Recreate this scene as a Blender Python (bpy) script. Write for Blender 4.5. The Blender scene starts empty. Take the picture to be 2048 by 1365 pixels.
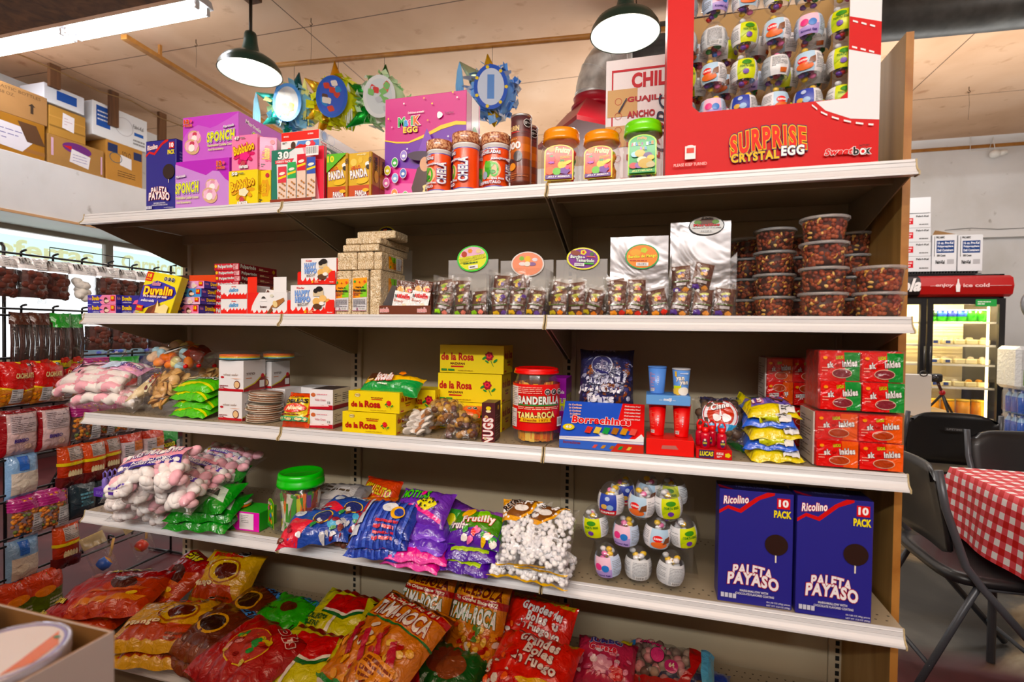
import bpy,bmesh,math,random
from mathutils import Vector,Matrix
sc=bpy.context.scene
R_=math.radians
# ---------------------------------------------------------------- camera

F_PX=996.36; CU,CV=1030.27,677.95
CAM=Vector((2.1272,-1.4270,1.3106)); YAW,PITCH,ROLL=0.266515,-0.017513,0.01254
_right=Vector((math.cos(YAW),math.sin(YAW),0))
_fwd=Vector((-math.sin(YAW)*math.cos(PITCH),math.cos(YAW)*math.cos(PITCH),math.sin(PITCH)))
_up=_right.cross(_fwd)
RX=math.cos(ROLL)*_right+math.sin(ROLL)*_up
UY=-math.sin(ROLL)*_right+math.cos(ROLL)*_up
cd=bpy.data.cameras.new('camera'); cam=bpy.data.objects.new('camera',cd); sc.collection.objects.link(cam)
cd.sensor_width=36; cd.lens=F_PX/2048*36; cd.shift_x=-6.27/2048; cd.shift_y=-4.55/2048
cd.clip_start=0.05; cd.clip_end=60
m3=Matrix((RX,UY,-_fwd)).transposed()
cam.matrix_world=Matrix.Translation(CAM)@m3.to_4x4()
cd.dof.use_dof=True; cd.dof.focus_distance=1.95; cd.dof.aperture_fstop=2.8
sc.camera=cam
# ---------------------------------------------------------------- world and exposure

sc.view_settings.view_transform='Standard'; sc.view_settings.look='None'
sc.view_settings.gamma=1; sc.view_settings.use_curve_mapping=False
sc.view_settings.exposure=0.0
w=bpy.data.worlds.new('world'); sc.world=w; w.use_nodes=True
bg=w.node_tree.nodes['Background']; bg.inputs[0].default_value=(.93,.97,1,1); bg.inputs[1].default_value=1.8
TUBE_POWER=30.0
BULB_POWER=26.0
# real fluorescent fittings hang over the aisle behind the camera too: their light

def area(name,loc,sx,sy,p,rot=(0,0,0),col=(1,.99,.97)):
 l=bpy.data.lights.new(name,'AREA'); l.shape='RECTANGLE'; l.size=sx; l.size_y=sy; l.energy=p; l.color=col
 o=bpy.data.objects.new(name,l); sc.collection.objects.link(o); o.location=loc; o.rotation_euler=rot
 return o
CEIL=3.58
for x,y,z,p,tilt in((.6,-2.5,3.40,6,26),(3.1,-2.5,3.40,6,26),(.6,-4.4,3.40,82,40),(3.1,-4.4,3.40,82,40),(5.0,2.9,3.40,50,0),(-.6,3.9,3.40,20,0),(2.6,3.4,3.40,26,0)):
 area('aisle_tube_light',(x,y,z),2.5,.16,p,(R_(tilt),0,0))
 area('ceiling_fill_uplight',(x,y,z-(.5 if y<0 else 1.0)),2.5,.9,46 if y<0 else 34,(R_(180),0,0))  # added upward fill below the tubes, there to brighten the ceiling
 # ---------------------------------------------------------------- pixel helpers (measuring only)

def ray(u,v):
 return(u-CU)/F_PX*RX-(v-CV)/F_PX*UY+_fwd
def at_y(u,v,y):
 d=ray(u,v); t=(y-CAM.y)/d.y; return CAM+d*t
def at_z(u,v,z):
 d=ray(u,v); t=(z-CAM.z)/d.z; return CAM+d*t
def at_x(u,v,x):
 d=ray(u,v); t=(x-CAM.x)/d.x; return CAM+d*t
def at_f(u,v,f):return CAM+ray(u,v)*f
def pix(p):
 d=Vector(p)-CAM; f=d.dot(_fwd); return(CU+F_PX*d.dot(RX)/f,CV-F_PX*d.dot(UY)/f)
def X(u,y,z):
 v=700
 for _ in range(4):
  p=at_y(u,v,y); v+=(pix((p.x,y,z))[1]-v)
 return at_y(u,v,y).x
def Z(u,v,y):return at_y(u,v,y).z
# ---------------------------------------------------------------- colours, materials

def lin(c):
 if isinstance(c,str):
  c=c.lstrip('#'); c=c*2 if len(c)==3 else c; c=[int(c[i:i+2],16)/255 for i in(0,2,4)]
 c=[x/12.92 if x<=.04045 else((x+.055)/1.055)**2.4 for x in c[:3]]; g_=.3*c[0]+.55*c[1]+.15*c[2]
 return tuple(min(1,max(0,g_+(x-g_)*1.16))for x in c)
MATS={}
def mat(name,rough=.5,metal=0,coat=0,spec=.5,bump=None,alpha=None,color=None,emit=None,noise=None,trans=0,sheen=0):
 if name in MATS:return MATS[name]
 m=bpy.data.materials.new(name); m.use_nodes=True; nt=m.node_tree; b=nt.nodes['Principled BSDF']
 b.inputs['Roughness'].default_value=rough; b.inputs['Metallic'].default_value=metal
 b.inputs['Coat Weight'].default_value=coat; b.inputs['Coat Roughness'].default_value=.08
 b.inputs['Specular IOR Level'].default_value=spec
 b.inputs['Transmission Weight'].default_value=trans
 if color is None:
  a=nt.nodes.new('ShaderNodeAttribute'); a.attribute_name='Col'; src=a.outputs['Color']
 else:
  r=nt.nodes.new('ShaderNodeRGB'); r.outputs[0].default_value=(*lin(color),1); src=r.outputs[0]
 tc=nt.nodes.new('ShaderNodeTexCoord')
 if noise:
  n=nt.nodes.new('ShaderNodeTexNoise'); n.inputs['Scale'].default_value=noise[0]; n.inputs['Detail'].default_value=5
  nt.links.new(tc.outputs['Object'],n.inputs['Vector'])
  mr=nt.nodes.new('ShaderNodeMapRange'); mr.inputs[1].default_value=.3; mr.inputs[2].default_value=.7
  mr.inputs[3].default_value=1-noise[1]; mr.inputs[4].default_value=1+noise[1]*.4
  nt.links.new(n.outputs['Fac'],mr.inputs[0])
  mx=nt.nodes.new('ShaderNodeVectorMath'); mx.operation='SCALE'
  nt.links.new(src,mx.inputs[0]); nt.links.new(mr.outputs[0],mx.inputs['Scale']); src=mx.outputs[0]
 nt.links.new(src,b.inputs['Base Color'])
 if bump:
  n=nt.nodes.new('ShaderNodeTexNoise'); n.inputs['Scale'].default_value=bump[0]; n.inputs['Detail'].default_value=3
  n.inputs['Distortion'].default_value=.6
  nt.links.new(tc.outputs['Object'],n.inputs['Vector'])
  bp=nt.nodes.new('ShaderNodeBump'); bp.inputs['Strength'].default_value=bump[1]; bp.inputs['Distance'].default_value=bump[2]
  nt.links.new(n.outputs['Fac'],bp.inputs['Height']); nt.links.new(bp.outputs[0],b.inputs['Normal'])
  if coat:nt.links.new(bp.outputs[0],b.inputs['Coat Normal'])
 if emit:
  nt.links.new(src,b.inputs['Emission Color']); b.inputs['Emission Strength'].default_value=emit
 MATS[name]=m; return m
def clear_mat(name,tint=(1,1,1),rough=.08,refl=.35,bump=None,body=0.0,top=.5):
 """thin clear plastic: see-through sheet with a glossy skin"""
 m=bpy.data.materials.new(name); m.use_nodes=True; nt=m.node_tree; nt.nodes.clear()
 out=nt.nodes.new('ShaderNodeOutputMaterial'); tr=nt.nodes.new('ShaderNodeBsdfTransparent'); tr.inputs[0].default_value=(*tint,1)
 gl=nt.nodes.new('ShaderNodeBsdfGlossy'); gl.inputs['Roughness'].default_value=rough
 fr=nt.nodes.new('ShaderNodeLayerWeight'); fr.inputs['Blend'].default_value=refl
 mx=nt.nodes.new('ShaderNodeMixShader')
 mr=nt.nodes.new('ShaderNodeMapRange'); mr.inputs[3].default_value=.04; mr.inputs[4].default_value=top
 nt.links.new(fr.outputs['Facing'],mr.inputs[0])
 nt.links.new(mr.outputs[0],mx.inputs[0]); nt.links.new(tr.outputs[0],mx.inputs[1]); nt.links.new(gl.outputs[0],mx.inputs[2])
 last=mx
 if body:
  df=nt.nodes.new('ShaderNodeBsdfDiffuse'); df.inputs[0].default_value=(.8,.8,.8,1)
  m2=nt.nodes.new('ShaderNodeMixShader'); m2.inputs[0].default_value=body
  nt.links.new(mx.outputs[0],m2.inputs[1]); nt.links.new(df.outputs[0],m2.inputs[2]); last=m2
 if bump:
  tc=nt.nodes.new('ShaderNodeTexCoord'); n=nt.nodes.new('ShaderNodeTexNoise'); n.inputs['Scale'].default_value=bump[0]
  n.inputs['Detail'].default_value=3; n.inputs['Distortion'].default_value=1
  nt.links.new(tc.outputs['Object'],n.inputs['Vector'])
  bp=nt.nodes.new('ShaderNodeBump'); bp.inputs['Strength'].default_value=bump[1]; bp.inputs['Distance'].default_value=bump[2]
  nt.links.new(n.outputs['Fac'],bp.inputs['Height']); nt.links.new(bp.outputs[0],gl.inputs['Normal']); nt.links.new(bp.outputs[0],fr.inputs['Normal'])
 nt.links.new(last.outputs[0],out.inputs[0]); MATS[name]=m; return m
mat('card',.5,spec=.25); mat('gloss',.38,coat=.12); mat('matte',.8); mat('plastic',.3,coat=.2)
mat('film',.3,coat=.8,bump=(30,.75,.012)); mat('silver',.25,metal=.8,bump=(7,.5,.02)); mat('foil',.22,metal=.85,bump=(30,.6,.01)); mat('steel',.35,metal=.9)
mat('galv',.38,metal=.35,noise=(14,.35)); mat('paint',.4); mat('rubber',.6); mat('paper',.85)
mat('wire',.35,coat=.3); mat('cloth',.9); mat('cardboard',.85,noise=(5,.1)); mat('candy',.55,bump=(40,.3,.004))
mat('glossdark',.18,coat=.6)
clear_mat('clear',rough=.06); clear_mat('clearfilm',rough=.14,refl=.3,bump=(26,.9,.010),body=.02,top=.42)
clear_mat('clearlid',rough=.15,refl=.4,body=.28); clear_mat('glass',rough=.02,refl=.25)
clear_mat('signpaint',tint=(.62,.92,.80),rough=.4,refl=.2,body=.12); clear_mat('signletter',tint=(1,.72,.45),rough=.4,refl=.2,body=.12)
clear_mat('cleartub',rough=.12,refl=.3,body=.03,top=.32)
# ---------------------------------------------------------------- mesh builder

LINK=sc.collection.objects.link
class MB:
 def __init__(s):s.v=[]; s.f=[]; s.c=[]; s.m=[]; s.s=[]; s.mats=[]
 def mi(s,m):
  if m not in s.mats:s.mats.append(m)
  return s.mats.index(m)
 def add(s,vs,fs,col,m='card',smooth=False):
  k=len(s.v); s.v+=[tuple(p)for p in vs]; i=s.mi(m)
  multi=isinstance(col,list); c0=None if multi else lin(col)
  for j,f in enumerate(fs):
   s.f.append(tuple(k+a for a in f)); s.c.append(lin(col[j])if multi else c0); s.m.append(i); s.s.append(smooth)
  return s
 def build(s,name,parent=None,loc=None,rot=None,label=None,cat=None,group=None,kind=None):
  me=bpy.data.meshes.new(name); me.from_pydata(s.v,[],s.f)
  for m in s.mats:me.materials.append(MATS[m])
  me.polygons.foreach_set('material_index',s.m); me.polygons.foreach_set('use_smooth',s.s)
  a=me.color_attributes.new('Col','FLOAT_COLOR','CORNER'); buf=[]
  for f,c in zip(s.f,s.c):buf+=[c[0],c[1],c[2],1.0]*len(f)
  a.data.foreach_set('color',buf); me.update()
  o=bpy.data.objects.new(name,me); LINK(o)
  if parent:o.parent=parent
  if loc is not None:o.location=loc
  if rot is not None:o.rotation_euler=[R_(a)for a in rot]
  tag(o,label,cat,group,kind); return o
  # --- shapes

 def box(s,a,b,col,m='card',ch=.0012,M=None):
  """box from corner a to corner b with small chamfers"""
  x0,y0,z0=a; x1,y1,z1=b; c=min(ch,(x1-x0)*.3,(y1-y0)*.3,(z1-z0)*.3)
  cx,cy,cz=(x0+x1)/2,(y0+y1)/2,(z0+z1)/2; hx,hy,hz=(x1-x0)/2,(y1-y0)/2,(z1-z0)/2
  P=[]; idx={}
  for sx in(-1,1):
   for sy in(-1,1):
    for sz in(-1,1):
     for ax in range(3):
      h=[hx-c,hy-c,hz-c]; h[ax]+=c
      idx[(sx,sy,sz,ax)]=len(P); P.append(Vector((cx+sx*h[0],cy+sy*h[1],cz+sz*h[2])))
  F=[]; cols=[]; cd_=col if isinstance(col,dict)else{}
  base=col if not cd_ else cd_.get('all','#888888')
  names={(0,-1):'left',(0,1):'right',(1,-1):'front',(1,1):'back',(2,-1):'bottom',(2,1):'top'}
  for ax in range(3):
   o1,o2=(ax+1)%3,(ax+2)%3
   for sg in(-1,1):
    q=[]
    for(p,r)in((-1,-1),(1,-1),(1,1),(-1,1)):
     k=[0,0,0]; k[ax]=sg; k[o1]=p; k[o2]=r; q.append(idx[(*k,ax)])
    if sg<0:q.reverse()
    F.append(q); cols.append(cd_.get(names[(ax,sg)],base))
  for ax in range(3):
   o1,o2=(ax+1)%3,(ax+2)%3
   for p in(-1,1):
    for r in(-1,1):
     def g(e,a_):k=[0,0,0]; k[ax]=e; k[o1]=p; k[o2]=r; return idx[(*k,a_)]
     q=[g(-1,o1),g(1,o1),g(1,o2),g(-1,o2)]
     if p*r>0:q.reverse()
     F.append(q); cols.append(base)
  for sx in(-1,1):
   for sy in(-1,1):
    for sz in(-1,1):
     q=[idx[(sx,sy,sz,0)],idx[(sx,sy,sz,1)],idx[(sx,sy,sz,2)]]
     if sx*sy*sz<0:q.reverse()
     F.append(q); cols.append(base)
  if M is not None:P=[M@p for p in P]
  return s.add(P,F,cols,m)
 def tube(s,pts,r,col,m='wire',n=8,cap=True,rr=None):
  pts=[Vector(p)for p in pts]; V=[]; F=[]; k=len(pts); prev=None
  for i,p in enumerate(pts):
   t=(pts[min(i+1,k-1)]-pts[max(i-1,0)]).normalized()
   if prev is None:
    a=Vector((0,0,1))if abs(t.z)<.9 else Vector((1,0,0)); x=t.cross(a).normalized()
   else:x=(prev-t*prev.dot(t)).normalized()
   prev=x; y=t.cross(x); q=rr[i]if rr else r
   for j in range(n):
    an=2*math.pi*j/n; V.append(p+(x*math.cos(an)+y*math.sin(an))*q)
  for i in range(k-1):
   for j in range(n):
    a,b=i*n+j,i*n+(j+1)%n; F.append((a,b,b+n,a+n))
  if cap:F.append(tuple(range(n))[::-1]); F.append(tuple(range((k-1)*n,k*n)))
  return s.add(V,F,col,m,True)
 def lathe(s,prof,col,m='plastic',n=32,c=(0,0,0),sq=0.0,M=None,capb=True,capt=True,fn=None,cols=None):
  """prof: list of (r, z); sq>0 squares the section off"""
  V=[]; F=[]; cc=[]
  for(r,z)in prof:
   for j in range(n):
    a=2*math.pi*j/n; k=1.0
    if sq:k=1/((abs(math.cos(a))**(2+sq*8)+abs(math.sin(a))**(2+sq*8))**(1/(2+sq*8)))
    p=Vector((r*k*math.cos(a),r*k*math.sin(a),z))
    if fn:p=fn(p,a)
    V.append(p)
  for i in range(len(prof)-1):
   for j in range(n):
    a,b=i*n+j,i*n+(j+1)%n; F.append((a,b,b+n,a+n)); cc.append(cols[i]if cols else col)
  if capb:F.append(tuple(range(n))[::-1]); cc.append(cols[0]if cols else col)
  if capt:F.append(tuple(range((len(prof)-1)*n,len(prof)*n))); cc.append(cols[-1]if cols else col)
  c=Vector(c); V=[(M@p if M is not None else p)+c for p in V]
  return s.add(V,F,cc,m,True)
 def blob(s,c,r,col,m='candy',M=None,seg=8,rings=5,jit=0,rnd=None):
  V=[]; F=[]; c=Vector(c); rx,ry,rz=r if isinstance(r,tuple)else(r,r,r)
  for i in range(rings+1):
   t=math.pi*i/rings
   for j in range(seg):
    a=2*math.pi*j/seg; p=Vector((rx*math.sin(t)*math.cos(a),ry*math.sin(t)*math.sin(a),rz*math.cos(t)))
    if jit:p*=1+rnd.uniform(-jit,jit)
    V.append((M@p if M is not None else p)+c)
  for i in range(rings):
   for j in range(seg):
    a,b=i*seg+j,i*seg+(j+1)%seg; F.append((a,a+seg,b+seg,b))
  return s.add(V,F,col,m,True)
 def prism(s,poly,ax,a,b,col,m='card'):
  """extrude a 2D polygon along axis ax from a to b"""
  def P(p,t):q=[0,0,0]; q[ax]=t; q[(ax+1)%3]=p[0]; q[(ax+2)%3]=p[1]; return Vector(q)
  n=len(poly); V=[P(p,a)for p in poly]+[P(p,b)for p in poly]
  F=[tuple(range(n))[::-1],tuple(range(n,2*n))]+[(i,(i+1)%n,(i+1)%n+n,i+n)for i in range(n)]
  return s.add(V,F,col,m)
def tag(o,label=None,cat=None,group=None,kind=None):
 if label:o['label']=label
 if cat:o['category']=cat
 if group:o['group']=group
 if kind:o['kind']=kind
 return o
def empty(name,loc,rot=(0,0,0),label=None,cat=None,group=None):
 o=bpy.data.objects.new(name,None); o.empty_display_size=.05; LINK(o); o.location=loc; o.rotation_euler=[R_(a)for a in rot]
 return tag(o,label,cat,group)
def kids(o):return[c for c in sc.objects if c.parent==o]
def copy_tree(o,loc=None,rot=None,label=None,group=None,parent=None):
 c=o.copy(); LINK(c)
 if parent:c.parent=parent
 for ch in kids(o):copy_tree(ch,parent=c)
 if loc is not None:c.location=loc
 if rot is not None:c.rotation_euler=[R_(a)for a in rot]
 if label:c['label']=label
 if group:c['group']=group
 return c
 # ---------------------------------------------------------------- lettering and printed artwork

_tc={}
def textmesh(st,bold=0.0,shear=0.0,fine=False,sp=0.0):
 k=(st,round(bold,4),shear,fine,sp)
 if k in _tc:return _tc[k]
 cu=bpy.data.curves.new('lettering','FONT'); cu.body=st; cu.size=1; cu.offset=bold; cu.shear=shear
 cu.space_character=1+sp
 cu.resolution_u=3; cu.fill_mode='FRONT'; cu.space_line=.85; cu.align_x='CENTER'
 ob=bpy.data.objects.new('lettering',cu); me=ob.to_mesh()
 bm=bmesh.new(); bm.from_mesh(me); ob.to_mesh_clear(); bpy.data.objects.remove(ob); bpy.data.curves.remove(cu)
 if bm.verts:
  xs=[v.co.x for v in bm.verts]; ys=[v.co.y for v in bm.verts]
  if fine:
   x=min(xs)+.3
   while x<max(xs):
    bmesh.ops.bisect_plane(bm,geom=bm.verts[:]+bm.edges[:]+bm.faces[:],plane_co=(x,0,0),plane_no=(1,0,0)); x+=.3
  vs=[(v.co.x,v.co.y)for v in bm.verts]; fs=[tuple(v.index for v in f.verts)for f in bm.faces]
  fs=[]; bm.verts.index_update()
  for f in bm.faces:
   ids=tuple(v.index for v in f.verts)
   fs.append(ids if f.normal.z>=0 else ids[::-1])
  vs=[(v.co.x,v.co.y)for v in bm.verts]
  bb=(min(xs),min(ys),max(xs),max(ys))
 else:vs,fs,bb=[],[],(0,0,1,1)
 bm.free(); _tc[k]=(vs,fs,bb); return _tc[k]
class Flat:
 curved=False
 def __init__(s,o,ax,ay):
  s.o=Vector(o); s.ax=Vector(ax); s.ay=Vector(ay); s.W=s.ax.length; s.H=s.ay.length; s.n=s.ax.cross(s.ay).normalized(); s.step=.00035
 def at(s,u,v,k):return s.o+s.ax*u+s.ay*v+s.n*(k*s.step)
class Curved:
 curved=True
 def __init__(s,fn,W,H,step=.0006):s.fn=fn; s.W=W; s.H=H; s.step=step
 def at(s,u,v,k):
  e=.01; p=Vector(s.fn(u,v)); a=Vector(s.fn(u+e,v))-Vector(s.fn(u-e,v)); b=Vector(s.fn(u,v+e))-Vector(s.fn(u,v-e))
  n=a.cross(b)
  if n.length>1e-12:n.normalize()
  return p+n*(k*s.step)
def cyl_surf(r,z0,z1,a0,a1,c=(0,0,0),r1=None,step=.0005):
 """patch on a cylinder; a0..a1 degrees, -90 faces the front"""
 r1=r if r1 is None else r1
 def fn(u,v):
  a=R_(a0+(a1-a0)*u); q=r+(r1-r)*v; return(c[0]+q*math.cos(a),c[1]+q*math.sin(a),c[2]+z0+(z1-z0)*v)
 return Curved(fn,abs(R_(a1-a0))*r,abs(z1-z0),step)
class Art:
 def __init__(s,mb,surf,m='card'):s.mb=mb; s.sf=surf; s.m=m; s.k=1
 def _put(s,pts,fs,col,k=None):
  s.mb.add([s.sf.at(x,y,s.k if k is None else k)for x,y in pts],fs,col,s.m,s.sf.curved);
  if k is None:s.k+=1
  return s
 def rect(s,x0,y0,x1,y1,col,k=None):
  if not s.sf.curved:return s._put([(x0,y0),(x1,y0),(x1,y1),(x0,y1)],[(0,1,2,3)],col,k)
  nx=max(1,int(abs(x1-x0)*s.sf.W/.008)+1); ny=max(1,int(abs(y1-y0)*s.sf.H/.010)+1)
  P=[(x0+(x1-x0)*i/nx,y0+(y1-y0)*j/ny)for j in range(ny+1)for i in range(nx+1)]
  return s._put(P,[(j*(nx+1)+i,j*(nx+1)+i+1,(j+1)*(nx+1)+i+1,(j+1)*(nx+1)+i)for j in range(ny)for i in range(nx)],col,k)
 def ell(s,cx,cy,rx,ry,col,k=None,n=20,ang=0,star=0,lobes=0):
  """ellipse; rx, ry in metres"""
  rings=1 if not s.sf.curved else max(1,int(max(rx,ry)/.007)+1)
  P=[(cx,cy)]; F=[]; ca,sa=math.cos(R_(ang)),math.sin(R_(ang))
  if star:n=star*2
  if lobes:n=lobes*4
  for q in range(1,rings+1):
   for j in range(n):
    a=2*math.pi*j/n; f=q/rings
    if star and j%2:f*=.45
    if lobes:f*=1+.12*math.cos(lobes*a)
    x,y=rx*f*math.cos(a),ry*f*math.sin(a); x,y=x*ca-y*sa,x*sa+y*ca
    P.append((cx+x/s.sf.W,cy+y/s.sf.H))
  for j in range(n):F.append((0,1+j,1+(j+1)%n))
  for q in range(rings-1):
   for j in range(n):
    a,b=1+q*n+j,1+q*n+(j+1)%n; F.append((a,a+n,b+n,b))
  return s._put(P,F,col,k)
 def ering(s,cx,cy,rx,ry,th,col,n=28):
  P=[]; F=[]
  for j in range(n):
   a=2*math.pi*j/n
   for q in(0,th):P.append((cx+(rx-q)*math.cos(a)/s.sf.W,cy+(ry-q)*math.sin(a)/s.sf.H))
  for j in range(n):a=2*j; b=(2*j+2)%(2*n); F.append((a+1,a,b,b+1))
  return s._put(P,F,col)
 def poly(s,pts,col,k=None):
  n=len(pts)
  ar=sum(pts[i][0]*pts[(i+1)%n][1]-pts[(i+1)%n][0]*pts[i][1]for i in range(n))
  if ar<0:pts=pts[::-1]
  if not s.sf.curved:return s._put(list(pts),[tuple(range(n))],col,k)
  bm=bmesh.new(); vs=[bm.verts.new((x*s.sf.W,y*s.sf.H,0))for x,y in pts]; bm.faces.new(vs)
  xs=[p[0]*s.sf.W for p in pts]; ys=[p[1]*s.sf.H for p in pts]; st=.008
  for a0,a1,ax in((min(xs),max(xs),(1,0,0)),(min(ys),max(ys),(0,1,0))):
   t=a0+st
   while t<a1:
    bmesh.ops.bisect_plane(bm,geom=bm.verts[:]+bm.edges[:]+bm.faces[:],plane_co=[c*t for c in ax],plane_no=ax); t+=st
  bm.verts.index_update(); P=[(v.co.x/s.sf.W,v.co.y/s.sf.H)for v in bm.verts]
  F=[tuple(v.index for v in f.verts)for f in bm.faces]; bm.free(); return s._put(P,F,col,k)
 def text(s,st,x0,y0,x1,y1,col,bold=.03,out=None,ow=.05,out2=None,ang=0,shear=0,keep=False,arc=0):
  fine=s.sf.curved; bold=min(bold,.045); sp=max(0,(bold+(.04 if out else 0)+(.035 if out2 else 0)-.03))*2.6
  sp=round(sp,3); vs,fs,bb=textmesh(st,bold,shear,fine,sp)
  if not vs:return s
  W,H=s.sf.W,s.sf.H; cx,cy=(x0+x1)/2,(y0+y1)/2
  wx=(x1-x0)*W; wy=(y1-y0)*H; sx=wx/max(bb[2]-bb[0],1e-6); sy=wy/max(bb[3]-bb[1],1e-6)
  if keep:sx=sy=min(sx,sy)
  mx,my=(bb[0]+bb[2])/2,(bb[1]+bb[3])/2; ca,sa=math.cos(R_(ang)),math.sin(R_(ang))
  def tr(p):
   x,y=(p[0]-mx)*sx,(p[1]-my)*sy
   if arc:y+=arc*wy*(1-(2*x/wx)**2)
   x,y=x*ca-y*sa,x*sa+y*ca; return(cx+x/W,cy+y/H)
  lay=[]
  if out2:lay.append((textmesh(st,bold+.075,shear,fine,sp),out2))
  if out:lay.append((textmesh(st,bold+.04,shear,fine,sp),out))
  lay.append(((vs,fs,bb),col))
  for(v_,f_,_b),c in lay:s._put([tr(p)for p in v_],f_,c)
  return s
 def lines(s,x0,y0,x1,y1,n,col,seed=1,fill=.55):
  r=random.Random(seed); hh=(y1-y0)/n; P=[]; F=[]
  for i in range(n):
   y=y1-(i+.5)*hh; x=x0
   while x<x1-.005:
    l=min(r.uniform(.04,.13)*(x1-x0)*2,x1-x); k=len(P)
    P+=[(x,y-hh*fill/2),(x+l*.85,y-hh*fill/2),(x+l*.85,y+hh*fill/2),(x,y+hh*fill/2)]; F.append((k,k+1,k+2,k+3)); x+=l
    if r.random()<.08:break
  return s._put(P,F,col)
 def barcode(s,x0,y0,x1,y1,seed=3,bgc='#ffffff',vert=False):
  s.rect(x0,y0,x1,y1,bgc); r=random.Random(seed); P=[]; F=[]
  n=14
  for i in range(n):
   a=(i+r.uniform(0,.3))/n; b=a+r.uniform(.25,.6)/n; k=len(P)
   if not vert:xx0,xx1,yy0,yy1=x0+(x1-x0)*(.06+.88*a),x0+(x1-x0)*(.06+.88*b),y0+(y1-y0)*.18,y1-(y1-y0)*.08
   else:yy0,yy1,xx0,xx1=y0+(y1-y0)*(.06+.88*a),y0+(y1-y0)*(.06+.88*b),x0+(x1-x0)*.12,x1-(x1-x0)*.12
   P+=[(xx0,yy0),(xx1,yy0),(xx1,yy1),(xx0,yy1)]; F.append((k,k+1,k+2,k+3))
  return s._put(P,F,'#151515')
 def octs(s,cx,cy,r,n=3,dx=None):
  """black octagon nutrition seals"""
  dx=dx or r*2.2
  for i in range(n):
   c=cx+(i-(n-1)/2)*dx/s.sf.W; s.ell(c,cy,r,r,'#f4f4f4',n=8,ang=22.5); s.ell(c,cy,r*.88,r*.88,'#0c0c0c',n=8,ang=22.5)
   s.lines(c-.5*r/s.sf.W,cy-.4*r/s.sf.H,c+.5*r/s.sf.W,cy+.4*r/s.sf.H,3,'#f4f4f4',i)
  return s
  # box with printed faces

def face(w,d,h,side,m=0.0):
 e=.0002
 return{'front':Flat((0,-e,0),(w,0,0),(0,0,h)),'right':Flat((w+e,0,0),(0,d,0),(0,0,h)),'left':Flat((-e,d,0),(0,-d,0),(0,0,h)),'top':Flat((0,0,h+e),(w,0,0),(0,d,0)),'back':Flat((w,d+e,0),(-w,0,0),(0,0,h))}[side]
def carton(name,label,cat,loc,w,d,h,col,arts={},rotz=0,m='card',group=None,ch=.0012,parent=None,rot=None):
 mb=MB(); mb.box((0,0,0),(w,d,h),col,m,ch)
 for side,fn in arts.items():fn(Art(mb,face(w,d,h,side),m))
 return mb.build(name,parent,loc,rot or(0,0,rotz),label,cat,group)
mat('gond',.42,noise=(3,.06)); mat('rail',.25,coat=.3); mat('shade_out',.3,coat=.4); mat('shade_in',.35)
# ================================================================ ROOM

def struct(name,mb):return mb.build(name,kind='structure')
def node_mat(name,build,rough=.6,metal=0,coat=0):
 m=bpy.data.materials.new(name); m.use_nodes=True; nt=m.node_tree; b=nt.nodes['Principled BSDF']
 b.inputs['Roughness'].default_value=rough; b.inputs['Metallic'].default_value=metal; b.inputs['Coat Weight'].default_value=coat
 tc=nt.nodes.new('ShaderNodeTexCoord')
 def noise(scale,detail=6,dist=0,vec=None):
  n=nt.nodes.new('ShaderNodeTexNoise'); n.inputs['Scale'].default_value=scale; n.inputs['Detail'].default_value=detail; n.inputs['Distortion'].default_value=dist
  nt.links.new(vec or tc.outputs['Object'],n.inputs['Vector']); return n.outputs['Fac']
 def ramp(src,stops,interp='LINEAR'):
  r=nt.nodes.new('ShaderNodeValToRGB'); r.color_ramp.interpolation=interp; e=r.color_ramp.elements
  while len(e)<len(stops):e.new(.5)
  for q,(p,c)in zip(e,stops):q.position=p; q.color=(*lin(c),1)
  nt.links.new(src,r.inputs[0]); return r.outputs[0]
 def mix(f,a,b_,mode='MIX'):
  n=nt.nodes.new('ShaderNodeMix'); n.data_type='RGBA'; n.blend_type=mode
  if isinstance(f,float):n.inputs[0].default_value=f
  else:nt.links.new(f,n.inputs[0])
  nt.links.new(a,n.inputs[6]); nt.links.new(b_,n.inputs[7]); return n.outputs[2]
 build(nt,b,tc,noise,ramp,mix); MATS[name]=m; return m
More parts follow.
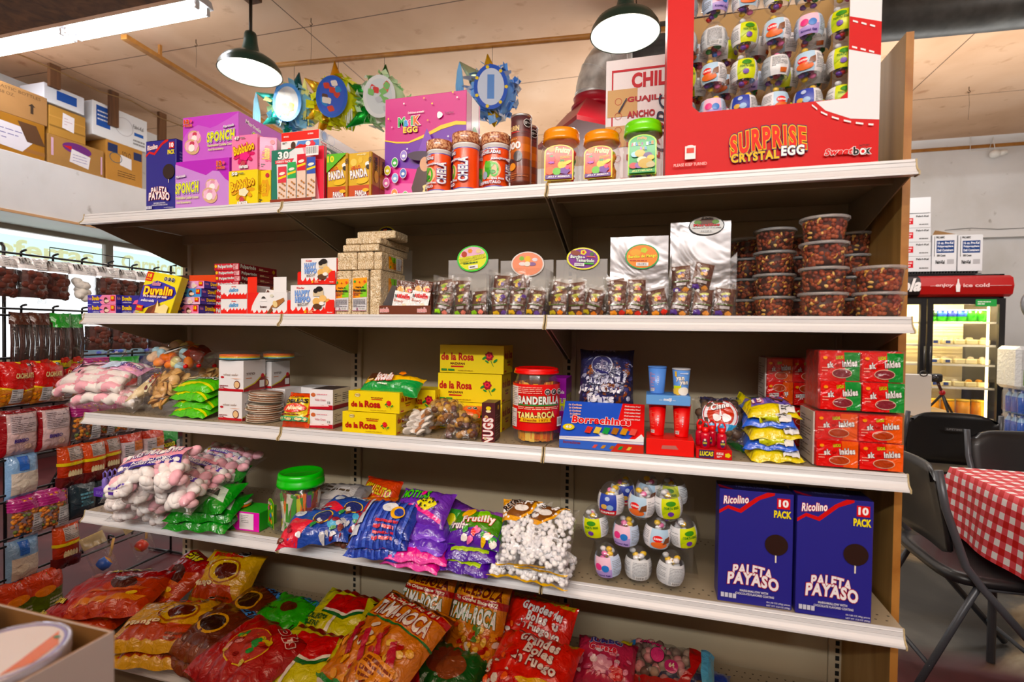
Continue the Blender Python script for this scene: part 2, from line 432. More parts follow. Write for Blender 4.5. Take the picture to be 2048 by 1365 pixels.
def _floor(nt,b,tc,noise,ramp,mix):
 base=ramp(noise(2.2,8,.6),[(.3,'#23211f'),(.5,'#34322e'),(.62,'#4a4741'),(.75,'#5e5b55')])
 pat=ramp(noise(.9,9,1.2),[(.44,'#34322e'),(.52,'#907f66'),(.57,'#c0b298')])
 f=ramp(noise(.9,9,1.2),[(.46,'#000000'),(.50,'#ffffff')])
 c=mix(f,base,pat)
 red=ramp(noise(3,6),[(.3,'#3c1013'),(.6,'#52191b'),(.7,'#643230')])
 fr=ramp(noise(.55,7,.8),[(.5,'#000000'),(.52,'#ffffff')])
 # red paint lies around the shelving

 sep=nt.nodes.new('ShaderNodeSeparateXYZ'); nt.links.new(tc.outputs['Object'],sep.inputs[0])
 mr=nt.nodes.new('ShaderNodeMapRange'); mr.inputs[1].default_value=1.05; mr.inputs[2].default_value=.9; nt.links.new(sep.outputs['Y'],mr.inputs[0])
 mm=nt.nodes.new('ShaderNodeMath'); mm.operation='MAXIMUM'; nt.links.new(mr.outputs[0],mm.inputs[0]);
 s2=nt.nodes.new('ShaderNodeSeparateColor'); nt.links.new(fr,s2.inputs[0]); m3_=nt.nodes.new('ShaderNodeMath'); m3_.operation='MULTIPLY'
 mr2=nt.nodes.new('ShaderNodeMapRange'); mr2.inputs[1].default_value=.2; mr2.inputs[2].default_value=-.4; nt.links.new(sep.outputs['X'],mr2.inputs[0])
 nt.links.new(s2.outputs[0],m3_.inputs[0]); nt.links.new(mr2.outputs[0],m3_.inputs[1]); nt.links.new(m3_.outputs[0],mm.inputs[1])
 nt.links.new(mix(mm.outputs[0],c,red),b.inputs['Base Color'])
node_mat('floor_mat',_floor,.6)
def _ceil(nt,b,tc,noise,ramp,mix):
 c=ramp(noise(1.2,5,.3),[(.3,'#c09d80'),(.5,'#cfae92'),(.7,'#dabda4')])
 st=ramp(noise(7,9,.2),[(.62,'#ffffff'),(.8,'#c9b49f')])
 # boards with thin joints: 1.22 m x 2.44 m sheets

 br=nt.nodes.new('ShaderNodeTexBrick'); br.offset=0; br.inputs['Scale'].default_value=1; br.inputs['Brick Width'].default_value=2.44; br.inputs['Row Height'].default_value=1.22
 br.inputs['Mortar Size'].default_value=.004; br.inputs['Mortar Smooth'].default_value=0
 br.inputs['Color1'].default_value=br.inputs['Color2'].default_value=(1,1,1,1); br.inputs['Mortar'].default_value=(.12,.08,.06,1)
 mp=nt.nodes.new('ShaderNodeMapping'); mp.inputs['Location'].default_value=(.45,.62,0); nt.links.new(tc.outputs['Object'],mp.inputs[0]); nt.links.new(mp.outputs[0],br.inputs['Vector'])
 nt.links.new(mix(1.0,mix(1.0,c,st,'MULTIPLY'),br.outputs[0],'MULTIPLY'),b.inputs['Base Color'])
node_mat('ceiling_mat',_ceil,.7)
def _wall(nt,b,tc,noise,ramp,mix):
 c=ramp(noise(1.5,7,.3),[(.3,'#d6d6d4'),(.5,'#e4e5e6'),(.7,'#ecedee')])
 st=ramp(noise(9,8),[(.66,'#ffffff'),(.78,'#b9b6b0')])
 nt.links.new(mix(1.0,c,st,'MULTIPLY'),b.inputs['Base Color'])
node_mat('wall_mat',_wall,.6)
def _wood(nt,b,tc,noise,ramp,mix):
 mp=nt.nodes.new('ShaderNodeMapping'); mp.inputs['Scale'].default_value=(1,1,.12); nt.links.new(tc.outputs['Object'],mp.inputs[0])
 c=ramp(noise(9,6,.8,mp.outputs[0]),[(.3,'#8f6f42'),(.5,'#a88654'),(.7,'#b89868')])
 nt.links.new(c,b.inputs['Base Color'])
node_mat('plywood',_wood,.5)
def _dwood(nt,b,tc,noise,ramp,mix):
 mp=nt.nodes.new('ShaderNodeMapping'); mp.inputs['Scale'].default_value=(1,1,.15); nt.links.new(tc.outputs['Object'],mp.inputs[0])
 nt.links.new(ramp(noise(12,6,.8,mp.outputs[0]),[(.3,'#4a3020'),(.5,'#66452c'),(.7,'#7b5638')]),b.inputs['Base Color'])
node_mat('beam_wood',_dwood,.7)
def _ply2(nt,b,tc,noise,ramp,mix):
 nt.links.new(ramp(noise(14,4,.4),[(.3,'#976537'),(.6,'#ad7c48')]),b.inputs['Base Color'])
node_mat('pole_wood',_ply2,.45)
def _ging(nt,b,tc,noise,ramp,mix):
# woven check: two stripe families

 at=nt.nodes.new('ShaderNodeAttribute'); at.attribute_name='UVW'; sep=nt.nodes.new('ShaderNodeSeparateXYZ'); nt.links.new(at.outputs['Vector'],sep.inputs[0])
 out=[]
 for ax in('X','Y'):
  m_=nt.nodes.new('ShaderNodeMath'); m_.operation='MODULO'; nt.links.new(sep.outputs[ax],m_.inputs[0]); m_.inputs[1].default_value=.05
  g=nt.nodes.new('ShaderNodeMath'); g.operation='GREATER_THAN'; nt.links.new(m_.outputs[0],g.inputs[0]); g.inputs[1].default_value=.025; out.append(g.outputs[0])
 ad=nt.nodes.new('ShaderNodeMath'); ad.operation='ADD'; nt.links.new(out[0],ad.inputs[0]); nt.links.new(out[1],ad.inputs[1])
 hf=nt.nodes.new('ShaderNodeMath'); hf.operation='MULTIPLY'; nt.links.new(ad.outputs[0],hf.inputs[0]); hf.inputs[1].default_value=.5
 nt.links.new(ramp(hf.outputs[0],[(0,'#f1ecec'),(.4,'#dc5a62'),(.8,'#c01a28')],'CONSTANT'),b.inputs['Base Color'])
node_mat('gingham',_ging,.55)
LX,BY,RXW,FY=-3.6,5.45,8.5,-5.0
mb=MB(); mb.add([(LX-.2,FY,0),(RXW,FY,0),(RXW,BY+.2,0),(LX-.2,BY+.2,0)],[(0,1,2,3)],'#777777','floor_mat'); struct('floor',mb)
mb=MB(); mb.box((LX-.2,FY,CEIL),(RXW,BY+.2,CEIL+.1),'#ccaa88','ceiling_mat',0); struct('ceiling',mb)
mb=MB(); mb.box((LX-.2,BY,0),(RXW,BY+.15,CEIL),'#e8e8e8','wall_mat',0); struct('wall_back',mb)
mb=MB(); mb.box((RXW,FY,0),(RXW+.15,BY,CEIL),'#e8e8e8','wall_mat',0); struct('wall_right',mb)
mb=MB(); mb.box((LX-.2,FY-.15,0),(RXW,FY,CEIL),'#e8e8e8','wall_mat',0); struct('wall_front',mb)
WZ0,WZ1,LEDGE,SX=.95,2.24,2.72,-2.95
mb=MB(); mb.box((LX-.2,FY,0),(LX,BY,WZ0),'#e8e8e8','wall_mat',0)
mb.box((LX-.2,FY,WZ1),(LX,BY,CEIL),'#e8e8e8','wall_mat',0)
for y0,y1 in((FY,.3),(5.0,BY)):mb.box((LX-.2,y0,WZ0),(LX,y1,WZ1),'#e8e8e8','wall_mat',0)
struct('wall_left',mb)
mb=MB(); mb.box((LX,FY+.01,0),(LX+.02,BY-.01,WZ0-.02),'#2e1a1c','matte',.002); struct('baseboard_left',mb)
mb=MB(); mb.box((LX,FY+.01,WZ1),(SX,BY-.01,LEDGE),'#e8e8e8','wall_mat',.004)
mb.box((SX-.001,.2,WZ1-.018),(SX+.012,4.9,WZ1+.004),'#c9a27c','matte',.002); struct('trim_1',mb)
# shop windows: frame, mullions, glass; painted lettering on the glass

yw=[.3,1.55,2.7,3.85,5.0]
for i in range(4):
 y0,y1=yw[i],yw[i+1]
 fr=MB()
 for a,b in(((LX-.1,y0,WZ0),(LX-.04,y0+.04,WZ1)),((LX-.1,y1-.04,WZ0),(LX-.04,y1,WZ1)),((LX-.1,y0+.04,WZ0),(LX-.04,y1-.04,WZ0+.05)),((LX-.1,y0+.04,WZ1-.05),(LX-.04,y1-.04,WZ1))):
  fr.box(a,b,'#8a8274','paint')
 wo=fr.build('window_%d'%(i+1),kind='structure')
 g=MB(); g.box((LX-.073,y0+.041,WZ0+.051),(LX-.067,y1-.041,WZ1-.051),'#ffffff','glass',0)
 g.build('pane',wo,label='clear window glass')
 pa=MB(); sf=Flat((LX-.064,y1-.06,WZ1-.42),(0,-(y1-y0-.12),0),(0,0,.34))
 sf=Flat((LX-.064,y0+.06,WZ1-.42),(0,(y1-y0-.12),0),(0,0,.34))
 A_=Art(pa,sf,'matte'); A_.m='signpaint'; A_.rect(0,.3,1,.95,'#c8f4e0'); A_.m='signletter'; A_.text(['Nutrition','ofertas','Carniceria','Panaderia'][i]if i else 'TORTAS',.08,.38,.92,.86,'#f6b26b')
 pa.build('painted_sign',wo,label='mint green band with orange lettering painted on the glass')
 # pavement light outside is left to the sky

 # dark timber beam across the ceiling over the tube fitting, cables along it

mb=MB(); mb.box((-3.6,.72,3.30),(.1,.98,CEIL-.001),'#66452c','beam_wood',.004); struct('trim_2',mb)
mb=MB()
for k in range(5):
 r=random.Random(k); pts=[]
 for i in range(40):
  x=-3.5+i*.095; pts.append((x,.714-.012*(k%2),3.37+.012*k+.014*math.sin(i*.55+k)+(.0 if k<4 else .03*abs(math.sin(i*.23)))))
 mb.tube(pts,.0055,['#2c3f86','#34489a','#8d8568','#2c3f86','#9a9380'][k],'rubber',5)
mb.build('cable_bundle',label='blue and beige cable bundle strung along the dark ceiling beam',cat='cable')
# cracks with wires and little hooks in the ceiling

def ceiling_hook(u,v,L,label):
 p=at_z(u,v,CEIL-.02); mb=MB(); mb.tube([(p.x,p.y,CEIL-.001),(p.x,p.y,CEIL-.03),(p.x+.012,p.y,CEIL-.045),(p.x,p.y,CEIL-.058),(p.x-.01,p.y,CEIL-.045)],.003,'#5b4a3c','steel',6)
 mb.tube([(p.x,p.y,CEIL-.05),(p.x+.006,p.y,CEIL-L*.5),(p.x,p.y,CEIL-L)],.0012,'#4a4038','steel',5)
 mb.build('ceiling_hook',label=label,cat='hook',group='wire hooks in the ceiling')
ceiling_hook(392,84,.22,'rusty ceiling hook with hanging wire right of the tube light, above the slanted pole')
ceiling_hook(622,42,.34,'ceiling hook with wire that holds the yellow wooden pole near the left pendant lamp')
ceiling_hook(1820,22,.12,'twisted ceiling hook above the galvanised duct at right')
ceiling_hook(1938,178,.3,'ceiling hook with a long double wire below the duct at right')
# wooden poles hung under the ceiling

def pole(name,a,b,r,label,sq=False):
 mb=MB(); mb.tube([a,b],r,'#b07a38','pole_wood',12); return mb.build(name,label=label,cat='pole')
pa,pb=at_z(552,131,3.30),at_z(1330,59,3.30); d=(pb-pa); pole('hanging_pole',pa,pa+d*1.3,.019,'round yellow wooden pole hanging across above the party star decorations')
pa,pb=at_z(247,73,3.47),at_z(530,246,3.47); pb2=pa+(pb-pa)*1.5
mb=MB(); dd=(pb2-pa); mb.box((-.028,0,-.018),(.028,dd.length,.018),'#a8722f','pole_wood',.003); [mb.box((-.01,q,.017),(.01,q+.02,.1095),'#7a5a3a','pole_wood',0)for q in(.3,dd.length-.4)]
o=mb.build('hanging_pole',label='flat wooden batten under the ceiling running back behind the pink cookie cartons',cat='pole'); o.location=pa; o.rotation_euler=(0,0,math.atan2(-dd.x,dd.y))
# short timber posts hanging over the ledge

mb=MB(); mb.tube([(SX+.02,.9+.3*i,CEIL-.02-.05*abs(math.sin(i*1.9)))for i in range(15)],.006,'#8a6a44','rubber',6); mb.build('hanging_cable',label='brown cable looping along the tops of the hanging timber posts',cat='cable')
for k,(u,v0,v1,lb)in enumerate(((111,130,176,'nearest short brown timber post hanging over the ledge boxes'),(229,184,253,'middle hanging timber post in front of the white storage box'),(326,229,285,'hanging timber post behind the blue lollipop carton'))):
 p=at_x(u,v0,SX+.01); p2=at_x(u,v1,SX+.01); mb=MB(); mb.box((SX-.02,p.y-.045,p2.z),(SX+.015,p.y+.04,CEIL-.001),'#7a4b2c','beam_wood',.003)
 mb.build('timber_post',label=lb,cat='post',group='timber posts hanging over the ledge')
 # boxes on the ledge

def ledge_box(y0,y1,z0,h,d,col,label,art=None,m='cardboard'):
 mb=MB(); mb.box((0,0,0),(d,y1-y0,h),col,m,.004)
 if art:art(Art(mb,Flat((d+.0006,0,0),(0,y1-y0,0),(0,0,h)),'matte'))
 return mb.build('cardboard_box',None,(SX-.02-d,y0,z0),None,label,'box','boxes on the high ledge')
def yl(u,v):return at_x(u,v,SX-.02).y
def zl(u,v):return at_x(u,v,SX-.02).z
y0,y1,y2,y3,y4=yl(4,300),yl(90,320),yl(93,320),yl(208,345),yl(285,372)
hA=zl(90,252)-LEDGE
def aA(A):
 A.rect(0,.12,1,.22,'#9a6b3c'); A.poly([(.2,.2),(.75,.1),(.9,.5),(.8,.75),(.3,.8),(.12,.5)],'#e9e6ee'); A.lines(.3,.3,.78,.65,3,'#7a78a8',2,.2); A.poly([(.0,.9),(.25,.9),(.4,.5),(.3,.4)],'#5a3b22'); A.poly([(.7,.9),(.9,.9),(1,.4),(.8,.4)],'#5a3b22')
ledge_box(y0-.35,y1,LEDGE,hA,.42,'#a4722e','tan taped box with torn white paper note, lowest at left end of ledge',aA)
def aB(A):
 A.text('PLASTIC BOTTLES',.3,.8,.9,.9,'#5b4228',0); A.text('6-68 OZ.',.3,.62,.55,.72,'#5b4228',0); A.rect(.76,.25,.80,.5,'#3a2a1c'); A.poly([(.73,.5),(.83,.5),(.78,.6)],'#3a2a1c')
ledge_box(y0-.2,y1+.02,LEDGE+hA,zl(90,195)-LEDGE-hA,.36,'#a98055','plain brown box printed with an up arrow, on top of the taped box',aB)
hB=zl(208,303)-LEDGE
def aC(A):
 A.ell(.5,.75,.12,.05,'#6b2e78'); A.poly([(.25,.75),(.4,.66),(.4,.8)],'#c0202c'); A.poly([(.75,.45),(.6,.4),(.6,.55)],'#c0202c'); A.poly([(.36,.25),(.7,.15),(.74,.6),(.4,.72)],'#efedf2'); A.lines(.42,.28,.68,.58,3,'#8d8ab8',5,.2); A.rect(.05,.3,.09,.9,'#d8b3c8'); A.rect(.93,.1,.96,.75,'#d8b3c8')
ledge_box(y2+.01,y3,LEDGE,hB,.42,'#a9814f','wide low tan carton with white note over a purple and red emblem',aC)
def aD(A):A.rect(0,.28,1,.34,'#8f6a33'); A.rect(0,.62,1,.66,'#c79a58'); A.poly([(.34,.35),(.66,.28),(.68,.82),(.36,.88)],'#f1eef2'); A.lines(.4,.45,.62,.75,3,'#c4a0a8',3,.2)
ledge_box(y2+.02,y3-.16,LEDGE+hB,zl(150,228)-zl(150,284),.36,'#b98d4c','striped tape carton with a small white note, stacked on the wide tan carton',aD)
hC=zl(285,303)-LEDGE
def aE(A):A.rect(.04,.72,.3,.93,'#22305c'); A.rect(.74,.7,.97,.9,'#22305c'); A.text('SOLO',.42,.66,.66,.82,'#4a3420',0); A.poly([(.36,.45),(.68,.4),(.68,.68),(.38,.72)],'#f2f0f2'); A.lines(.3,.15,.8,.32,3,'#4a3420',4,.25); A.ering(.25,.6,.06,.05,.006,'#5a6a70')
ledge_box(y3+.02,y4,LEDGE,hC,.42,'#c08e4e','orange-brown box with dark blue corner panels, right end of the ledge',aE)
def aF(A):A.rect(.06,.3,.3,.9,'#2350a0'); A.lines(.08,.45,.28,.8,3,'#e8eef8',6,.35); A.ering(.55,.55,.09,.09,.006,'#c8c8cc'); A.text('Fabri-Kal',.72,.62,.92,.74,'#333333',0); A.rect(.74,.4,.92,.5,'#2d5fae'); A.lines(.72,.1,.95,.3,2,'#999999',4)
ledge_box(y3-.10,y4+.05,LEDGE+hC,zl(200,222)-zl(200,290),.36,'#eceff2','white deli container box behind the middle timber post',aF,'card')
ledge_box(y3-.13-.36,y3-.17,LEDGE+hB+.27,.16,.3,'#dfe3ea','white box with navy label half hidden behind the striped carton',lambda A:A.rect(.3,.3,.8,.8,'#2350a0'),'card')
# tube fitting at top left

def tube_fitting(x0,x1,y,z,label):
 t=empty('tube_light',((x0+x1)/2,y,z),label=label,cat='light fixture')
 h=(x1-x0)/2; b=MB()
 b.prism([(-.065,.0),(.065,0),(.045,.045),(-.045,.045)],0,-h,h,'#e6e8ec','paint'); b.box((-.3,-.01,.04),(-.27,.01,CEIL-z-.001),'#999999','steel'); b.box((.3,-.01,.04),(.33,.01,CEIL-z-.001),'#999999','steel')
 b.build('housing',t)
 L=h
 for sy in(-.04,.04):
  for k in(0,1):
   xa=-h+.03+k*L; m=MB(); m.tube([(xa,sy,-.028),(xa+L-.06,sy,-.028)],.0165,'#ffffff','tube_glow',12); m.build('tube',t)
   for xx in(xa-.012,xa+L-.065):c=MB(); c.box((xx,sy-.014,-.045),(xx+.018,sy+.014,.0),'#f0f0f0','paint'); c.build('lamp_holder',t)
 return t
def glow(name,power,tint=(1,1,1)):
 m=bpy.data.materials.new(name); m.use_nodes=True; nt=m.node_tree; nt.nodes.clear(); e=nt.nodes.new('ShaderNodeEmission'); e.inputs[0].default_value=(*tint,1); e.inputs[1].default_value=power
 o=nt.nodes.new('ShaderNodeOutputMaterial'); nt.links.new(e.outputs[0],o.inputs[0]); MATS[name]=m
glow('tube_glow',TUBE_POWER,(.93,.95,1)); glow('bulb_glow',BULB_POWER,(1,.97,.88)); glow('screen_glow',2.0); glow('fridge_glow',7.0,(1,.74,.36))
tube_fitting(-3.15,-.73,1.22,3.42,'white two-tube strip light glowing at the top left corner')
# same kind of fitting above the aisle behind the camera (outside the frame): its light is the area light above

# pendant lamps

def pendant(x,y,z,label,tilt=(0,0,0)):
 t=empty('pendant_lamp',(x,y,CEIL),label=label,cat='lamp',group='green pendant lamps')
 dz=z-CEIL
 m=MB(); m.box((-.05,-.05,-.035),(.05,.05,-.001),'#5a3c28','beam_wood',.003); m.build('ceiling_block',t)
 m=MB(); m.tube([(0,0,-.03),(0,0,dz+.26)],.011,'#3c3a34','paint',10); m.build('stem',t)
 m=MB(); pr=[(.035,.27),(.04,.255),(.045,.2),(.06,.13),(.07,.12),(.12,.105),(.17,.07),(.195,.03),(.2,.0),(.203,-.004)]
 m.lathe([(r,zz+dz)for r,zz in pr[::-1]],'#12332b','shade_out',40,capb=False,capt=True)
 pr2=[(.2,.0),(.19,.028),(.165,.066),(.118,.1),(.068,.115),(.055,.13),(.0,.135)]
 m.lathe([(r*.985,zz+dz-.002)for r,zz in pr2],'#f4f6f2','shade_in',40,capb=False,capt=False)
 m.build('shade',t)
 m=MB(); m.blob((0,0,dz+.06),(.035,.035,.05),'#ffffff','bulb_glow',seg=16,rings=10); m.lathe([(.018,dz+.10),(.018,dz+.125)],'#cccccc','steel',12); m.build('bulb',t)
 t.rotation_euler=[R_(a)for a in tilt]; return t
p=at_z(501,140,3.07); pendant(p.x,p.y,3.05,'dark green dome pendant lamp hanging above the pink cookie cartons',(0,0,0))
p=at_z(1250,62,3.07); pendant(p.x,p.y,3.05,'green dome pendant lamp beside the big red egg display carton',(0,0,0))
for o in list(sc.objects):
 if o.type=='EMPTY' and o.name.startswith('pendant_lamp'):
  l=bpy.data.lights.new('pendant_light','SPOT'); l.energy=26; l.spot_size=R_(150); l.spot_blend=.5; l.shadow_soft_size=.06; l.color=(1,.95,.84)
  lo=bpy.data.objects.new('pendant_light',l); LINK(lo); lo.location=(o.location.x,o.location.y,3.05);
  # duct, elbow, hood

d=at_z(1225,99,3.36); zc=3.36; y0=d.y
el=MB(); pts=[]
cx=d.x-.13
for i in range(12):
 a=math.pi/2*i/11; pts.append((cx+.17-.30*math.cos(a)+.13,y0,zc-.30+.30*math.sin(a)-.0))
base=(cx,y0,3.0)
pts=[(cx,y0,2.999),(cx,y0,3.04)]+[(cx+.27-.27*math.cos(math.pi/2*i/10),y0,3.04+(zc-3.04)*math.sin(math.pi/2*i/10))for i in range(1,11)]
t=empty('exhaust_duct',(0,0,0),label='galvanised round exhaust duct bending down to the red hood',cat='duct')
el.tube(pts,.135,'#cfcfcc','galv',32);
for i in(1,4,7,10):q=pts[i]; el.tube([Vector(q)-Vector((.004,0,0))*(i>5),Vector(q)+(Vector(pts[min(i+1,11)])-Vector(q)).normalized()*.008],.139,'#dcdcd8','galv',32)
el.build('elbow',t)
du=MB(); e=pts[-1]; du.tube([e,(e[0]+1.5,y0+.05,zc),(e[0]+1.51,y0+.05,zc)],.135,'#5c5c5a','galv',32); du.tube([(e[0]+1.5,y0+.05,zc),(RXW-.02,y0+.35,zc)],.14,'#4c4c4a','galv',32)
for k in range(1,5):x=e[0]+k*1.2; du.tube([(x,y0+.05*k/1.5,zc),(x+.02,y0+.05*k/1.5,zc)],.143,'#5a5a58','galv',32)
du.build('straight_duct',t)
hd=empty('range_hood',(cx,y0,2.70),label='dark red kitchen hood with a short collar under the galvanised duct',cat='hood')
h=MB(); a,b=.31,.30
V=[(-a,-b,0),(a,-b,0),(a,b,0),(-a,b,0),(-a,-b,.03),(a,-b,.03),(a,b,.03),(-a,b,.03),(-.14,-.14,.24),(.14,-.14,.24),(.14,.14,.24),(-.14,.14,.24)]
h.add(V,[(0,1,2,3)[::-1],(0,1,5,4),(1,2,6,5),(2,3,7,6),(3,0,4,7),(4,5,9,8),(5,6,10,9),(6,7,11,10),(7,4,8,11)],'#8e1626','paint'); h.build('canopy',hd)
h=MB(); h.lathe([(.16,.23),(.165,.24),(.165,.25),(.145,.26),(.145,.31),(.15,.315)],'#9c1a2e','paint',32); h.build('collar',hd); hd.rotation_euler=(0,0,R_(38))
# back wall: wood strips, white board, wires

mb=MB(); mb.box((3.3,BY-.02,3.44),(RXW,BY,3.475),'#9a7340','pole_wood',.002); struct('trim_4',mb)
mb=MB(); mb.box((5.3,BY-.05,2.42),(8.0,BY,2.5),'#f0f1f2','paint',.003); mb.tube([(5.35,BY-.06,2.515),(5.6,BY-.06,2.53),(5.85,BY-.06,2.505),(6.1,BY-.06,2.51)],.004,'#444444','rubber',5); struct('trim_5',mb)
p=at_y(1990,308,BY-.08)
t=empty('wall_spotlight',p,label='small white round lamp head hanging by a cable on the back wall at right',cat='lamp')
m=MB(); m.blob((0,0,0),(.05,.05,.045),'#f2f2ee','paint',seg=16,rings=8); m.tube([(.02,0,0),(.1,-.02,.01)],.028,'#f2f2ee','paint',14); m.build('head',t)
m=MB(); m.tube([(0,0,.04),(-.01,.02,.2),(-.03,.05,CEIL-p.z-.18),(-.2,.06,CEIL-p.z-.17),(-.2,.06,CEIL-p.z-.002)],.004,'#efefec','rubber',6); m.build('cable',t)
# ================================================================ GONDOLA SHELVING

W=.9144; SZ=dict(A=1.7347,B=1.3526,C=.9659,D=.5821,E=.147)
def deckcol():return '#a79a84'
g=empty('gondola_shelving',(0,0,0),label='beige steel gondola shelving with white price rails and five levels of shelves',cat='shelving')
BPY=.4427
for i in range(3):
 m=MB(); m.box((i*W+.025,BPY+.012,.10),((i+1)*W-.025,BPY+.024,1.86),'#b3a68e','gond',.001)
 for zz in(.55,.98,1.4):m.box((i*W+.026,BPY+.0105,zz),((i+1)*W-.026,BPY+.0119,zz+.004),'#8f836e','gond',0)
 m.build('back_panel',g)
def _upr(i):
 m=MB(); x=i*W; m.box((x-.025,BPY,.03),(x+.025,BPY+.05,1.87),'#b8ab94','gond',.002)
 k=.12
 while k<1.82:
  m.add([(x-.006,BPY-.0006,k),(x+.006,BPY-.0006,k),(x+.006,BPY-.0006,k+.016),(x-.006,BPY-.0006,k+.016)],[(0,1,2,3)],'#0d0c0a','matte'); k+=.0254
 m.build('upright',g)
for i in range(4):_upr(i)
def shelf(i,z,y0,name,first,last):
 x0,x1=i*W+.0015,(i+1)*W-.0015; m=MB()
 m.box((x0,y0+.002,z-.004),(x1,BPY-.006,z),'#a3967f','gond',.0005)
 m.box((x0,y0+.002,z-.036),(x1,y0+.014,z-.004),'#9d907a','gond',.001)
 m.box((x0,y0+.10,z-.028),(x1,y0+.112,z-.004),'#9d907a','gond',.001); m.box((x0,BPY-.03,z-.045),(x1,BPY-.012,z-.004),'#9d907a','gond',.001)
 P=[]; F=[]
 for r_,yy in enumerate((y0+.035,y0+.06,BPY-.06,BPY-.035)):
  for q in range(36):
   x=x0+.025*(q+.5+.5*(r_%2)); k=len(P)
   if x>x1-.01:continue
   P+=[(x-.0028,yy-.002,z+.0004),(x+.0028,yy-.002,z+.0004),(x+.0028,yy+.002,z+.0004),(x-.0028,yy+.002,z+.0004)]; F.append((k,k+1,k+2,k+3))
 m.add(P,F,'#2a241c','matte')
 s=m.build('shelf',g)
 # white price rail with a concave face

 pr=[(y0+.002,z+.003),(y0-.0005,z+.003),(y0-.001,z-.003),(y0-.003,z-.006),(y0-.003,z-.014),(y0-.006,z-.022),(y0-.012,z-.030),(y0-.017,z-.033),(y0-.017,z-.038),(y0+.001,z-.038)]
 r=MB(); a,b=x0+.004,x1-.004; n=len(pr); V=[(a,*p)for p in pr]+[(b,*p)for p in pr]
 r.add(V,[(j,(j+1)%n,(j+1)%n+n,j+n)for j in range(n)]+[tuple(range(n)),tuple(range(n,2*n))[::-1]],'#dfe0e2','rail')
 for za,zb,yy in((z-.0052,z-.0042,y0-.0034),(z-.0155,z-.0148,y0-.0037)):r.add([(a,yy,za),(b,yy,za),(b,yy,zb),(a,yy,zb)],[(0,1,2,3)],'#8d8d90','rail')
 r.build('price_rail',s,label='white price rail')
 for xx in(x0+.0005,x1-.0038):e=MB(); e.prism([(y0-.002,z+.0035),(y0+.004,z+.0035),(y0+.004,z-.04),(y0-.019,z-.04),(y0-.019,z-.031),(y0-.008,z-.022),(y0-.004,z-.012)],0,xx,xx+.0033,'#b9a985','gond'); e.build('rail_end_cap',s)
 if name!='E':
  for xx in(x0+.004,x1-.008):
   b_=MB(); b_.prism([(y0+.02,z-.005),(BPY-.004,z-.005),(BPY-.004,z-.15),(BPY-.03,z-.15),(y0+.06,z-.045),(y0+.02,z-.035)],0,xx,xx+.004,'#978a74','gond'); b_.build('bracket',s)
 else:
  k=MB(); k.box((x0,y0+.03,.0),(x1,y0+.045,z-.037),'#857a66','gond',.001); k.build('kick_plate',s)
for nm,z in SZ.items():
 for i in range(3):shelf(i,z,-.1167 if nm=='E' else 0.0,nm,i==0,i==2)
m=MB(); m.box((3*W+.012,.105,.0),(3*W+.030,.50,2.10),'#a88654','plywood',.001); m.add([(3*W+.012,.1045,.0),(3*W+.03,.1045,0),(3*W+.03,.1045,2.10),(3*W+.012,.1045,2.10)],[(0,1,2,3)],'#d9a040','pole_wood')
m.build('end_panel',g,label='plywood end panel with a yellow edge')
# ================================================================ TOP SHELF

def pbox(name,label,cat,u0,u1,vt,y,sz,d,col,arts,base=0.0,m='gloss',rotz=0,group=None,w=None):
 """carton standing on shelf sz; its front face spans columns u0..u1 and reaches up to row vt"""
 z0=(SZ[sz]if isinstance(sz,str)else sz)+base
 x0,x1=X(u0,y,z0),X(u1,y,z0); h=Z((u0+u1)/2,vt,y)-z0
 return carton(name,label,cat,(x0,y,z0+.0006),w or(x1-x0),d,h,col,arts,rotz,m,group)
def a_paleta(A):
 A.poly([(0,.78),(.12,.83),(.3,.80),(.55,.93),(.75,.98),(.75,1),(.65,1),(.5,.95),(.28,.835),(.12,.86),(0,.81)],'#c8202c')
 A.text('Ricolino',.05,.88,.40,.95,'#ffffff',.03,out='#c8202c',ow=.05,shear=.3,ang=6)
 A.rect(.78,.87,.95,.96,'#d0202a'); A.text('10',.80,.885,.93,.95,'#ffffff',.05)
 A.text('PACK',.74,.79,.97,.855,'#f2e21c',.05)
 # the product: a round chocolate covered marshmallow on a stick

 A.rect(.765,.40,.785,.5,'#e9e2d2'); A.ell(.78,.555,.028,.028,'#2a1712')
 A.text('PALETA',.2,.245,.74,.335,'#f4f1f4',.09,out='#a8192a',ow=.06,arc=.25,ang=-3)
 A.text('PAYASO',.13,.155,.82,.265,'#f4f1f4',.10,out='#a8192a',ow=.06,arc=.2,ang=-3)
 A.text('MARSHMALLOW WITH',.3,.115,.68,.135,'#e8e8f0',.02); A.text('CHOCOLATE FLAVORED COATING',.24,.088,.76,.107,'#e8e8f0',.02)
 for k in range(4):A.rect(.04+k*.055,.05,.085+k*.055,.09,'#cfd0e0')
 A.text('10-1.58 OZ (45g) pieces',.66,.045,.97,.062,'#e8e8f0',.01); A.text('NET WT 15.8 OZ (450g)',.66,.018,.97,.035,'#e8e8f0',.01)
def a_paleta_top(A):A.rect(0,0,1,1,'#1d1a4c'); A.text('PALETA PAYASO',.25,.3,.75,.7,'#55548c',.03); A.poly([(.0,.2),(.12,.0),(.2,.0),(0,.5)],'#8c1a30')
def a_paleta_side(A):A.text('PALETA',.2,.2,.8,.32,'#c9c6dc',.05,ang=90); A.lines(.2,.5,.8,.85,8,'#7b79ae',3)
def paleta(label,u0,u1,vt,y,sz,d=.085):
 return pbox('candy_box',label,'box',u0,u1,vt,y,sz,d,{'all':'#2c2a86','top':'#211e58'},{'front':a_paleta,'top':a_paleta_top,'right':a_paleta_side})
paleta('blue ten-pack marshmallow lollipop carton at the left end of the top shelf',292,352,281,.03,'A',.07)
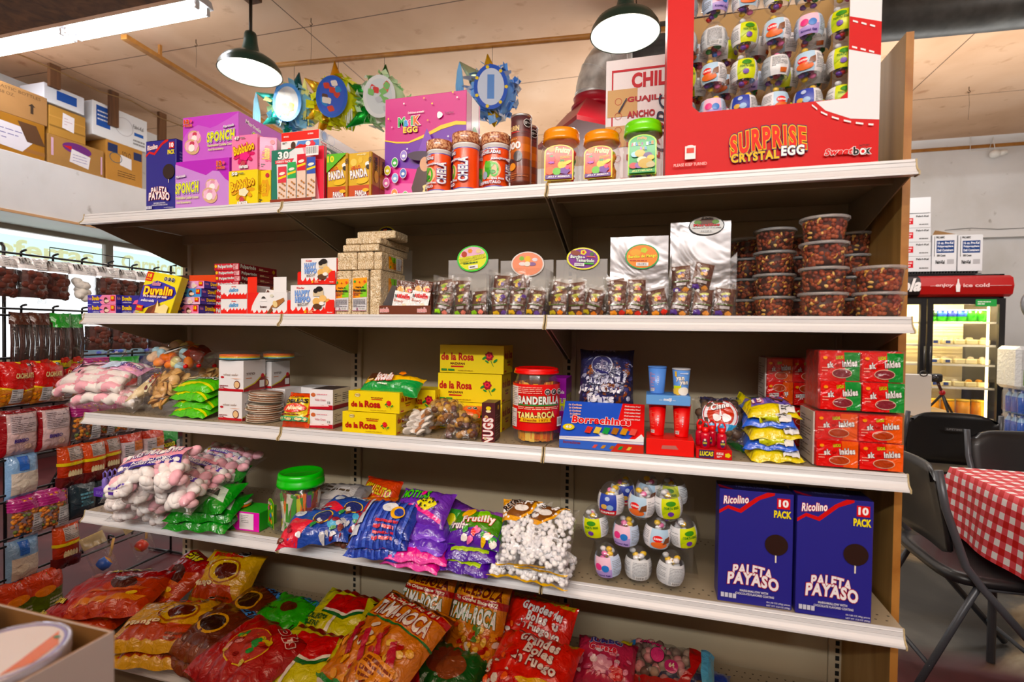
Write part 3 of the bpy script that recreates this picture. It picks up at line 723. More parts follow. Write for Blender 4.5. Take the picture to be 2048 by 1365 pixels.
def cookie(A,cx,cy,s,pale=False):
 W_,H_=A.sf.W,A.sf.H; pk,wh,jm=('#f2b2d0','#faf4f2','#c84a62')if not pale else('#f0c4de','#fbf7f7','#e0a0b8')
 for(dx,dy,k)in((0,.5*s,1),(-.3*s,-.5*s,1.1)):
  A.ell(cx+dx/W_,cy+dy/H_,s*.95*k,s*.72*k,'#d9b690',ang=-25); A.ell(cx+(dx-.35*s)/W_,cy+(dy+.12*s)/H_,s*.46*k,s*.48*k,pk,lobes=5); A.ell(cx+(dx+.4*s)/W_,cy+(dy+.1*s)/H_,s*.42*k,s*.5*k,pk,lobes=5)
  A.ell(cx+(dx+.05*s)/W_,cy+(dy+.35*s)/H_,s*.3*k,s*.22*k,jm); A.ell(cx+dx/W_,cy+(dy-.12*s)/H_,s*.38*k,s*.36*k,wh)
def a_sponch(A,flip=False,pale=False):
 lt='#d98fe0' if not pale else '#dda6e6'
 if not flip:A.poly([(0,0),(1,0),(1,.98),(.86,.88),(.62,.74),(.5,.7),(.42,.74),(.28,.8),(.15,.74),(.06,.62),(0,.5)],'#c66bd0'); cookie(A,.22,.42,.034)
 else:A.poly([(0,0),(1,0),(1,.52),(.93,.58),(.82,.74),(.7,.76),(.58,.68),(.45,.74),(.2,.86),(0,.95)],'#c993dc'); cookie(A,.7,.36,.034,True)
 bx=(.46,.95)if not flip else(.02,.46)
 A.text('SPONCH',bx[0],.38 if not flip else .34,bx[1],.60 if not flip else .56,'#e9ee4a',.06,out='#3a2f96',ow=.05,out2='#f6eef8',ang=2,shear=.12)
 A.text('Marshmallow Cookies Coconut',bx[0]+.01,.27 if not flip else .22,bx[1],.33 if not flip else .28,'#dfe8a0',.03); A.text('And Strawberry',bx[0]+.02,.17 if not flip else .12,bx[0]+.3,.23 if not flip else .18,'#dfe8a0',.03)
 A.text('Marinela',bx[1]-.2 if not flip else bx[0]+.01,.66,bx[1]-.01 if not flip else bx[0]+.2,.72,'#fbf3fb',.03,out='#5c3b9c',shear=.3,ang=6)
 tx=.05 if not flip else .8; A.text('12',tx,.84,tx+.09,.93,'#d8222a',.06,out='#f4e23c',ow=.06); A.ell(tx+.13,.885,.006,.006,'#e05a8c'); A.text('PACKS',tx,.765,tx+.15,.815,'#d8222a',.04,out='#f4e23c',ow=.06)
def a_sponch_side(A):A.text('Marinela',.1,.78,.35,.88,'#fbf3fb',.03,ang=-8); A.text('SPONCH',.2,.42,.8,.66,'#e9ee4a',.06,out='#3a2f96',out2='#f6eef8',ang=-4)
sp=pbox('cookie_box','magenta marshmallow cookie carton standing on the shelf under a larger one','box',351,458,320,.025,'A',.10,'#b53bbf',{'front':lambda A:a_sponch(A,True)})
_t=Z(400,320,.025)+.002
x0=X(363,.03,_t); sp2=carton('cookie_box','large magenta marshmallow cookie carton stacked on top of a smaller one','box',(x0,.035,_t),X(475,.03,_t)-x0,.30,Z(420,228,.03)-_t,{'all':'#c04fca','top':'#7a4a5a'},{'front':a_sponch,'right':a_sponch_side},0,'gloss')
# the back of the upper carton rests on a second lower carton hidden behind

pbox('cookie_box','second magenta cookie carton hidden behind the lower one','box',351,452,320,.14,'A',.18,'#b53bbf',{},base=0)
bc=[c for c in sc.objects if c.name.startswith('cookie_box')][-1]; bc.scale=(1,1,(_t-.002-SZ['A'])/(max(v[2]for v in bc.bound_box)+1e-6))
def a_bub(c1,c2,num):
 def f(A):
  for k in range(9):a=k*.7; A.ell(.5+.3*math.cos(a),.45+.2*math.sin(a),.014,.007,c1,ang=k*40)
  A.ell(.52,.42,.024,.02,c1,lobes=6)
  A.text('Bubbaloo',.1,.48,.92,.74,'#f4d21c',.07,out='#a8141c',ow=.05,ang=12,shear=.1); A.ell(.55,.38,.02,.014,c2,lobes=5)
  A.text(num,.15,.86,.35,.95,'#ffffff',.05,out='#555a60'); A.lines(.4,.88,.62,.93,1,'#667'); A.ell(.5,.17,.010,.010,'#c2505c'); A.text('cereza',.35,.04,.7,.12,'#ffffff',.04,out='#999999')
 return f
def a_bub_side(c1):
 def f(A):
  A.ell(.55,.5,.02,.03,c1,lobes=6); A.text('Bubbaloo',.05,.38,.72,.60,'#f4d21c',.07,out='#a8141c',ang=88); A.ell(.75,.85,.008,.008,'#c23b4c'); A.lines(.1,.08,.4,.2,2,'#555')
 return f
zb=SZ['A']; pbox('gum_box','yellow bubble gum box under the pink ones, nearest the magenta cartons','box',457,515,341,.02,'A',.055,'#f0dc12',{'front':a_bub('#e0a818','#f2efcf','50'),'right':a_bub_side('#e0a818')},group='yellow gum boxes')
pbox('gum_box','yellow bubble gum box turned side on, next to the green and red snack box','box',517,541,341,.035,'A',.07,'#e8d010',{'front':a_bub_side('#e0a818')},group='yellow gum boxes')
zt=Z(486,341,.02)+.001
def pk(u0,u1,vt,y,d,lab,w=None,rz=0):
 x0=X(u0,y,zt); h=Z((u0+u1)/2,vt,y)-zt
 carton('gum_box',lab,'box',(x0,y,zt),X(u1,y,zt)-x0,d,h,'#f08cb8',{'front':a_bub('#d22a6c','#e8408a','47'),'right':a_bub_side('#d22a6c')},rz,'gloss','pink gum boxes')
pk(463,514,270,.022,.062,'pink bubble gum box facing forward on the yellow gum boxes')
# turned box next to it

x0=X(516,.024,zt); carton('gum_box','pink bubble gum box turned away, right of the forward facing pink one','box',(x0,.03,zt),.058,.075,Z(530,272,.03)-zt,'#e880ac',{'front':a_bub_side('#d22a6c'),'right':a_bub_side('#d22a6c')},24,'gloss','pink gum boxes')
def a_30(A):
 A.rect(0,0,1,1,'#e9eef0'); A.poly([(0,0),(.12,0),(.1,.8),(.45,1),(0,1)],'#2f7a66'); A.poly([(.75,1),(1,1),(1,0),(.9,0)],'#dc3a4e'); A.poly([(.6,1),(.78,1),(.93,0),(.85,0)],'#eda6b2')
 A.text('30',.13,.82,.34,.96,'#ffffff',.08,out='#22604e'); A.poly([(.08,.74),(.44,.72),(.4,.77),(.44,.82),(.08,.80)],'#d8505c'); A.text('VARIETY PACK',.1,.75,.38,.79,'#ffffff',.02)
 for k,(c,t)in enumerate((('#d84a58',.68),('#3fae62',.74),('#cf2f3e',.86),('#3a58b0',.78))):
  x=.14+.2*k; A.rect(x,.06,x+.16,t,'#e9d2c2'); A.rect(x,t-.30,x+.16,t,c); A.poly([(x,t-.2),(x+.16,t-.16),(x+.16,t-.2),(x,t-.24)],'#f0d850'); A.ell(x+.08,t-.13,.012,.005,'#f6f2e4',ang=8)
  for q in range(9):A.ell(x+.02+.13*((q*37)%10)/10,.1+.3*q/9,.0035,.003,'#b8814a')
 A.rect(.06,.0,.85,.05,'#8a3a26'); A.barcode(.74,.8,.97,.97)
sb=pbox('snack_box','green, white and red thirty-count peanut snack box below the open red tray','box',543,648,297,.02,'A',.12,{'all':'#2a6e56','front':'#e9eef0','right':'#1f5c48'},{'front':a_30,'right':lambda A:(A.text('30',.1,.78,.6,.95,'#ffffff',.08),A.rect(0,0,.1,1,'#d22f44'))})
zt=Z(595,297,.02)+.001
pbox('snack_box','second peanut snack box behind the green, white and red one','box',560,655,299,.145,'A',.12,'#2a6e56',{})
def a_kj(A):
 A.rect(0,0,1,.55,'#f0f2f4'); A.poly([(.45,.5),(1,.5),(1,0),(.35,0)],'#5b8fd4'); A.poly([(0,0),(.4,0),(.9,.35),(.85,.45),(.6,.3),(.5,.35),(.35,.18),(.2,.2),(.1,.08),(0,.12)],'#d8242a')
 A.ell(.33,.3,.010,.014,'#4a2e1c'); A.ell(.8,.3,.016,.012,'#e24a58',lobes=5); A.ell(.72,.35,.010,.008,'#f2f2f2'); A.lines(.05,.4,.2,.5,2,'#666')
 A.text('APERTURA FACILE',.08,.72,.22,.8,'#ffffff',.02); A.text('EASY OPENING',.72,.76,.86,.84,'#ffffff',.02)
def a_kjs(A):
 A.rect(0,0,1,1,'#f1f2f4'); A.rect(.02,.5,.98,.52,'#222'); A.ell(.11,.78,.012,.014,'#7ea2dc'); A.ering(.11,.78,.018,.018,.002,'#9fb4dc'); A.text('Kinder',.03,.36,.17,.46,'#d8242a',.04); A.text('Joy',.04,.18,.14,.32,'#e8b41c',.08,out='#333')
 A.text('Kinder',.84,.34,.96,.42,'#d8242a',.04); A.lines(.22,.08,.75,.44,6,'#8a8a8a',4,.35); A.ering(.26,.76,.02,.018,.001,'#a8b4d8')
zk=zt; x0=X(563,.05,zk); o=carton('open_tray','red and white open chocolate egg tray lying on the green, white and red box','tray',(x0,.048,zk),.155,.235,.070,{'all':'#eceef0','front':'#e23a28','top':'#e9eaec'},{'front':a_kj,'right':a_kjs},0,'gloss')
def a_panda(A):
 A.rect(0,0,1,1,'#d9b23c'); A.rect(0,0,1,.30,'#c2542c'); A.ell(.2,.8,.012,.012,'#e9cf70'); A.ell(.5,.84,.008,.010,'#e6c25a',lobes=6)
 A.text('meiji',.35,.93,.75,.98,'#f4e6b0',.03); A.text('PANDA',.06,.46,.8,.64,'#fbf8f4',.08,out='#8a5a9a',ow=.04,ang=6); A.text('HELLO',.1,.64,.5,.72,'#d8602a',.04,ang=8)
 A.ell(.82,.74,.009,.008,'#fafafa'); A.ell(.84,.68,.008,.007,'#222'); A.ell(.6,.38,.022,.009,'#e8c24a',ang=8); A.text('PANDA',.3,.06,.8,.18,'#fbf8f4',.08,out='#8a5a9a'); A.ell(.75,.18,.012,.006,'#e8b83a')
 A.rect(.9,0,1,1,'#b98a2c'); A.text('PANDA',.84,.78,1.06,.86,'#3a2a18',.05,ang=90)
def a_panda_s(A):A.rect(0,0,1,.3,'#8f3a1e'); A.rect(.48,0,.52,1,'#6e4a1a'); A.text('PANDA',-.02,.72,.5,.84,'#4a2a14',.05,ang=90); A.text('PANDA',.5,.72,1.02,.84,'#4a2a14',.05,ang=90); A.ell(.25,.5,.012,.02,'#d8b04a')
def a_panda10(A):a_panda(A); A.poly([(0,1),(0,.6),(.95,1)],'#62b83c'); A.text('10',.04,.82,.36,.96,'#f0e040',.07)
pbox('biscuit_box','golden panda biscuit box with green corner and number ten','box',655,697,309,.025,'A',.09,'#c9a03a',{'front':a_panda10},group='panda biscuit boxes')
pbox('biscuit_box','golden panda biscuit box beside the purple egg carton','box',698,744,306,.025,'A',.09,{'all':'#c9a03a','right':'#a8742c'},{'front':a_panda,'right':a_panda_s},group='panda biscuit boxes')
def a_magik(A):
 A.poly([(0,0),(1,0),(1,.68),(.88,.69),(.7,.66),(.5,.6),(.3,.56),(.15,.57),(0,.6)],'#6a2ea6')
 A.poly([(0,0),(1,0),(1,.28),(.5,.3),(0,.36)],'#d83a94'); A.poly([(0,0),(1,0),(1,.14),(0,.2)],'#e86cb0')
 A.poly([(0,.6),(.15,.57),(.3,.56),(.5,.6),(.7,.66),(.88,.69),(1,.68),(1,.71),(.88,.725),(.7,.70),(.5,.63),(.3,.575),(.15,.585),(0,.61)],'#f4cf2a')
 for ch,x,c in(('M',.17,'#2fa85a'),('a',.245,'#4a9fe0'),('g',.295,'#e8408a'),('i',.335,'#3ab060'),('K',.365,'#e8702a')):A.text(ch,x,.72-.03*(ch=='g'),x+(.085 if ch in 'MK' else .05 if ch!='i' else .025),.81 if ch in 'MKi' else .78,c,.08,out='#ffffff',ow=.06)
 A.text('EGG',.24,.655,.42,.71,'#f6dc2a',.09,out='#a81a70'); A.text('Delicious aromatic',.3,.83,.5,.85,'#ffffff',.02); A.ell(.69,.79,.010,.011,'#ffffff',lobes=3); A.text('TopToy',.75,.79,.86,.81,'#5a1a48',.02)
 for i,(x,y,c)in enumerate(((.1,.72,'#e8a0c8'),(.25,.93,'#fff'),(.5,.96,'#f0b060'),(.6,.9,'#f8e040'),(.9,.93,'#fff'),(.55,.75,'#f0a050'),(.85,.98,'#f8e040'),(.06,.8,'#f8e040'),(.3,.5,'#ffffff'),(.6,.5,'#ffffff'),(.8,.58,'#ffffff'))):A.ell(x,y,.004,.004,c,star=6)
 for x,y,c in((.26,.44,'#9a8ad8'),(.15,.38,'#3fae4e'),(.06,.31,'#d8d04a'),(.26,.27,'#5a78c8'),(.16,.23,'#8fb8e8'),(.05,.19,'#e07ab8'),(.64,.46,'#5cc0b8'),(.16,.08,'#e89a5a'),(.08,.03,'#7a6ac0'),(.3,.05,'#7ac060')):
  A.ell(x,y,.0125,.017,'#f2e6f4'); A.ell(x,y,.0108,.0148,c); A.ell(x,y-.006,.006,.005,'#ffffff66'[:7])
  # witch hat and shawl of the costume picture

 A.poly([(.44,.42),(.56,.66),(.62,.56),(.64,.42)],'#7a44b4'); A.ell(.5,.41,.052,.016,'#3a2440',ang=-6); A.poly([(.38,.12),(.45,.3),(.6,.38),(.72,.3),(.8,.06),(.4,.05)],'#4a3230'); A.ell(.54,.33,.018,.024,'#d8a888'); A.ell(.62,.1,.03,.022,'#f2e0a0',lobes=7)
 A.rect(0,.03,.3,.045,'#f4cf2a')
def a_magik_s(A):A.rect(.35,0,1,1,'#eeeaf0'); A.rect(.9,0,1,1,'#c02a80'); A.ell(.62,.55,.035,.07,'#38a848'); A.ell(.55,.6,.006,.008,'#1a3a20'); A.ell(.7,.6,.006,.008,'#1a3a20'); A.ell(.62,.48,.010,.008,'#c83a3a')
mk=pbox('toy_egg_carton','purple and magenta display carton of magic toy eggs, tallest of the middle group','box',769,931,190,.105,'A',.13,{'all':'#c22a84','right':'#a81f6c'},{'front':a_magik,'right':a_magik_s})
# ---- orange snack cans

def can(label,u0,u1,vt,y,turn):
 z=SZ['A']; x0,x1=X(u0,y,z),X(u1,y,z); r=(x1-x0)/2*.97; yc=y+r; zt_=Z((u0+u1)/2,vt+6,yc-r)-z
 x=(x0+x1)/2; h=zt_
 t=empty('seasoning_can',(x,yc,z+.0006),label=label,cat='can',group='orange chela seasoning cans')
 b=MB(); b.lathe([(r*.88,0),(r*.9,.004),(r*.9,h*.78),(r*.95,h*.79),(r*.95,h*.83),(r*.9,h*.835)],'#f4f2f0','plastic',40); b.build('body',t)
 l=MB(); l.lathe([(r*.98,h*.82),(r*1.0,h*.83),(r*1.02,h*.985),(r*1.0,h)],'#b8693e','chili_lid',40); l.build('lid',t,label='lid crusted with chili powder')
 w=MB(); w.lathe([(r*.905,h*.06),(r*.905,h*.075)],'#3f57b8','gloss',40,capb=False,capt=False); w.lathe([(r*.905,h*.075),(r*.905,h*.73)],'#ef5f22','gloss',40,capb=False,capt=False); w.lathe([(r*.905,h*.73),(r*.905,h*.745)],'#3f57b8','gloss',40,capb=False,capt=False)
 S=cyl_surf(r*.907,h*.08,h*.73,-170+turn,-10+turn); A=Art(w,S,'gloss')
 A.ell(.45,.42,.034,.028,'#f8c8a0'); A.ell(.36,.45,.010,.026,'#4fae3c',ang=10); A.ering(.56,.42,.014,.022,.006,'#58bc42'); A.ell(.42,.56,.016,.010,'#6fc04c'); A.ell(.5,.36,.012,.006,'#3f9a34'); A.ell(.3,.28,.010,.012,'#9fb0c8')
 A.text('MICHELADAS',.12,.83,.72,.92,'#f6f4f4',.06,out='#3a55b0',arc=.2); A.text('Para Preparar',.2,.93,.66,.98,'#f6f4f4',.05,out='#3a55b0',arc=.2)
 A.text('Antojitos',.48,.66,.86,.74,'#f6f4f4',.05,out='#3a55b0',ang=4); A.text('DISFRUTALO',.15,.03,.72,.11,'#f6f4f4',.06,out='#3a55b0'); A.text('Que Rico',.5,.13,.8,.2,'#f6f4f4',.05,out='#3a55b0')
 A.text('CHELA',.62,.33,1.26,.55,'#f6f4f4',.08,out='#2f4cae',ang=90)
 w.build('wrap_label',t); return t
def chili():
 m=mat('chili_lid',.35,coat=.6,color='#b5673c'); nt=m.node_tree; b=nt.nodes['Principled BSDF']; tc=nt.nodes.new('ShaderNodeTexCoord'); n=nt.nodes.new('ShaderNodeTexNoise'); n.inputs['Scale'].default_value=160; nt.links.new(tc.outputs['Object'],n.inputs[0])
 r=nt.nodes.new('ShaderNodeValToRGB'); r.color_ramp.elements[0].color=(*lin('#8a3a18'),1); r.color_ramp.elements[1].color=(*lin('#e8b890'),1); r.color_ramp.elements[0].position=.4; r.color_ramp.elements[1].position=.62; nt.links.new(n.outputs['Fac'],r.inputs[0]); nt.links.new(r.outputs[0],b.inputs['Base Color'])
chili()
can('orange chela seasoning can in front of the purple egg carton, shortest of the three',842,893,272,.012,-38)
can('orange chela seasoning can in the middle of three with the name down its side',893,950,256,.012,-62)
can('orange chela seasoning can showing a green iguana, next to the chocolate tube',953,1012,258,.012,0)
can('orange chela seasoning can half hidden behind the front row',938,984,274,.095,20)
# ---- chocolate tubes

def choctube(label,u0,u1,vt,y,shade):
 z=SZ['A']; x0,x1=X(u0,y,z),X(u1,y,z); r=(x1-x0)/2*.98; h=Z((u0+u1)/2,vt+5,y)-z; t=empty('chocolate_tube',((x0+x1)/2,y+r,z+.0006),label=label,cat='tube',group='brown chocolate tubes')
 b=MB(); c=['#5a2c22','#7a3a24','#8a4226','#6a3328','#a8562a','#c8702e','#b05f2a','#6a3a3a','#5a3030','#4f2c30']
 b.lathe([(r,h*k/10)for k in range(11)],c[0],'gloss',36,cols=c);
 A=Art(b,cyl_surf(r+.0004,0,h,-165,-15),'gloss')
 A.text('TURIN',.05,.78,.52,.85,'#e8c890',.04); A.poly([(.15,.755),(.55,.755),(.5,.765),(.2,.77)],'#c8302a'); A.text('TEQUILA',.1,.655,.45,.675,'#e8c890',.02); A.text('1800',-.12,.53,.58,.63,'#f4f0ec',.07)
 A.ell(.48,.43,.013,.016,'#4a4040'); A.ell(.2,.36,.012,.010,'#3a2424'); A.ell(.28,.29,.012,.011,'#e89a4a',ang=30); A.lines(.15,.12,.85,.2,3,'#c87a4a',3,.3); A.ell(.8,.88,.012,.013,'#f4f4f4',n=8,ang=22.5); A.ell(.8,.88,.0105,.0115,'#141414',n=8,ang=22.5); A.lines(.7,.86,.9,.9,3,'#f4f4f4',3,.4); A.lines(.6,.75,.9,.76,1,'#20202a',5)
 b.build('body',t); l=MB(); l.lathe([(r*1.02,h-.004),(r*1.02,h+.003),(r*.96,h+.004)],'#cfcfd2','steel',36); l.build('rim',t,label='silver metal rim'); return t
choctube('tall brown and copper chocolate tube beside the third orange can',1015,1057,224,.014,0)
choctube('chocolate tube standing behind the tall brown one, mostly hidden',1032,1070,247,.085,0)
# ---- square-shouldered clear jars

def candyjar(label,u0,u1,vt,y,sz,lidc,lab,fill,group=None,h=None,rot=0,lidh=.2,sq=.25):
 z=SZ[sz]if isinstance(sz,str)else sz; x0,x1=X(u0,y,z),X(u1,y,z); r=(x1-x0)/2/1.02; yc=y+r; x=(x0+x1)/2
 h=h or Z((u0+u1)/2,vt+8,yc-r)-z
 t=empty('candy_jar',(x,yc,z+.0006),(0,0,rot),label=label,cat='jar',group=group); hb=h*(1-lidh)
 b=MB(); b.lathe([(r*.80,0),(r*.9,.004),(r*.96,.014),(r*.96,hb*.72),(r*.93,hb*.84),(r*.82,hb*.97),(r*.80,hb)],'#ffffff','cleartub',48,sq=sq,capt=False); b.build('jar_body',t,label='clear plastic jar')
 l=MB(); lr=r*.96
 l.lathe([(lr*.9,hb-.002),(lr,hb+.001),(lr,hb+h*lidh*.22),(lr*.985,hb+h*lidh*.26),(lr*.985,hb+h*lidh*.5),(lr*.96,hb+h*lidh*.55),(lr*.97,hb+h*lidh*.62),(lr*.95,hb+h*lidh*.9),(lr*.9,h),(lr*.85,h),(lr*.8,h-.003)],lidc,'lidplastic',44); l.build('lid',t)
 f=MB(); fill(f,r*.84,hb*.9); f.build('candy_filling',t,kind='stuff')
 if lab:q=MB(); lab(q,r,hb); q.build('label',t)
 return t
mat('lidplastic',.25,coat=.5)
def fill_blobs(cols,s=.012,n=90,seed=1,flat=1.0):
 def f(mb,r,h):
  rr=random.Random(seed)
  for i in range(n):
   a=rr.uniform(0,6.283); q=(r-s)*math.sqrt(rr.uniform(.45,1)); z=s+(h-2*s)*rr.random()
   M=Matrix.Rotation(rr.uniform(0,3),3,Vector((rr.random(),rr.random(),rr.random())).normalized()); mb.blob((q*math.cos(a),q*math.sin(a),z),(s,s*flat,s*.8),rr.choice(cols),'candy',M,7,5)
 return f
def fill_sticks(cols,n=70,w=.008,seed=2,tilt=.25,lh=.9):
 def f(mb,r,h):
  rr=random.Random(seed)
  for i in range(n):
   a=rr.uniform(0,6.283); q=(r-.008)*math.sqrt(rr.uniform(.5,.98)); L=h*lh*rr.uniform(.85,1)/2
   M=Matrix.Translation((q*math.cos(a),q*math.sin(a),L+.004+rr.random()*(h-2*L)*.5))@Matrix.Rotation(rr.uniform(-tilt,tilt),4,Vector((math.cos(a),math.sin(a),0)))@Matrix.Rotation(a,4,'Z')
   c=rr.choice(cols); mb.box((-.0025,-w/2,-L),(.0025,w/2,L),c,'film',.001,M);
   if rr.random()<.7:mb.box((-.003,-w/2-.0003,-L*rr.uniform(.1,.6)),(.003,w/2+.0003,L*rr.uniform(.2,.7)),rr.choice(cols),'film',.001,M)
 return f
def flat_front(mb,r,hb,w,z0,z1,art,m='gloss',y=None):
 A=Art(mb,Flat((-w/2,y or-(r*.985),z0),(w,0,0),(0,0,z1-z0)),m); art(A)
def arch(A,c1,c2,top=.2):
 pts=[(0,0),(1,0),(1,1-top)]+[(.5+.5*math.cos(a*math.pi/10),1-top+top*math.sin(a*math.pi/10))for a in range(1,10)]+[(0,1-top)]
 A.poly(pts,c1); A.poly([(.5+(x-.5)*.92,.5+(y-.5)*.95)for x,y in pts],c2)
def lab_fruit(q,r,hb):
 def art(A):
  arch(A,'#f6e22a','#e8552c'); A.ell(.25,.88,.010,.008,'#f09a3c'); A.text('Fruitzy',.38,.72,.9,.92,'#f4f6c0',.07,out='#3f9a3c',ang=-6); A.lines(.55,.60,.92,.68,2,'#c8d04a',2,.4)
  A.text('JELLY',.08,.73,.3,.78,'#f4f4f4',.03); A.ell(.25,.6,.011,.013,'#e03a4a'); A.ell(.25,.68,.010,.004,'#2f9a4a',star=5); A.ell(.25,.5,.014,.005,'#a84ac0',star=7)
  A.ell(.62,.42,.013,.012,'#f2d23c'); A.ell(.62,.54,.012,.005,'#2f8a3a',star=6); A.ell(.8,.48,.013,.005,'#f4d84a',ang=20); A.ell(.2,.27,.013,.012,'#ee6f2a'); A.ell(.44,.24,.012,.011,'#6fc43c'); A.ell(.72,.25,.014,.010,'#6a2f9a',lobes=5); A.ell(.8,.34,.006,.006,'#e8407a')
  A.rect(.04,.03,.96,.14,'#5a2a86'); A.text('JELLY BEBIDA',.12,.055,.88,.115,'#f4f0f8',.03,shear=.3)
 flat_front(q,r,hb,r*1.45,hb*.1,hb*.98*.86,art)
candyjar('clear fruit jelly jar with orange lid, left of its twin',1074,1155,243,.014,'A','#f09a16',lab_fruit,fill_blobs(['#f08a1e','#f4b428','#e23c30','#5aae2e','#f2a02c','#f6d040'],.017,120,3),'orange lidded jelly jars',rot=4)
candyjar('clear fruit jelly jar with orange lid, between its twin and the green lidded jar',1158,1239,248,.014,'A','#f09a16',lab_fruit,fill_blobs(['#f09a1e','#f4c028','#f08a30','#a0c02e','#f2a02c'],.017,120,5),'orange lidded jelly jars',rot=-4)
def lab_green(q,r,hb):
 def art(A):
  arch(A,'#b8f04a','#3fae5a'); A.text('Fruitzy',.32,.84,.66,.93,'#f0c080',.07,out='#2f6a3c',arc=.3)
  for i,ch in enumerate('JELLY ICE'):
   if ch!=' ':A.text(ch,.1+.09*i,.72+.01*math.sin(i),.17+.09*i,.80+.01*math.sin(i),['#e84a6a','#f4f4f4','#4a6ae0','#f08a2a','#c83ac0'][i%5],.08)
  for i,ch in enumerate('BAR'):A.text(ch,.42+.09*i,.60,.49+.09*i,.68,['#c060d0','#f0a040','#4a80e0'][i],.08)
  for x,y,c,s in((.25,.5,'#a0d8f0',.011),(.42,.52,'#f4b83a',.014),(.7,.46,'#5a3a7a',.012),(.8,.4,'#e8c83a',.010),(.5,.35,'#d8e8c8',.014),(.2,.22,'#c84a4a',.012),(.4,.22,'#8a5aa8',.012),(.62,.26,'#c8a83a',.02),(.8,.22,'#c2b88a',.012)):A.ell(x,y,s,s*.7,c)
  A.rect(.04,.03,.96,.12,'#2aa04a'); A.text('JELLY HELADA',.14,.05,.86,.1,'#f0f0a0',.03,shear=.3)
 flat_front(q,r,hb,r*1.35,hb*.1,hb*.9,art)
candyjar('clear jar of jelly sticks with bright green lid beside the big red carton',1241,1327,226,.014,'A','#7fe04a',lab_green,fill_sticks(['#4aa83c','#e8c83a','#e8602a','#3a6ac0','#c8d84a','#8a3aa0','#d8e8d0'],90,.012,4,.6,.25),rot=0)
# extra sticks layers for the green jar

# ---- chili box behind

def a_chile(A):
 A.rect(.06,.0,.075,.93,'#b8343c'); A.rect(.06,.915,1,.93,'#b8343c'); A.text('CHILE TYPE',.26,.80,1.06,.90,'#b8343c',.06)
 A.rect(.02,.62,.32,.80,'#c9a878'); A.rect(0,.42,.22,.56,'#c9a878')
 for i,n in enumerate(('GUAJILLO','ANCHO','PASILLA','MORITA','PIQUIN')):
  y=.70-.095*i; A.text(n,.22,y,.22+.055*len(n),y+.045,'#a8343c',.05); A.ering(.13,y+.02,.012,.012,.0012,'#b8343c'); A.ering(.72,y+.04,.012,.012,.0012,'#b8343c')
 A.text('CABC',.30,.50,.86,.60,'#2a3048',.0,ang=84,shear=.2); A.poly([(.14,.64),(.22,.73),(.21,.735),(.13,.65)],'#2a3048')
 A.rect(.26,.12,.275,.2,'#a8343c'); A.rect(.16,.2,.42,.21,'#a8343c'); A.poly([(.12,.12),(.24,.12),(.18,.09)],'#a8343c'); A.poly([(.34,.12),(.46,.12),(.4,.09)],'#a8343c'); A.text('SAN DIEGO',.1,.02,.5,.06,'#a8343c',.05)
z=SZ['A']; x0=X(1208,.365,z); carton('chili_box','white carton with red dried chili checklist standing behind the green lidded jar','box',(x0,.365,z+.001),.34,.075,Z(1270,116,.365)-z,'#e9e8ea',{'front':a_chile},0,'card')
# ---- big red display carton with window, eggs inside

z=SZ['A']; x0,x1=X(1330,.012,z),X(1756,.012,z); w=x1-x0; H=.62; D=.34; y0=.012
wx0,wx1=X(1385,y0,z+.2)-x0,X(1696,y0,z+.2)-x0; wz0=Z(1540,212,y0)-z
t=empty('display_carton',(x0,y0,z+.0008),label='huge red and white display carton with an open window full of toy eggs',cat='box')
m=MB(); c='#ca0e06'; th=.005
def fr_(x_,z_):return(x_,0,z_)
bev=.018
# front sheet around the window

P=[(0,0),(w,0),(w,H),(wx1,H),(wx1,wz0+bev),(wx1-bev,wz0),(wx0+bev,wz0),(wx0,wz0+bev),(wx0,H),(0,H)]
n=len(P); m.add([(a,0,b)for a,b in P]+[(a,th,b)for a,b in P],[tuple(range(n)),tuple(range(n,2*n))[::-1]]+[(i,i+n,(i+1)%n+n,(i+1)%n)for i in range(n)],[c,'#b89a70']+['#c9a878']*n,'card')
m.box((0,th+.0002,0),(th,D,H),c,'card',0); m.box((w-th,th+.0002,0),(w,D,H),'#e8e8ea','card',0); m.box((th,D-th,0),(w-th,D,H),'#a98a5e','card',0); m.box((th+.0002,th+.0002,0),(w-th-.0002,D-th-.0002,th),'#a98a5e','card',0)
A=Art(m,Flat((0,-.0003,0),(w,0,0),(0,0,H)),'card')
X_=lambda u:(X(u,y0,z+.1)-x0)/w
Z_=lambda v,u=1550:(Z(u,v,y0)-z)/H
# white panels and red bands with dashed stitching

A.poly([(X_(1630),Z_(205,1630)),(wx1/w,wz0/H+.0),(wx1/w,wz0/H+bev/H),(wx1/w,1),(1,1),(1,Z_(240,1756)),(X_(1700),Z_(238,1700)),(X_(1650),Z_(222,1650))],'#eceef2')
A.poly([(wx1/w,Z_(100,1696)),(1,Z_(112,1754)),(1,Z_(45,1754)),(wx1/w,Z_(34,1696))],'#ca0e06')
def dash(pts,k=.5):
 for(ax_,az),(bx_,bz)in zip(pts,pts[1:]):
  e_=.0022/H; nx_=.6; qx,qz=ax_+(bx_-ax_)*nx_,az+(bz-az)*nx_
  A.poly([(ax_,az-e_),(qx,qz-e_),(qx,qz+e_),(ax_,az+e_)],'#f4f4f6')
dash([(X_(1700+u),Z_(105+.25*u-10,1700+u))for u in(0,17,34,51)]); dash([(X_(1700+u),Z_(44+.25*u,1700+u))for u in(0,17,34,51)])
dash([(X_(u),Z_(v,u))for u,v in((1622,212),(1640,226),(1662,236),(1686,243),(1710,248),(1735,251),(1752,252))])
A.text('SURPRISE',X_(1460),Z_(310,1540),X_(1612),Z_(266,1540),'#e8402a',.12,out='#f2c22a',ow=.05,out2='#3a2858',arc=.25,ang=3)
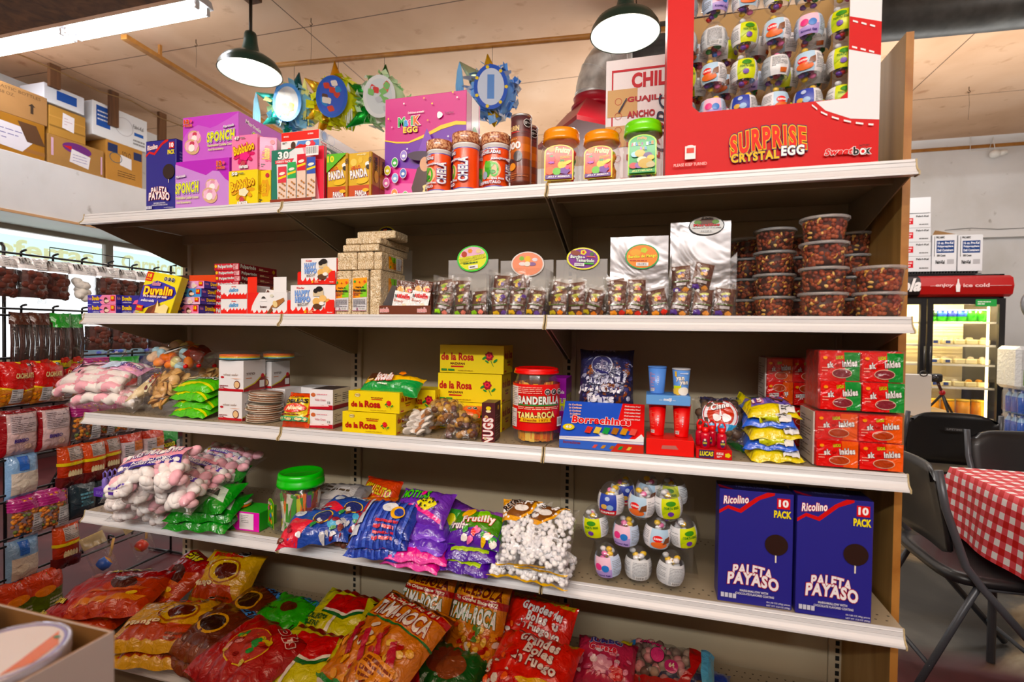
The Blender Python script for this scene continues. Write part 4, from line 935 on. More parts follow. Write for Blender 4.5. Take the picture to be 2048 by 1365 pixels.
A.text('CRYSTAL',X_(1462),Z_(324,1510),X_(1558),Z_(306,1510),'#f2c22a',.06,out='#3a2858',ow=.07,ang=2); A.text('EGG',X_(1562),Z_(313,1585),X_(1608),Z_(293,1585),'#fbfbfb',.14,out='#3a2858',ow=.06)
A.text('Sweet',X_(1648),Z_(313,1670),X_(1705),Z_(300,1670),'#d82a20',.06,out='#ffffff',ow=.07,shear=.25); A.text('b x',X_(1705),Z_(312,1720),X_(1740),Z_(296,1720),'#1a1a1a',.08,out='#ffffff',ow=.07); A.ell(X_(1724),Z_(306,1724),.007,.008,'#ffffff',lobes=3); A.ell(X_(1724),Z_(306,1724),.004,.004,'#d82a20'); A.text('FACTORY',X_(1716),Z_(296,1730),X_(1737),Z_(292,1730),'#1a1a1a',.03)
A.rect(X_(1370),Z_(322,1375),X_(1391),Z_(296,1375),'#f4f4f4'); A.ell(X_(1380.5),Z_(296,1380),.0088,.003,'#f4f4f4'); A.rect(X_(1373),Z_(310,1375),X_(1388),Z_(300,1375),'#dd5a50'); A.text('PLEASE KEEP TURNED',X_(1348),Z_(336,1370),X_(1414),Z_(330,1370),'#f0c0bc',.02)
m.build('carton_shell',t)
tb=MB(); tb.box((wx0+.01,D*.5,H*.2),(wx1-.01,D*.5+.002,H-.02),'#8a6a45','card');
# ---- toy eggs

def egg_parts(kind,seed=0):
 """a clear two-piece plastic egg; printed wrap; loose trinkets, the pale upper ones imitating highlights"""
 rr=random.Random(seed); R0,HH=.034,.098
 pr=[]
 for i in range(13):
  a=math.pi*i/12; zz=-math.cos(a); r=math.sin(a)*R0*(1-.12*zz); pr.append((max(r,.0004),HH/2+HH/2*zz))
 b=MB(); b.lathe(pr,'#ffffff','cleartub',28)
 b.lathe([(R0*1.02,HH*.40),(R0*1.045,HH*.405),(R0*1.045,HH*.425),(R0*1.02,HH*.43)],'#ffffff','cleartub',28,capb=False,capt=False)
 def surf(u,v):
  zz=-.62+1.05*v; r=math.sqrt(max(0,1-zz*zz))*R0*(1-.12*zz)+.0006; a=R_(-190+200*u); return(r*math.cos(a),r*math.sin(a),HH/2+HH/2*zz)
 w=MB(); A=Art(w,Curved(surf,.119,.06,.0004),'gloss');
 cs={'yellow':('#d8e22a','#eceef0'),'white':('#e6e8ea','#b8c0c8'),'blue':('#3246a8','#e8e8ec'),'pink':('#f0c8dc','#c8d8f0'),'grey':('#dcdfe2','#d2d6da'),'sky':('#bcd8ee','#f0eef2')}[kind]
 A.rect(0,0,1,1,cs[1]); A.rect(.30,0,.70,1,cs[0])
 A.lines(.03,.15,.27,.85,9,'#8a8e94',seed+3,.35); A.lines(.73,.15,.97,.85,9,'#8a8e94',seed+4,.35)
 if kind=='yellow':A.poly([(.3,.2),(.5,.5),(.34,.6)],'#b8d020'); A.ell(.5,.78,.012,.007,'#3f8a2a'); A.text('TORTU EGG',.36,.52,.64,.64,'#3a7a28',.06); A.ell(.48,.3,.007,.007,'#6a3aa0')
 elif kind=='blue':A.rect(.30,0,.70,.25,'#c82a32'); A.text('SURPRISE',.34,.08,.66,.18,'#ffffff',.05); A.ell(.5,.8,.006,.006,'#b8c8e8'); A.ell(.44,.42,.008,.007,'#d8b060'); A.ell(.56,.4,.008,.008,'#8fb0d8')
 elif kind=='pink':A.poly([(.3,.3),(.7,.45),(.7,0),(.3,0)],'#b7a0dc'); A.ell(.42,.55,.009,.010,'#e24a8a'); A.ell(.57,.5,.009,.010,'#3a7ac8'); A.text('Krystal Egg',.35,.1,.66,.2,'#4a3a8a',.04)
 elif kind=='sky':A.ell(.46,.55,.012,.010,'#e23a3a'); A.text('SURPRISE',.38,.5,.56,.6,'#ffffff',.04); A.ell(.5,.25,.02,.010,'#e87a4a'); A.poly([(.56,.3),(.7,.4),(.7,.7),(.6,.6)],'#7a4a30')
 elif kind=='grey':A.lines(.34,.1,.66,.9,12,'#8a8e94',seed+8,.35); A.barcode(.4,.06,.6,.24,seed+1)
 else:A.lines(.34,.4,.66,.9,7,'#8a8e94',seed+8,.35); A.rect(.5,.1,.64,.3,'#c86a3a')
 k=MB()
 for i in range(24):q_=.012+.072*i/24; k.blob((rr.uniform(-.014,.014),rr.uniform(-.014,.014),q_),(.009,.007,.007),rr.choice(['#c83a3a','#3a9a4a','#e8c23a','#6a3a9a','#e87ab0','#3a6ac0']if i<10 else['#e8e8ec','#d8dce0','#c8ccd0','#e8c23a','#e87ab0']),'plastic',None,7,5)  # coloured trinkets below; silver-white ones added above imitate highlights on the shell
 return b,w,k
EGG={}
def egg(kind,loc,rot,label,group,parent=None):
 if kind not in EGG:
  b,w_,k=egg_parts(kind,len(EGG)); e=empty('toy_egg',loc,rot); b.build('egg_shell',e,label='clear plastic shell'); w_.build('printed_wrap',e); k.build('toy_filling',e); e['category']='toy egg'; EGG[kind]=e
  e['label']=label; e['group']=group; return e
 return copy_tree(EGG[kind],loc,rot,label,group)
rr=random.Random(9); GE='toy eggs in the window of the red carton'
cols=5; pit=(wx1-wx0)/4.72; ze=z+.0008+th+.001
ground=wz0-.028
# cardboard tier the eggs stand on

tr=MB(); tr.box((th+.001,th+.001,th),(w-th-.001,D-th-.001,ground),'#a98a5e','card',.001); tr.build('inner_tier',t,label='brown cardboard tier inside the carton')
kinds=[['white','pink','blue','sky','blue','yellow'],['yellow','sky','yellow','white','sky','yellow'],['grey','grey','yellow','sky','pink','yellow'],['white','pink','sky','yellow','white','sky']]
rown=['bottom','second','third','top cut off']; coln=['first','second','third','fourth','fifth','last']
for r_ in range(4):
 for q in range(6):
  xx=x0+wx0+pit*(q-.28); zz=z+.0008+ground+.001+r_*.0965
  if xx-.036<x0+th or xx+.036>x1-th:continue
  egg(kinds[r_][q],(xx,y0+th+.043,zz),(0,0,rr.uniform(-30,30)),'%s toy egg of the %s row in the red carton window'%(coln[q],rown[r_]),GE)
for r_ in range(3):
 for q in range(5):
  xx=x0+wx0+pit*(q+.22); zz=z+.0008+ground+.001+r_*.0965
  if xx+.04>x1-th:continue
  egg(kinds[(r_+1)%4][(q+2)%6],(xx,y0+th+.043+.078,zz+.02*0),(0,0,rr.uniform(-60,60)),'toy egg deeper in the red carton, behind the %s front gap, %s row'%(coln[q],rown[r_]),GE)
  # ================================================================ SECOND SHELF

zB=SZ['B']
def stackbox(name,labels,u0,u1,vs,y,sz,d,col,arts,rotz=0,w=None,group=None,offs=None,cat='box',m='gloss'):
 """boxes piled at one place; vs = rows of the box tops from the bottom box up"""
 z=SZ[sz]if isinstance(sz,str)else sz; z+=.0008; out=[]
 for i,v in enumerate(vs):
  x0=X(u0,y,z); wd=w or X(u1,y,z)-x0; zt=Z((u0+u1)/2,v,y); o=offs[i]if offs else 0
  c=col[i%len(col)]if isinstance(col,list)else col; a=arts[i%len(arts)]if isinstance(arts,list)else arts
  out.append(carton(name,labels[i],cat,(x0+o,y+abs(o)*.5,z),wd,d,zt-z-.0008,c,a,rotz+(o*40),m,group)); z=zt
 return out
def a_duv(c1,sw):
 def f(A):A.rect(.42,0,1,1,c1); A.poly([(0,0),(.5,0),(.42,.3),(.55,.45),(.4,.6),(.52,1),(0,1)],'#3a36a8'); A.text('Ricolino',.03,.45,.14,.75,'#e898b8',.02); A.text('Duvalin',.17,.42,.42,.86,'#f4e02a',.06,out='#c8242a'); A.text('avellana fresa',.2,.15,.42,.28,'#f0f0f4',.02); A.ell(.66,.42,.010,.012,sw); A.ell(.7,.35,.012,.006,'#f0d8c8'); A.rect(.84,.35,.97,.92,'#d0202a'); A.text('18',.86,.52,.95,.85,'#f4e02a',.05)
 return f
def a_duvs(A):A.text('Ricolino',.05,.5,.2,.8,'#e898b8',.02); A.text('Duvalin',.28,.4,.7,.88,'#f4e02a',.05,out='#8a1a3a'); A.text('avellana fresa',.3,.14,.7,.3,'#d0d0e8',.02); A.poly([(.75,0),(1,0),(1,.5),(.85,.4)],'#e86a9a')
DUV={'front':a_duv('#f090b8','#5a2c1c'),'right':a_duvs}
L=['%s of two flat purple and pink boxes at the left end of second shelf'%q for q in('lower','upper')]
stackbox('candy_box',L,176,232,[609,590],.02,'B',.085,['#35309c'],DUV,0,group='purple and pink spread candy boxes')
L=['%s of four flat purple candy boxes behind the big yellow box'%q for q in('lowest','second lowest','third','top')]
stackbox('candy_box',L,341,400,[609,594,577,562],.085,'B',.10,['#35309c'],[DUV,{'front':a_duv('#e8c0e0','#f4e4f0'),'right':a_duvs},{'front':a_duv('#5aa0e0','#4a3024'),'right':a_duvs},{'front':a_duv('#e8a8d8','#f0d8e8'),'right':a_duvs}],group='purple and pink spread candy boxes',offs=[-.012,.0,.004,.012])
pbox('candy_box','flat orange topped candy box behind the four purple boxes','box',350,434,551,.17,'B',.1,{'all':'#e8582c','top':'#f0723c'},{'front':lambda A:(A.rect(.0,.0,.35,1,'#3a1c14'),A.text('SNICK',.02,.5,.3,.9,'#f0c83a',.05))})
# big yellow leaning box

def a_duvbig(A):
 A.rect(0,0,1,1,'#ece018'); A.poly([(0,.08),(.2,.15),(.95,.5),(1,.62),(.9,.74),(.55,.8),(.35,.82),(.2,.72),(0,.66)],'#3d3ab0')
 A.rect(.0,.78,.2,.98,'#d0202a'); A.text('18',.04,.86,.16,.95,'#f4e02a',.06); A.text('pieces',.03,.8,.17,.84,'#f4e02a',.03)
 A.octs(.70,.89,.0088,3,.019); A.text('Ricolino',.27,.70,.52,.8,'#f0a8c0',.04,out='#3a2a90',shear=.3,ang=6)
 A.text('Duvalin',.1,.50,.92,.70,'#f4e428',.09,out='#d0202a',ang=7); A.text('Me lo cambio por nada!',.14,.42,.82,.5,'#ffffff',.03,out='#c8242a',ang=5); A.text('avellana vainilla',.12,.32,.5,.38,'#f4f4f8',.03,ang=4)
 A.poly([(.33,.02),(.78,.02),(.78,.16),(.6,.40),(.55,.28),(.4,.2)],'#6a3420'); A.poly([(.5,.05),(.78,.04),(.74,.2),(.6,.34)],'#8a4a2c'); A.poly([(.62,.12),(.95,.12),(.95,.3),(.82,.34),(.68,.26),(.60,.4)],'#f6e4a8'); A.rect(.06,.1,.25,.22,'#d8302a'); A.text('NUEVO',.09,.15,.22,.2,'#f4e02a',.04); A.rect(.68,.02,.95,.1,'#c8c4e8'); A.lines(.02,.02,.25,.07,2,'#9a9ac8')
x0,x1=X(268,.012,zB),X(336,.012,zB)
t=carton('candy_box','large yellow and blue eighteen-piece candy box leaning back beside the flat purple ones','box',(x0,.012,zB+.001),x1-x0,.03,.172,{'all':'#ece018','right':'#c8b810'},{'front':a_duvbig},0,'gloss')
t.rotation_euler=(R_(-12),R_(9),0); t.location.x+=.0; t.location.z+=.0
# two boxes seen side on behind

L=['%s purple candy box seen from its long side, next to the left end pair'%q for q in('lower','upper')]
stackbox('candy_box',L,233,277,[609,591],.04,'B',.08,['#322c94'],{'front':a_duvs},0,group='purple spread candy boxes, side on')
def a_pulp(A):A.rect(0,0,1,1,'#c22a3a'); A.rect(.14,.1,.74,.9,'#d8404c'); A.text('Pulparindo',.15,.2,.75,.85,'#f2f2f2',.05,out='#2a1a1a',ang=2); A.ell(.07,.6,.006,.006,'#f0c84a'); A.rect(.78,.1,.98,.9,'#e8b8bc'); A.lines(.8,.15,.96,.85,3,'#b83a44')
def a_pulps(A):A.text('Pulparindo',.03,.15,.42,.9,'#d8d4c8',.05,out='#1a1010'); A.lines(.5,.3,.75,.7,2,'#e8d0a0',3); A.ell(.9,.4,.008,.008,'#b8862a',lobes=4)
vs=[613,601,588,576,563,552,541,527]
L=['dark red tamarind bar box, %s of a leaning pile of eight'%q for q in('lowest','second','third','fourth','fifth','sixth','seventh','topmost')]
stackbox('tamarind_box',L,429,478,vs,.15,'B',.20,{'all':'#7a1420','top':'#9a2030'},{'front':a_pulp,'right':a_pulps},group='tamarind bar boxes',offs=[-.016,-.014,-.008,-.004,0,.004,.003,0],w=.118)
def wave(A,y=.38,c='#e23a24'):
 P=[(0,0),(1,0)]
 for i in range(8):x=1-i/8; P+=[(x,y+.08),(x-.03,y-.02),(x-.08,y-.08)]
 A.poly(P+[(0,y)],c)
def a_del(A):A.rect(0,0,1,1,'#eef0f2'); wave(A,.35); A.text('Kinder',.42,.8,.6,.9,'#d0302a',.03); A.text('delice',.32,.48,.68,.76,'#6aa8dc',.04,shear=.3,ang=3); A.ell(.26,.28,.004,.006,'#ffffff')
L=['%s of two white and red milk snack boxes in front of the tamarind pile'%q for q in('lower','upper')]
stackbox('milk_snack_box',L,442,494,[598,569],.018,'B',.11,'#eceef0',{'front':a_del},group='white and red milk snack boxes')
# open tray with chocolate bars

def a_bueno(A):
 A.rect(0,0,1,1,'#f0f1f2'); A.poly([(0,0),(.08,0),(.12,.4),(.2,.7),(.3,1),(0,1)],'#e23a24'); wave(A,.14); A.text('bueno',.33,.3,.5,.42,'#4a2418',.04); A.ell(.42,.72,.009,.008,'#3a3634'); A.rect(.34,.6,.5,.72,'#f0f1f2'); A.ell(.63,.85,.008,.005,'#dcdccc')
 A.poly([(.5,.03),(.56,.0),(.66,.2),(.62,.36)],'#7a4a2c'); A.poly([(.6,.34),(.75,.3),(.95,.62),(.93,.76),(.74,.62)],'#a87444'); A.ell(.72,.48,.009,.012,'#e8d4a0',ang=30)
x0,x1=X(495,.015,zB),X(574,.015,zB); w=x1-x0; h=Z(535,586,.015)-zB; t=empty('chocolate_tray',(x0,.015,zB+.0008),label='white and red open display tray of chocolate bars with tall side flaps',cat='tray')
m=MB(); m.box((0,0,0),(w,.002,h),'#f0f0f2','gloss',.0005); a_bueno(Art(m,Flat((0,-.0002,0),(w,0,0),(0,0,h)),'gloss')); m.box((0,0.0022,0),(w,.13,.002),'#f0f0f2','gloss',.0003)
m.box((0,.0022,.002),(.002,.13,h*1.0),'#e23a24','gloss',.0003); m.box((w-.002,.0022,.002),(w,.13,h),'#ececee','gloss',.0003); m.box((0,.128,0),(w,.13,h*1.1),'#d8d8da','gloss',.0003); m.build('tray_body',t)
m=MB(); m.box((0,.0,h),(w*.24,.0015,h*1.72),'#e6422c','gloss',.0004); m.build('side_flap',t,label='red flap'); m=MB(); m.box((w*.66,0,h),(w*.98,.0015,h*1.70),'#f2f3f4','gloss',.0004); m.build('side_flap',t,label='white flap')
bar=MB(); bar.box((-.035,-.004,0),(.035,.004,.085),'#f2efec','film',.002); Art(bar,Flat((-.035,-.0045,0),(.07,0,0),(0,0,.085)),'film').text('Bueno',.05,.7,.95,.95,'#5a2a1c',.05,shear=.2).rect(0,.0,1,.3,'#5a2a1c')
b0=bar.build('chocolate_bar',None,(x0+w*.5,.03,zB+.004),(0,0,0),'white wrapped chocolate bar standing in the white and red open tray','chocolate bar','chocolate bars in the white tray'); b0.rotation_euler=(R_(-8),R_(6),0)
for k in range(1,5):copy_tree(b0,(x0+w*.5,.03+.019*k,zB+.004),(-8,4-3*k%7,0))
def a_hippo(A):
 A.rect(0,0,1,1,'#f1f2f4'); wave(A,.2); A.text('Kinder',.14,.87,.32,.94,'#d0302a',.03); A.text('HAPPY',.1,.64,.44,.82,'#8fb4ea',.07,out='#2f5ab8',ang=2); A.text('HIPPO',.11,.42,.45,.61,'#8fb4ea',.07,out='#2f5ab8',ang=2); A.text('BISCUIT',.17,.3,.42,.39,'#4a3a34',.01,ang=4)
 A.rect(.52,.62,.75,.8,'#d8c8a8'); A.ell(.66,.86,.014,.009,'#1c1412'); A.ell(.58,.80,.009,.008,'#1c1412'); A.ell(.60,.44,.015,.013,'#e8bc74'); A.ell(.74,.54,.014,.012,'#eec684'); A.ell(.86,.44,.010,.010,'#e2b068'); A.ell(.62,.28,.017,.009,'#5a3a24'); A.ell(.72,.38,.010,.006,'#fbf8f2')
 A.poly([(.8,0),(1,0),(1,.5),(.9,.5),(.82,.4),(.8,.2)],'#e23a24'); A.text('5',.33,.05,.39,.15,'#f4d22a',.07); A.lines(.42,.05,.65,.15,3,'#f4c8a0'); A.text('Kinder',.85,.06,.97,.1,'#f4f4f4',.03)
def hippo(u0,u1,v,z,lab):
 x0,x1=X(u0,.014,z),X(u1,.014,z); w=x1-x0; h=Z((u0+u1)/2,v,.014)-z
 c=carton('biscuit_box',lab,'box',(x0,.015,z+.001),w,.11,h,{'all':'#f0f0f2','right':'#e23a24','top':'#e8e8ea'},{'front':a_hippo},0,'gloss','hippo biscuit boxes')
 f=MB(); f.prism([(-.001,0),(-.001,h*.45),(.004,h*.5),(.004,0)],0,-.014,-.0008,'#e23a24','gloss'); f.add([(-.0145,.0,0),(-.0005,.0,0),(-.0005,0,h*.38),(-.004,0,h*.44),(-.010,0,h*.46),(-.0145,0,h*.44)],[(0,1,2,3,4,5)],'#e23a24','gloss'); f.build('side_flap',c,label='red rounded flap'); return z+h+.002
z2=hippo(581,670,571,zB,'white, blue and red biscuit box, lower of the pair beside the puffed grain bars')
hippo(602,672,517,z2,'white, blue and red biscuit box, upper of the pair beside the puffed grain bars')
# puffed amaranth blocks

def grain():
 m=mat('grain',.4,coat=.5,bump=(60,.8,.01)); nt=m.node_tree; b=nt.nodes['Principled BSDF']; tc=nt.nodes.new('ShaderNodeTexCoord'); n=nt.nodes.new('ShaderNodeTexVoronoi'); n.inputs['Scale'].default_value=330; nt.links.new(tc.outputs['Object'],n.inputs['Vector'])
 r=nt.nodes.new('ShaderNodeValToRGB'); r.color_ramp.elements[0].color=(*lin('#efe2c6'),1); r.color_ramp.elements[1].color=(*lin('#b89c72'),1); r.color_ramp.elements[0].position=.25; r.color_ramp.elements[1].position=.8; nt.links.new(n.outputs['Distance'],r.inputs[0]); nt.links.new(r.outputs[0],b.inputs['Base Color'])
grain()
def a_amar(A):
 A.poly([(0,.38),(1,.42),(1,1),(0,.98)],'#f2a82a'); A.poly([(.5,.42),(1,.42),(1,.85),(.6,.7)],'#8ad04a'); A.poly([(0,.4),(.2,.4),(.15,.6),(0,.6)],'#e8802a'); A.poly([(0,0),(1,0),(1,.42),(0,.38)],'#d8d8dc'); A.ell(.48,.86,.007,.006,'#e8d82a',star=6); A.ell(.48,.86,.003,.003,'#c8302a'); A.ell(.15,.88,.004,.004,'#3aa84a'); A.ell(.85,.88,.004,.004,'#e05a2a')
 A.text('Alegrias de',.2,.68,.8,.74,'#1a1410',.04); A.text('Amaranto',.03,.58,.97,.67,'#1a1410',.06); A.lines(.08,.46,.9,.56,2,'#8a4a3a'); A.lines(.06,.12,.94,.36,6,'#8c8c94',4); A.text('3',.3,.03,.4,.1,'#8a1a5a',.06); A.barcode(.5,.02,.95,.1); A.rect(0,0,1,.015,'#9a2a5a')
def block(x,y,z,w,d,h,lab,front=None,right=None,rz=0):
 mb=MB(); mb.box((0,0,0),(w,d,h),'#e9dcc0','grain',.003); a=None
 if front:A=Art(mb,Flat((w*front[0],-.0004,h*front[1]),(w*(front[2]-front[0]),0,0),(0,0,h*(front[3]-front[1]))),'gloss'); a_amar(A)
 if right:A=Art(mb,Flat((w+.0004,d*.85,h*.15),(0,0,h*.7),(0,-d*.55,0)),'gloss'); A.sf.n=Vector((1,0,0)); a_amar(A)
 return mb.build('amaranth_bar',None,(x,y,z),(0,0,rz),lab,'puffed grain bar','amaranth bars')
x0=X(671,.02,zB); x1=X(702,.02,zB); x2=X(737,.02,zB); x3=X(760,.02,zB); z1=Z(700,541,.02)
block(x0,.02,zB+.001,x1-x0-.001,.14,z1-zB-.002,'amaranth bar with orange and green label, left front of the pile',(.0,.09,.86,.82)); block(x1+.001,.02,zB+.001,x2-x1-.004,.14,z1-zB-.002,'amaranth bar with orange and green label, right front of the pile',(.1,.09,.95,.84))
block(x2+.004,.02,zB+.001,x3-x2-.004,.17,z1-zB-.001,'crinkly amaranth bar standing edge on beside the hazelnut snack tray',right=True)
xs=[X(u,.02,z1)for u in(674,713,730,746,762)]; z2=Z(715,504,.02)
for i in range(4):block(xs[i],.02+.004*(i%2),z1+.001,xs[i+1]-xs[i]-.001,.15,z2-z1-.002,'amaranth bar in the upright middle row, %s from the left'%('first','second','third','fourth')[i],right=(i==3))
z3=Z(715,489,.02); z4=Z(715,475,.02); z5=Z(740,467,.06)
block(X(685,.02,z2),.02,z2+.001,X(720,.02,z2)-X(685,.02,z2)-.001,.16,z3-z2-.002,'flat amaranth bar, third layer, left'); block(X(720,.02,z2),.02,z2+.001,X(757,.02,z2)-X(720,.02,z2),.2,z3-z2-.002,'flat amaranth bar, third layer, right')
block(X(689,.02,z3),.025,z3+.001,X(722,.02,z3)-X(689,.02,z3)-.001,.15,z4-z3-.002,'flat amaranth bar, fourth layer, left'); block(X(722,.02,z3),.025,z3+.001,X(759,.02,z3)-X(722,.02,z3),.2,z4-z3-.002,'flat amaranth bar, fourth layer, right')
block(X(714,.06,z4),.06,z4+.001,X(790,.06,z4)-X(714,.06,z4),.09,z5-z4+.006,'long amaranth bar lying on the very top of the pile')
# ---- hazelnut snack tray

x0,x1=X(758,.014,zB),X(861,.014,zB); w=x1-x0; h=Z(810,612,.014)-zB; t=empty('snack_tray',(x0,.014,zB+.0008),label='brown open display tray with a white inner flap, right of the amaranth bars',cat='tray')
m=MB(); m.box((0,0,0),(w,.002,h),'#6a3420','gloss',.0005); m.box((0,.0022,0),(w,.11,.002),'#6a3420','gloss',.0003); m.box((w-.002,.0022,.002),(w,.11,h*2.2),'#5a2c1c','gloss',.0003); m.box((0,.108,.002),(w,.11,h*3.4),'#c9c9cc','gloss',.0003)
A=Art(m,Flat((0,-.0002,0),(w,0,0),(0,0,h)),'gloss'); A.text('nutella',.02,.3,.2,.8,'#e8a0a0',.05,out='#f0e8e8'); A.text('nutella',.75,.3,.93,.8,'#e8a0a0',.05,out='#f0e8e8'); m.build('tray_body',t)
m=MB(); m.add([(0,.0005,0),(.0,.108,0),(.035,.108,.098),(.035,.02,.098),(.012,.0005,.03)],[(0,1,2,3,4),(4,3,2,1,0)],'#d0d2d6','gloss'); m.build('side_flap',t,label='white leaning flap')
def a_nut(A):
 A.rect(0,0,1,1,'#f2f2f2'); A.poly([(0,.68),(1,.7),(1,1),(0,1)],'#5c3220'); A.ell(.28,.74,.012,.012,'#e8b878'); A.ell(.72,.76,.012,.012,'#e8b878'); A.rect(0,.58,1,.69,'#f2f2f2'); A.ell(.8,.76,.008,.006,'#e03038'); A.text('n',.06,.5,.17,.6,'#1a1a1a',.06); A.text('utella',.18,.5,.92,.65,'#d8262c',.06); A.text('B-ready',.06,.36,.6,.46,'#b86a5a',.01,shear=.2)
 A.poly([(.3,.1),(.85,.25),(.9,.14),(.4,.02)],'#e0b070'); A.ell(.28,.15,.010,.008,'#6a3418'); A.ell(.7,.3,.008,.007,'#f0e0c0',lobes=5); A.poly([(0,0),(1,0),(1,.07),(0,.03)],'#d8c09a')
nb=MB(); nb.box((0,0,0),(.062,.014,.115),'#5c3220','film',.003); a_nut(Art(nb,Flat((0,-.0004,0),(.062,0,0),(0,0,.115)),'film')); n0=nb.build('wafer_packet',None,(x0+.036,.006+.014,zB+.004),None,'brown and white hazelnut wafer packet leaning in the brown tray, front left','snack packet','hazelnut wafer packets'); n0.rotation_euler=(R_(-8),R_(10),0)
copy_tree(n0,(x0+.1,.006+.014,zB+.004),(-8,9,0),'brown and white hazelnut wafer packet leaning in the brown tray, front right')
copy_tree(n0,(x0+.04,.045,zB+.004),(-8,8,0),'hazelnut wafer packet in the second rank of the brown tray, left'); copy_tree(n0,(x0+.104,.045,zB+.004),(-8,8,0),'hazelnut wafer packet in the second rank of the brown tray, right')
# ---- clear display boxes with oval headers, full of tamarind packets

def packet(seed,c1='#8ac83a',c2='#e88a3a',name='tamarind_packet',tall=1.0):
 rr=random.Random(seed); mb=MB(); w,h,t_=.050,.074*tall,.012
 def F(u,v,s=1):
  e=(1-abs(2*u-1)**4)**.6*(1-abs(2*v-1)**4)**.6; return((u-.5)*w,-s*(t_/2*e+.0006),(v-.5)*h)
 n1=10
 for s in(1,-1):
  P=[F(i/n1,j/n1,s)for j in range(n1+1)for i in range(n1+1)]; mb.add(P,[((j*(n1+1)+i,j*(n1+1)+i+1,(j+1)*(n1+1)+i+1,(j+1)*(n1+1)+i)if s>0 else((j+1)*(n1+1)+i,(j+1)*(n1+1)+i+1,j*(n1+1)+i+1,j*(n1+1)+i))for j in range(n1)for i in range(n1)],'#5e3022','film',True)
 A=Art(mb,Curved(lambda u,v:F(min(max(u,0),1),min(max(v,0),1)),w,h,.0007),'film')
 A.ell(.5,.78,.013,.004,'#c8d060',ang=10); A.ell(.5,.66,.007,.007,c1,lobes=5); A.ell(.42,.58,.005,.005,'#f0c83a',lobes=5); A.ell(.6,.6,.005,.006,c2); A.ell(.15,.88,.004,.004,'#e8e8ea'); A.rect(.1,.36,.9,.40,'#5a7030'); A.rect(.25,.22,.75,.32,'#c0b8b8'); A.ell(.25,.06,.009,.007,c1,lobes=5); A.ell(.7,.07,.008,.006,c2,lobes=4)
 cl=MB(); N=8; P=[]
 for j in range(N+1):
  for i in range(N+1):u,v=i/N,j/N; P.append(((u-.5)*w*1.25+rr.uniform(-.002,.002),-t_*.75*(1-abs(2*u-1)**2)*(1-abs(2*v-1)**3)-.001+rr.uniform(-.002,.002),(v-.5)*h*1.32))
 cl.add(P,[(j*(N+1)+i,j*(N+1)+i+1,(j+1)*(N+1)+i+1,(j+1)*(N+1)+i)for j in range(N)for i in range(N)],'#ffffff','clearfilm',True)
 return mb,cl
def mkpacket(seed,c1,c2,tall=1.0):
 a,b=packet(seed,c1,c2,tall=tall); e=empty('tamarind_packet',(0,0,0)); a.build('candy_slab',e); b.build('clear_wrapper',e,label='clear crinkled wrapper'); e['category']='candy packet'; return e
def oval(t,w,h,loc,art,rim,rx=.03):
 m=MB(); N=36; V=[(0,0,0)]+[(w/2*math.cos(2*math.pi*k/N),0,h/2*math.sin(2*math.pi*k/N))for k in range(N)]
 V2=V+[(a,.0012,c)for a,b,c in V]; k=N+1
 m.add(V2,[(0,1+i,1+(i+1)%N)for i in range(N)]+[(k,k+1+(i+1)%N,k+1+i)for i in range(N)]+[(1+(i+1)%N,1+i,k+1+i,k+1+(i+1)%N)for i in range(N)],rim,'gloss')
 A=Art(m,Flat((-w/2,-.0002,-h/2),(w,0,0),(0,0,h)),'gloss'); A.ell(.5,.5,w*.45,h*.45,'#ffffff',n=36); art(A); return m.build('oval_header',t,loc,(0,rx,0))
def dispbox(label,u0,u1,vtop,vback,y,oc,n,c1,c2,art,rim,ang=0,silver=False,group=None,depth=.12,backc=None):
 x0,x1=X(u0,y,zB),X(u1,y,zB); w=x1-x0; h=Z((u0+u1)/2,vtop,y)-zB; hb=Z((u0+u1)/2,vback,y+depth)-zB
 t=empty('display_box',(x0,y,zB+.0008),label=label,cat='display box',group='clear boxes with oval headers')
 m=MB(); m.box((0,0,0),(w,.0008,h),'#fff','clear',0); m.box((0,.001,0),(.0008,depth,h),'#fff','clear',0); m.box((w-.0008,.001,0),(w,depth,h),'#fff','clear',0); m.box((.001,.001,0),(w-.001,depth,.0008),'#fff','clear',0)
 m.build('clear_front',t,label='clear plastic box'); b=MB()
 b.box((.0,depth,0),(w,depth+.0015,hb),'#c8c8cc','silver' if silver else 'clearlid',0); b.build('back_panel',t,label='silver back card' if silver else 'clear back panel')
 (uo,vo,wo,ho)=oc; yo=y+depth-.006; px=(at_y(uo+wo/2,vo,yo).x-at_y(uo-wo/2,vo,yo).x); p=at_y(uo,vo,yo); hz=Z(uo,vo-ho/2,yo)-Z(uo,vo+ho/2,yo)
 oval(t,px,hz,(p.x-x0,yo-y,p.z-zB),art,rim,ang)
 q=mkpacket(int(u0),c1,c2); gname='tamarind packets in the %s'%group; q['label']='dark tamarind candy packet inside the %s'%group; q['group']=gname
 rr=random.Random(int(u0)); cols=max(2,int(w/.05)); k=0
 for r_ in range(2):
  for c_ in range(cols):
   for dd in range(2):
    if k>=n:break
    loc=(x0+w*(c_+.5)/cols+rr.uniform(-.003,.003),y+.018+.034*dd+.012*r_,zB+.042+r_*(h-.085)*.95*rr.uniform(.75,1)); rot=(rr.uniform(-14,0),rr.uniform(-16,16),rr.uniform(-12,12))
    if k==0:q.location=loc; q.rotation_euler=[R_(a)for a in rot]
    else:copy_tree(q,loc,rot)
    k+=1
 return t
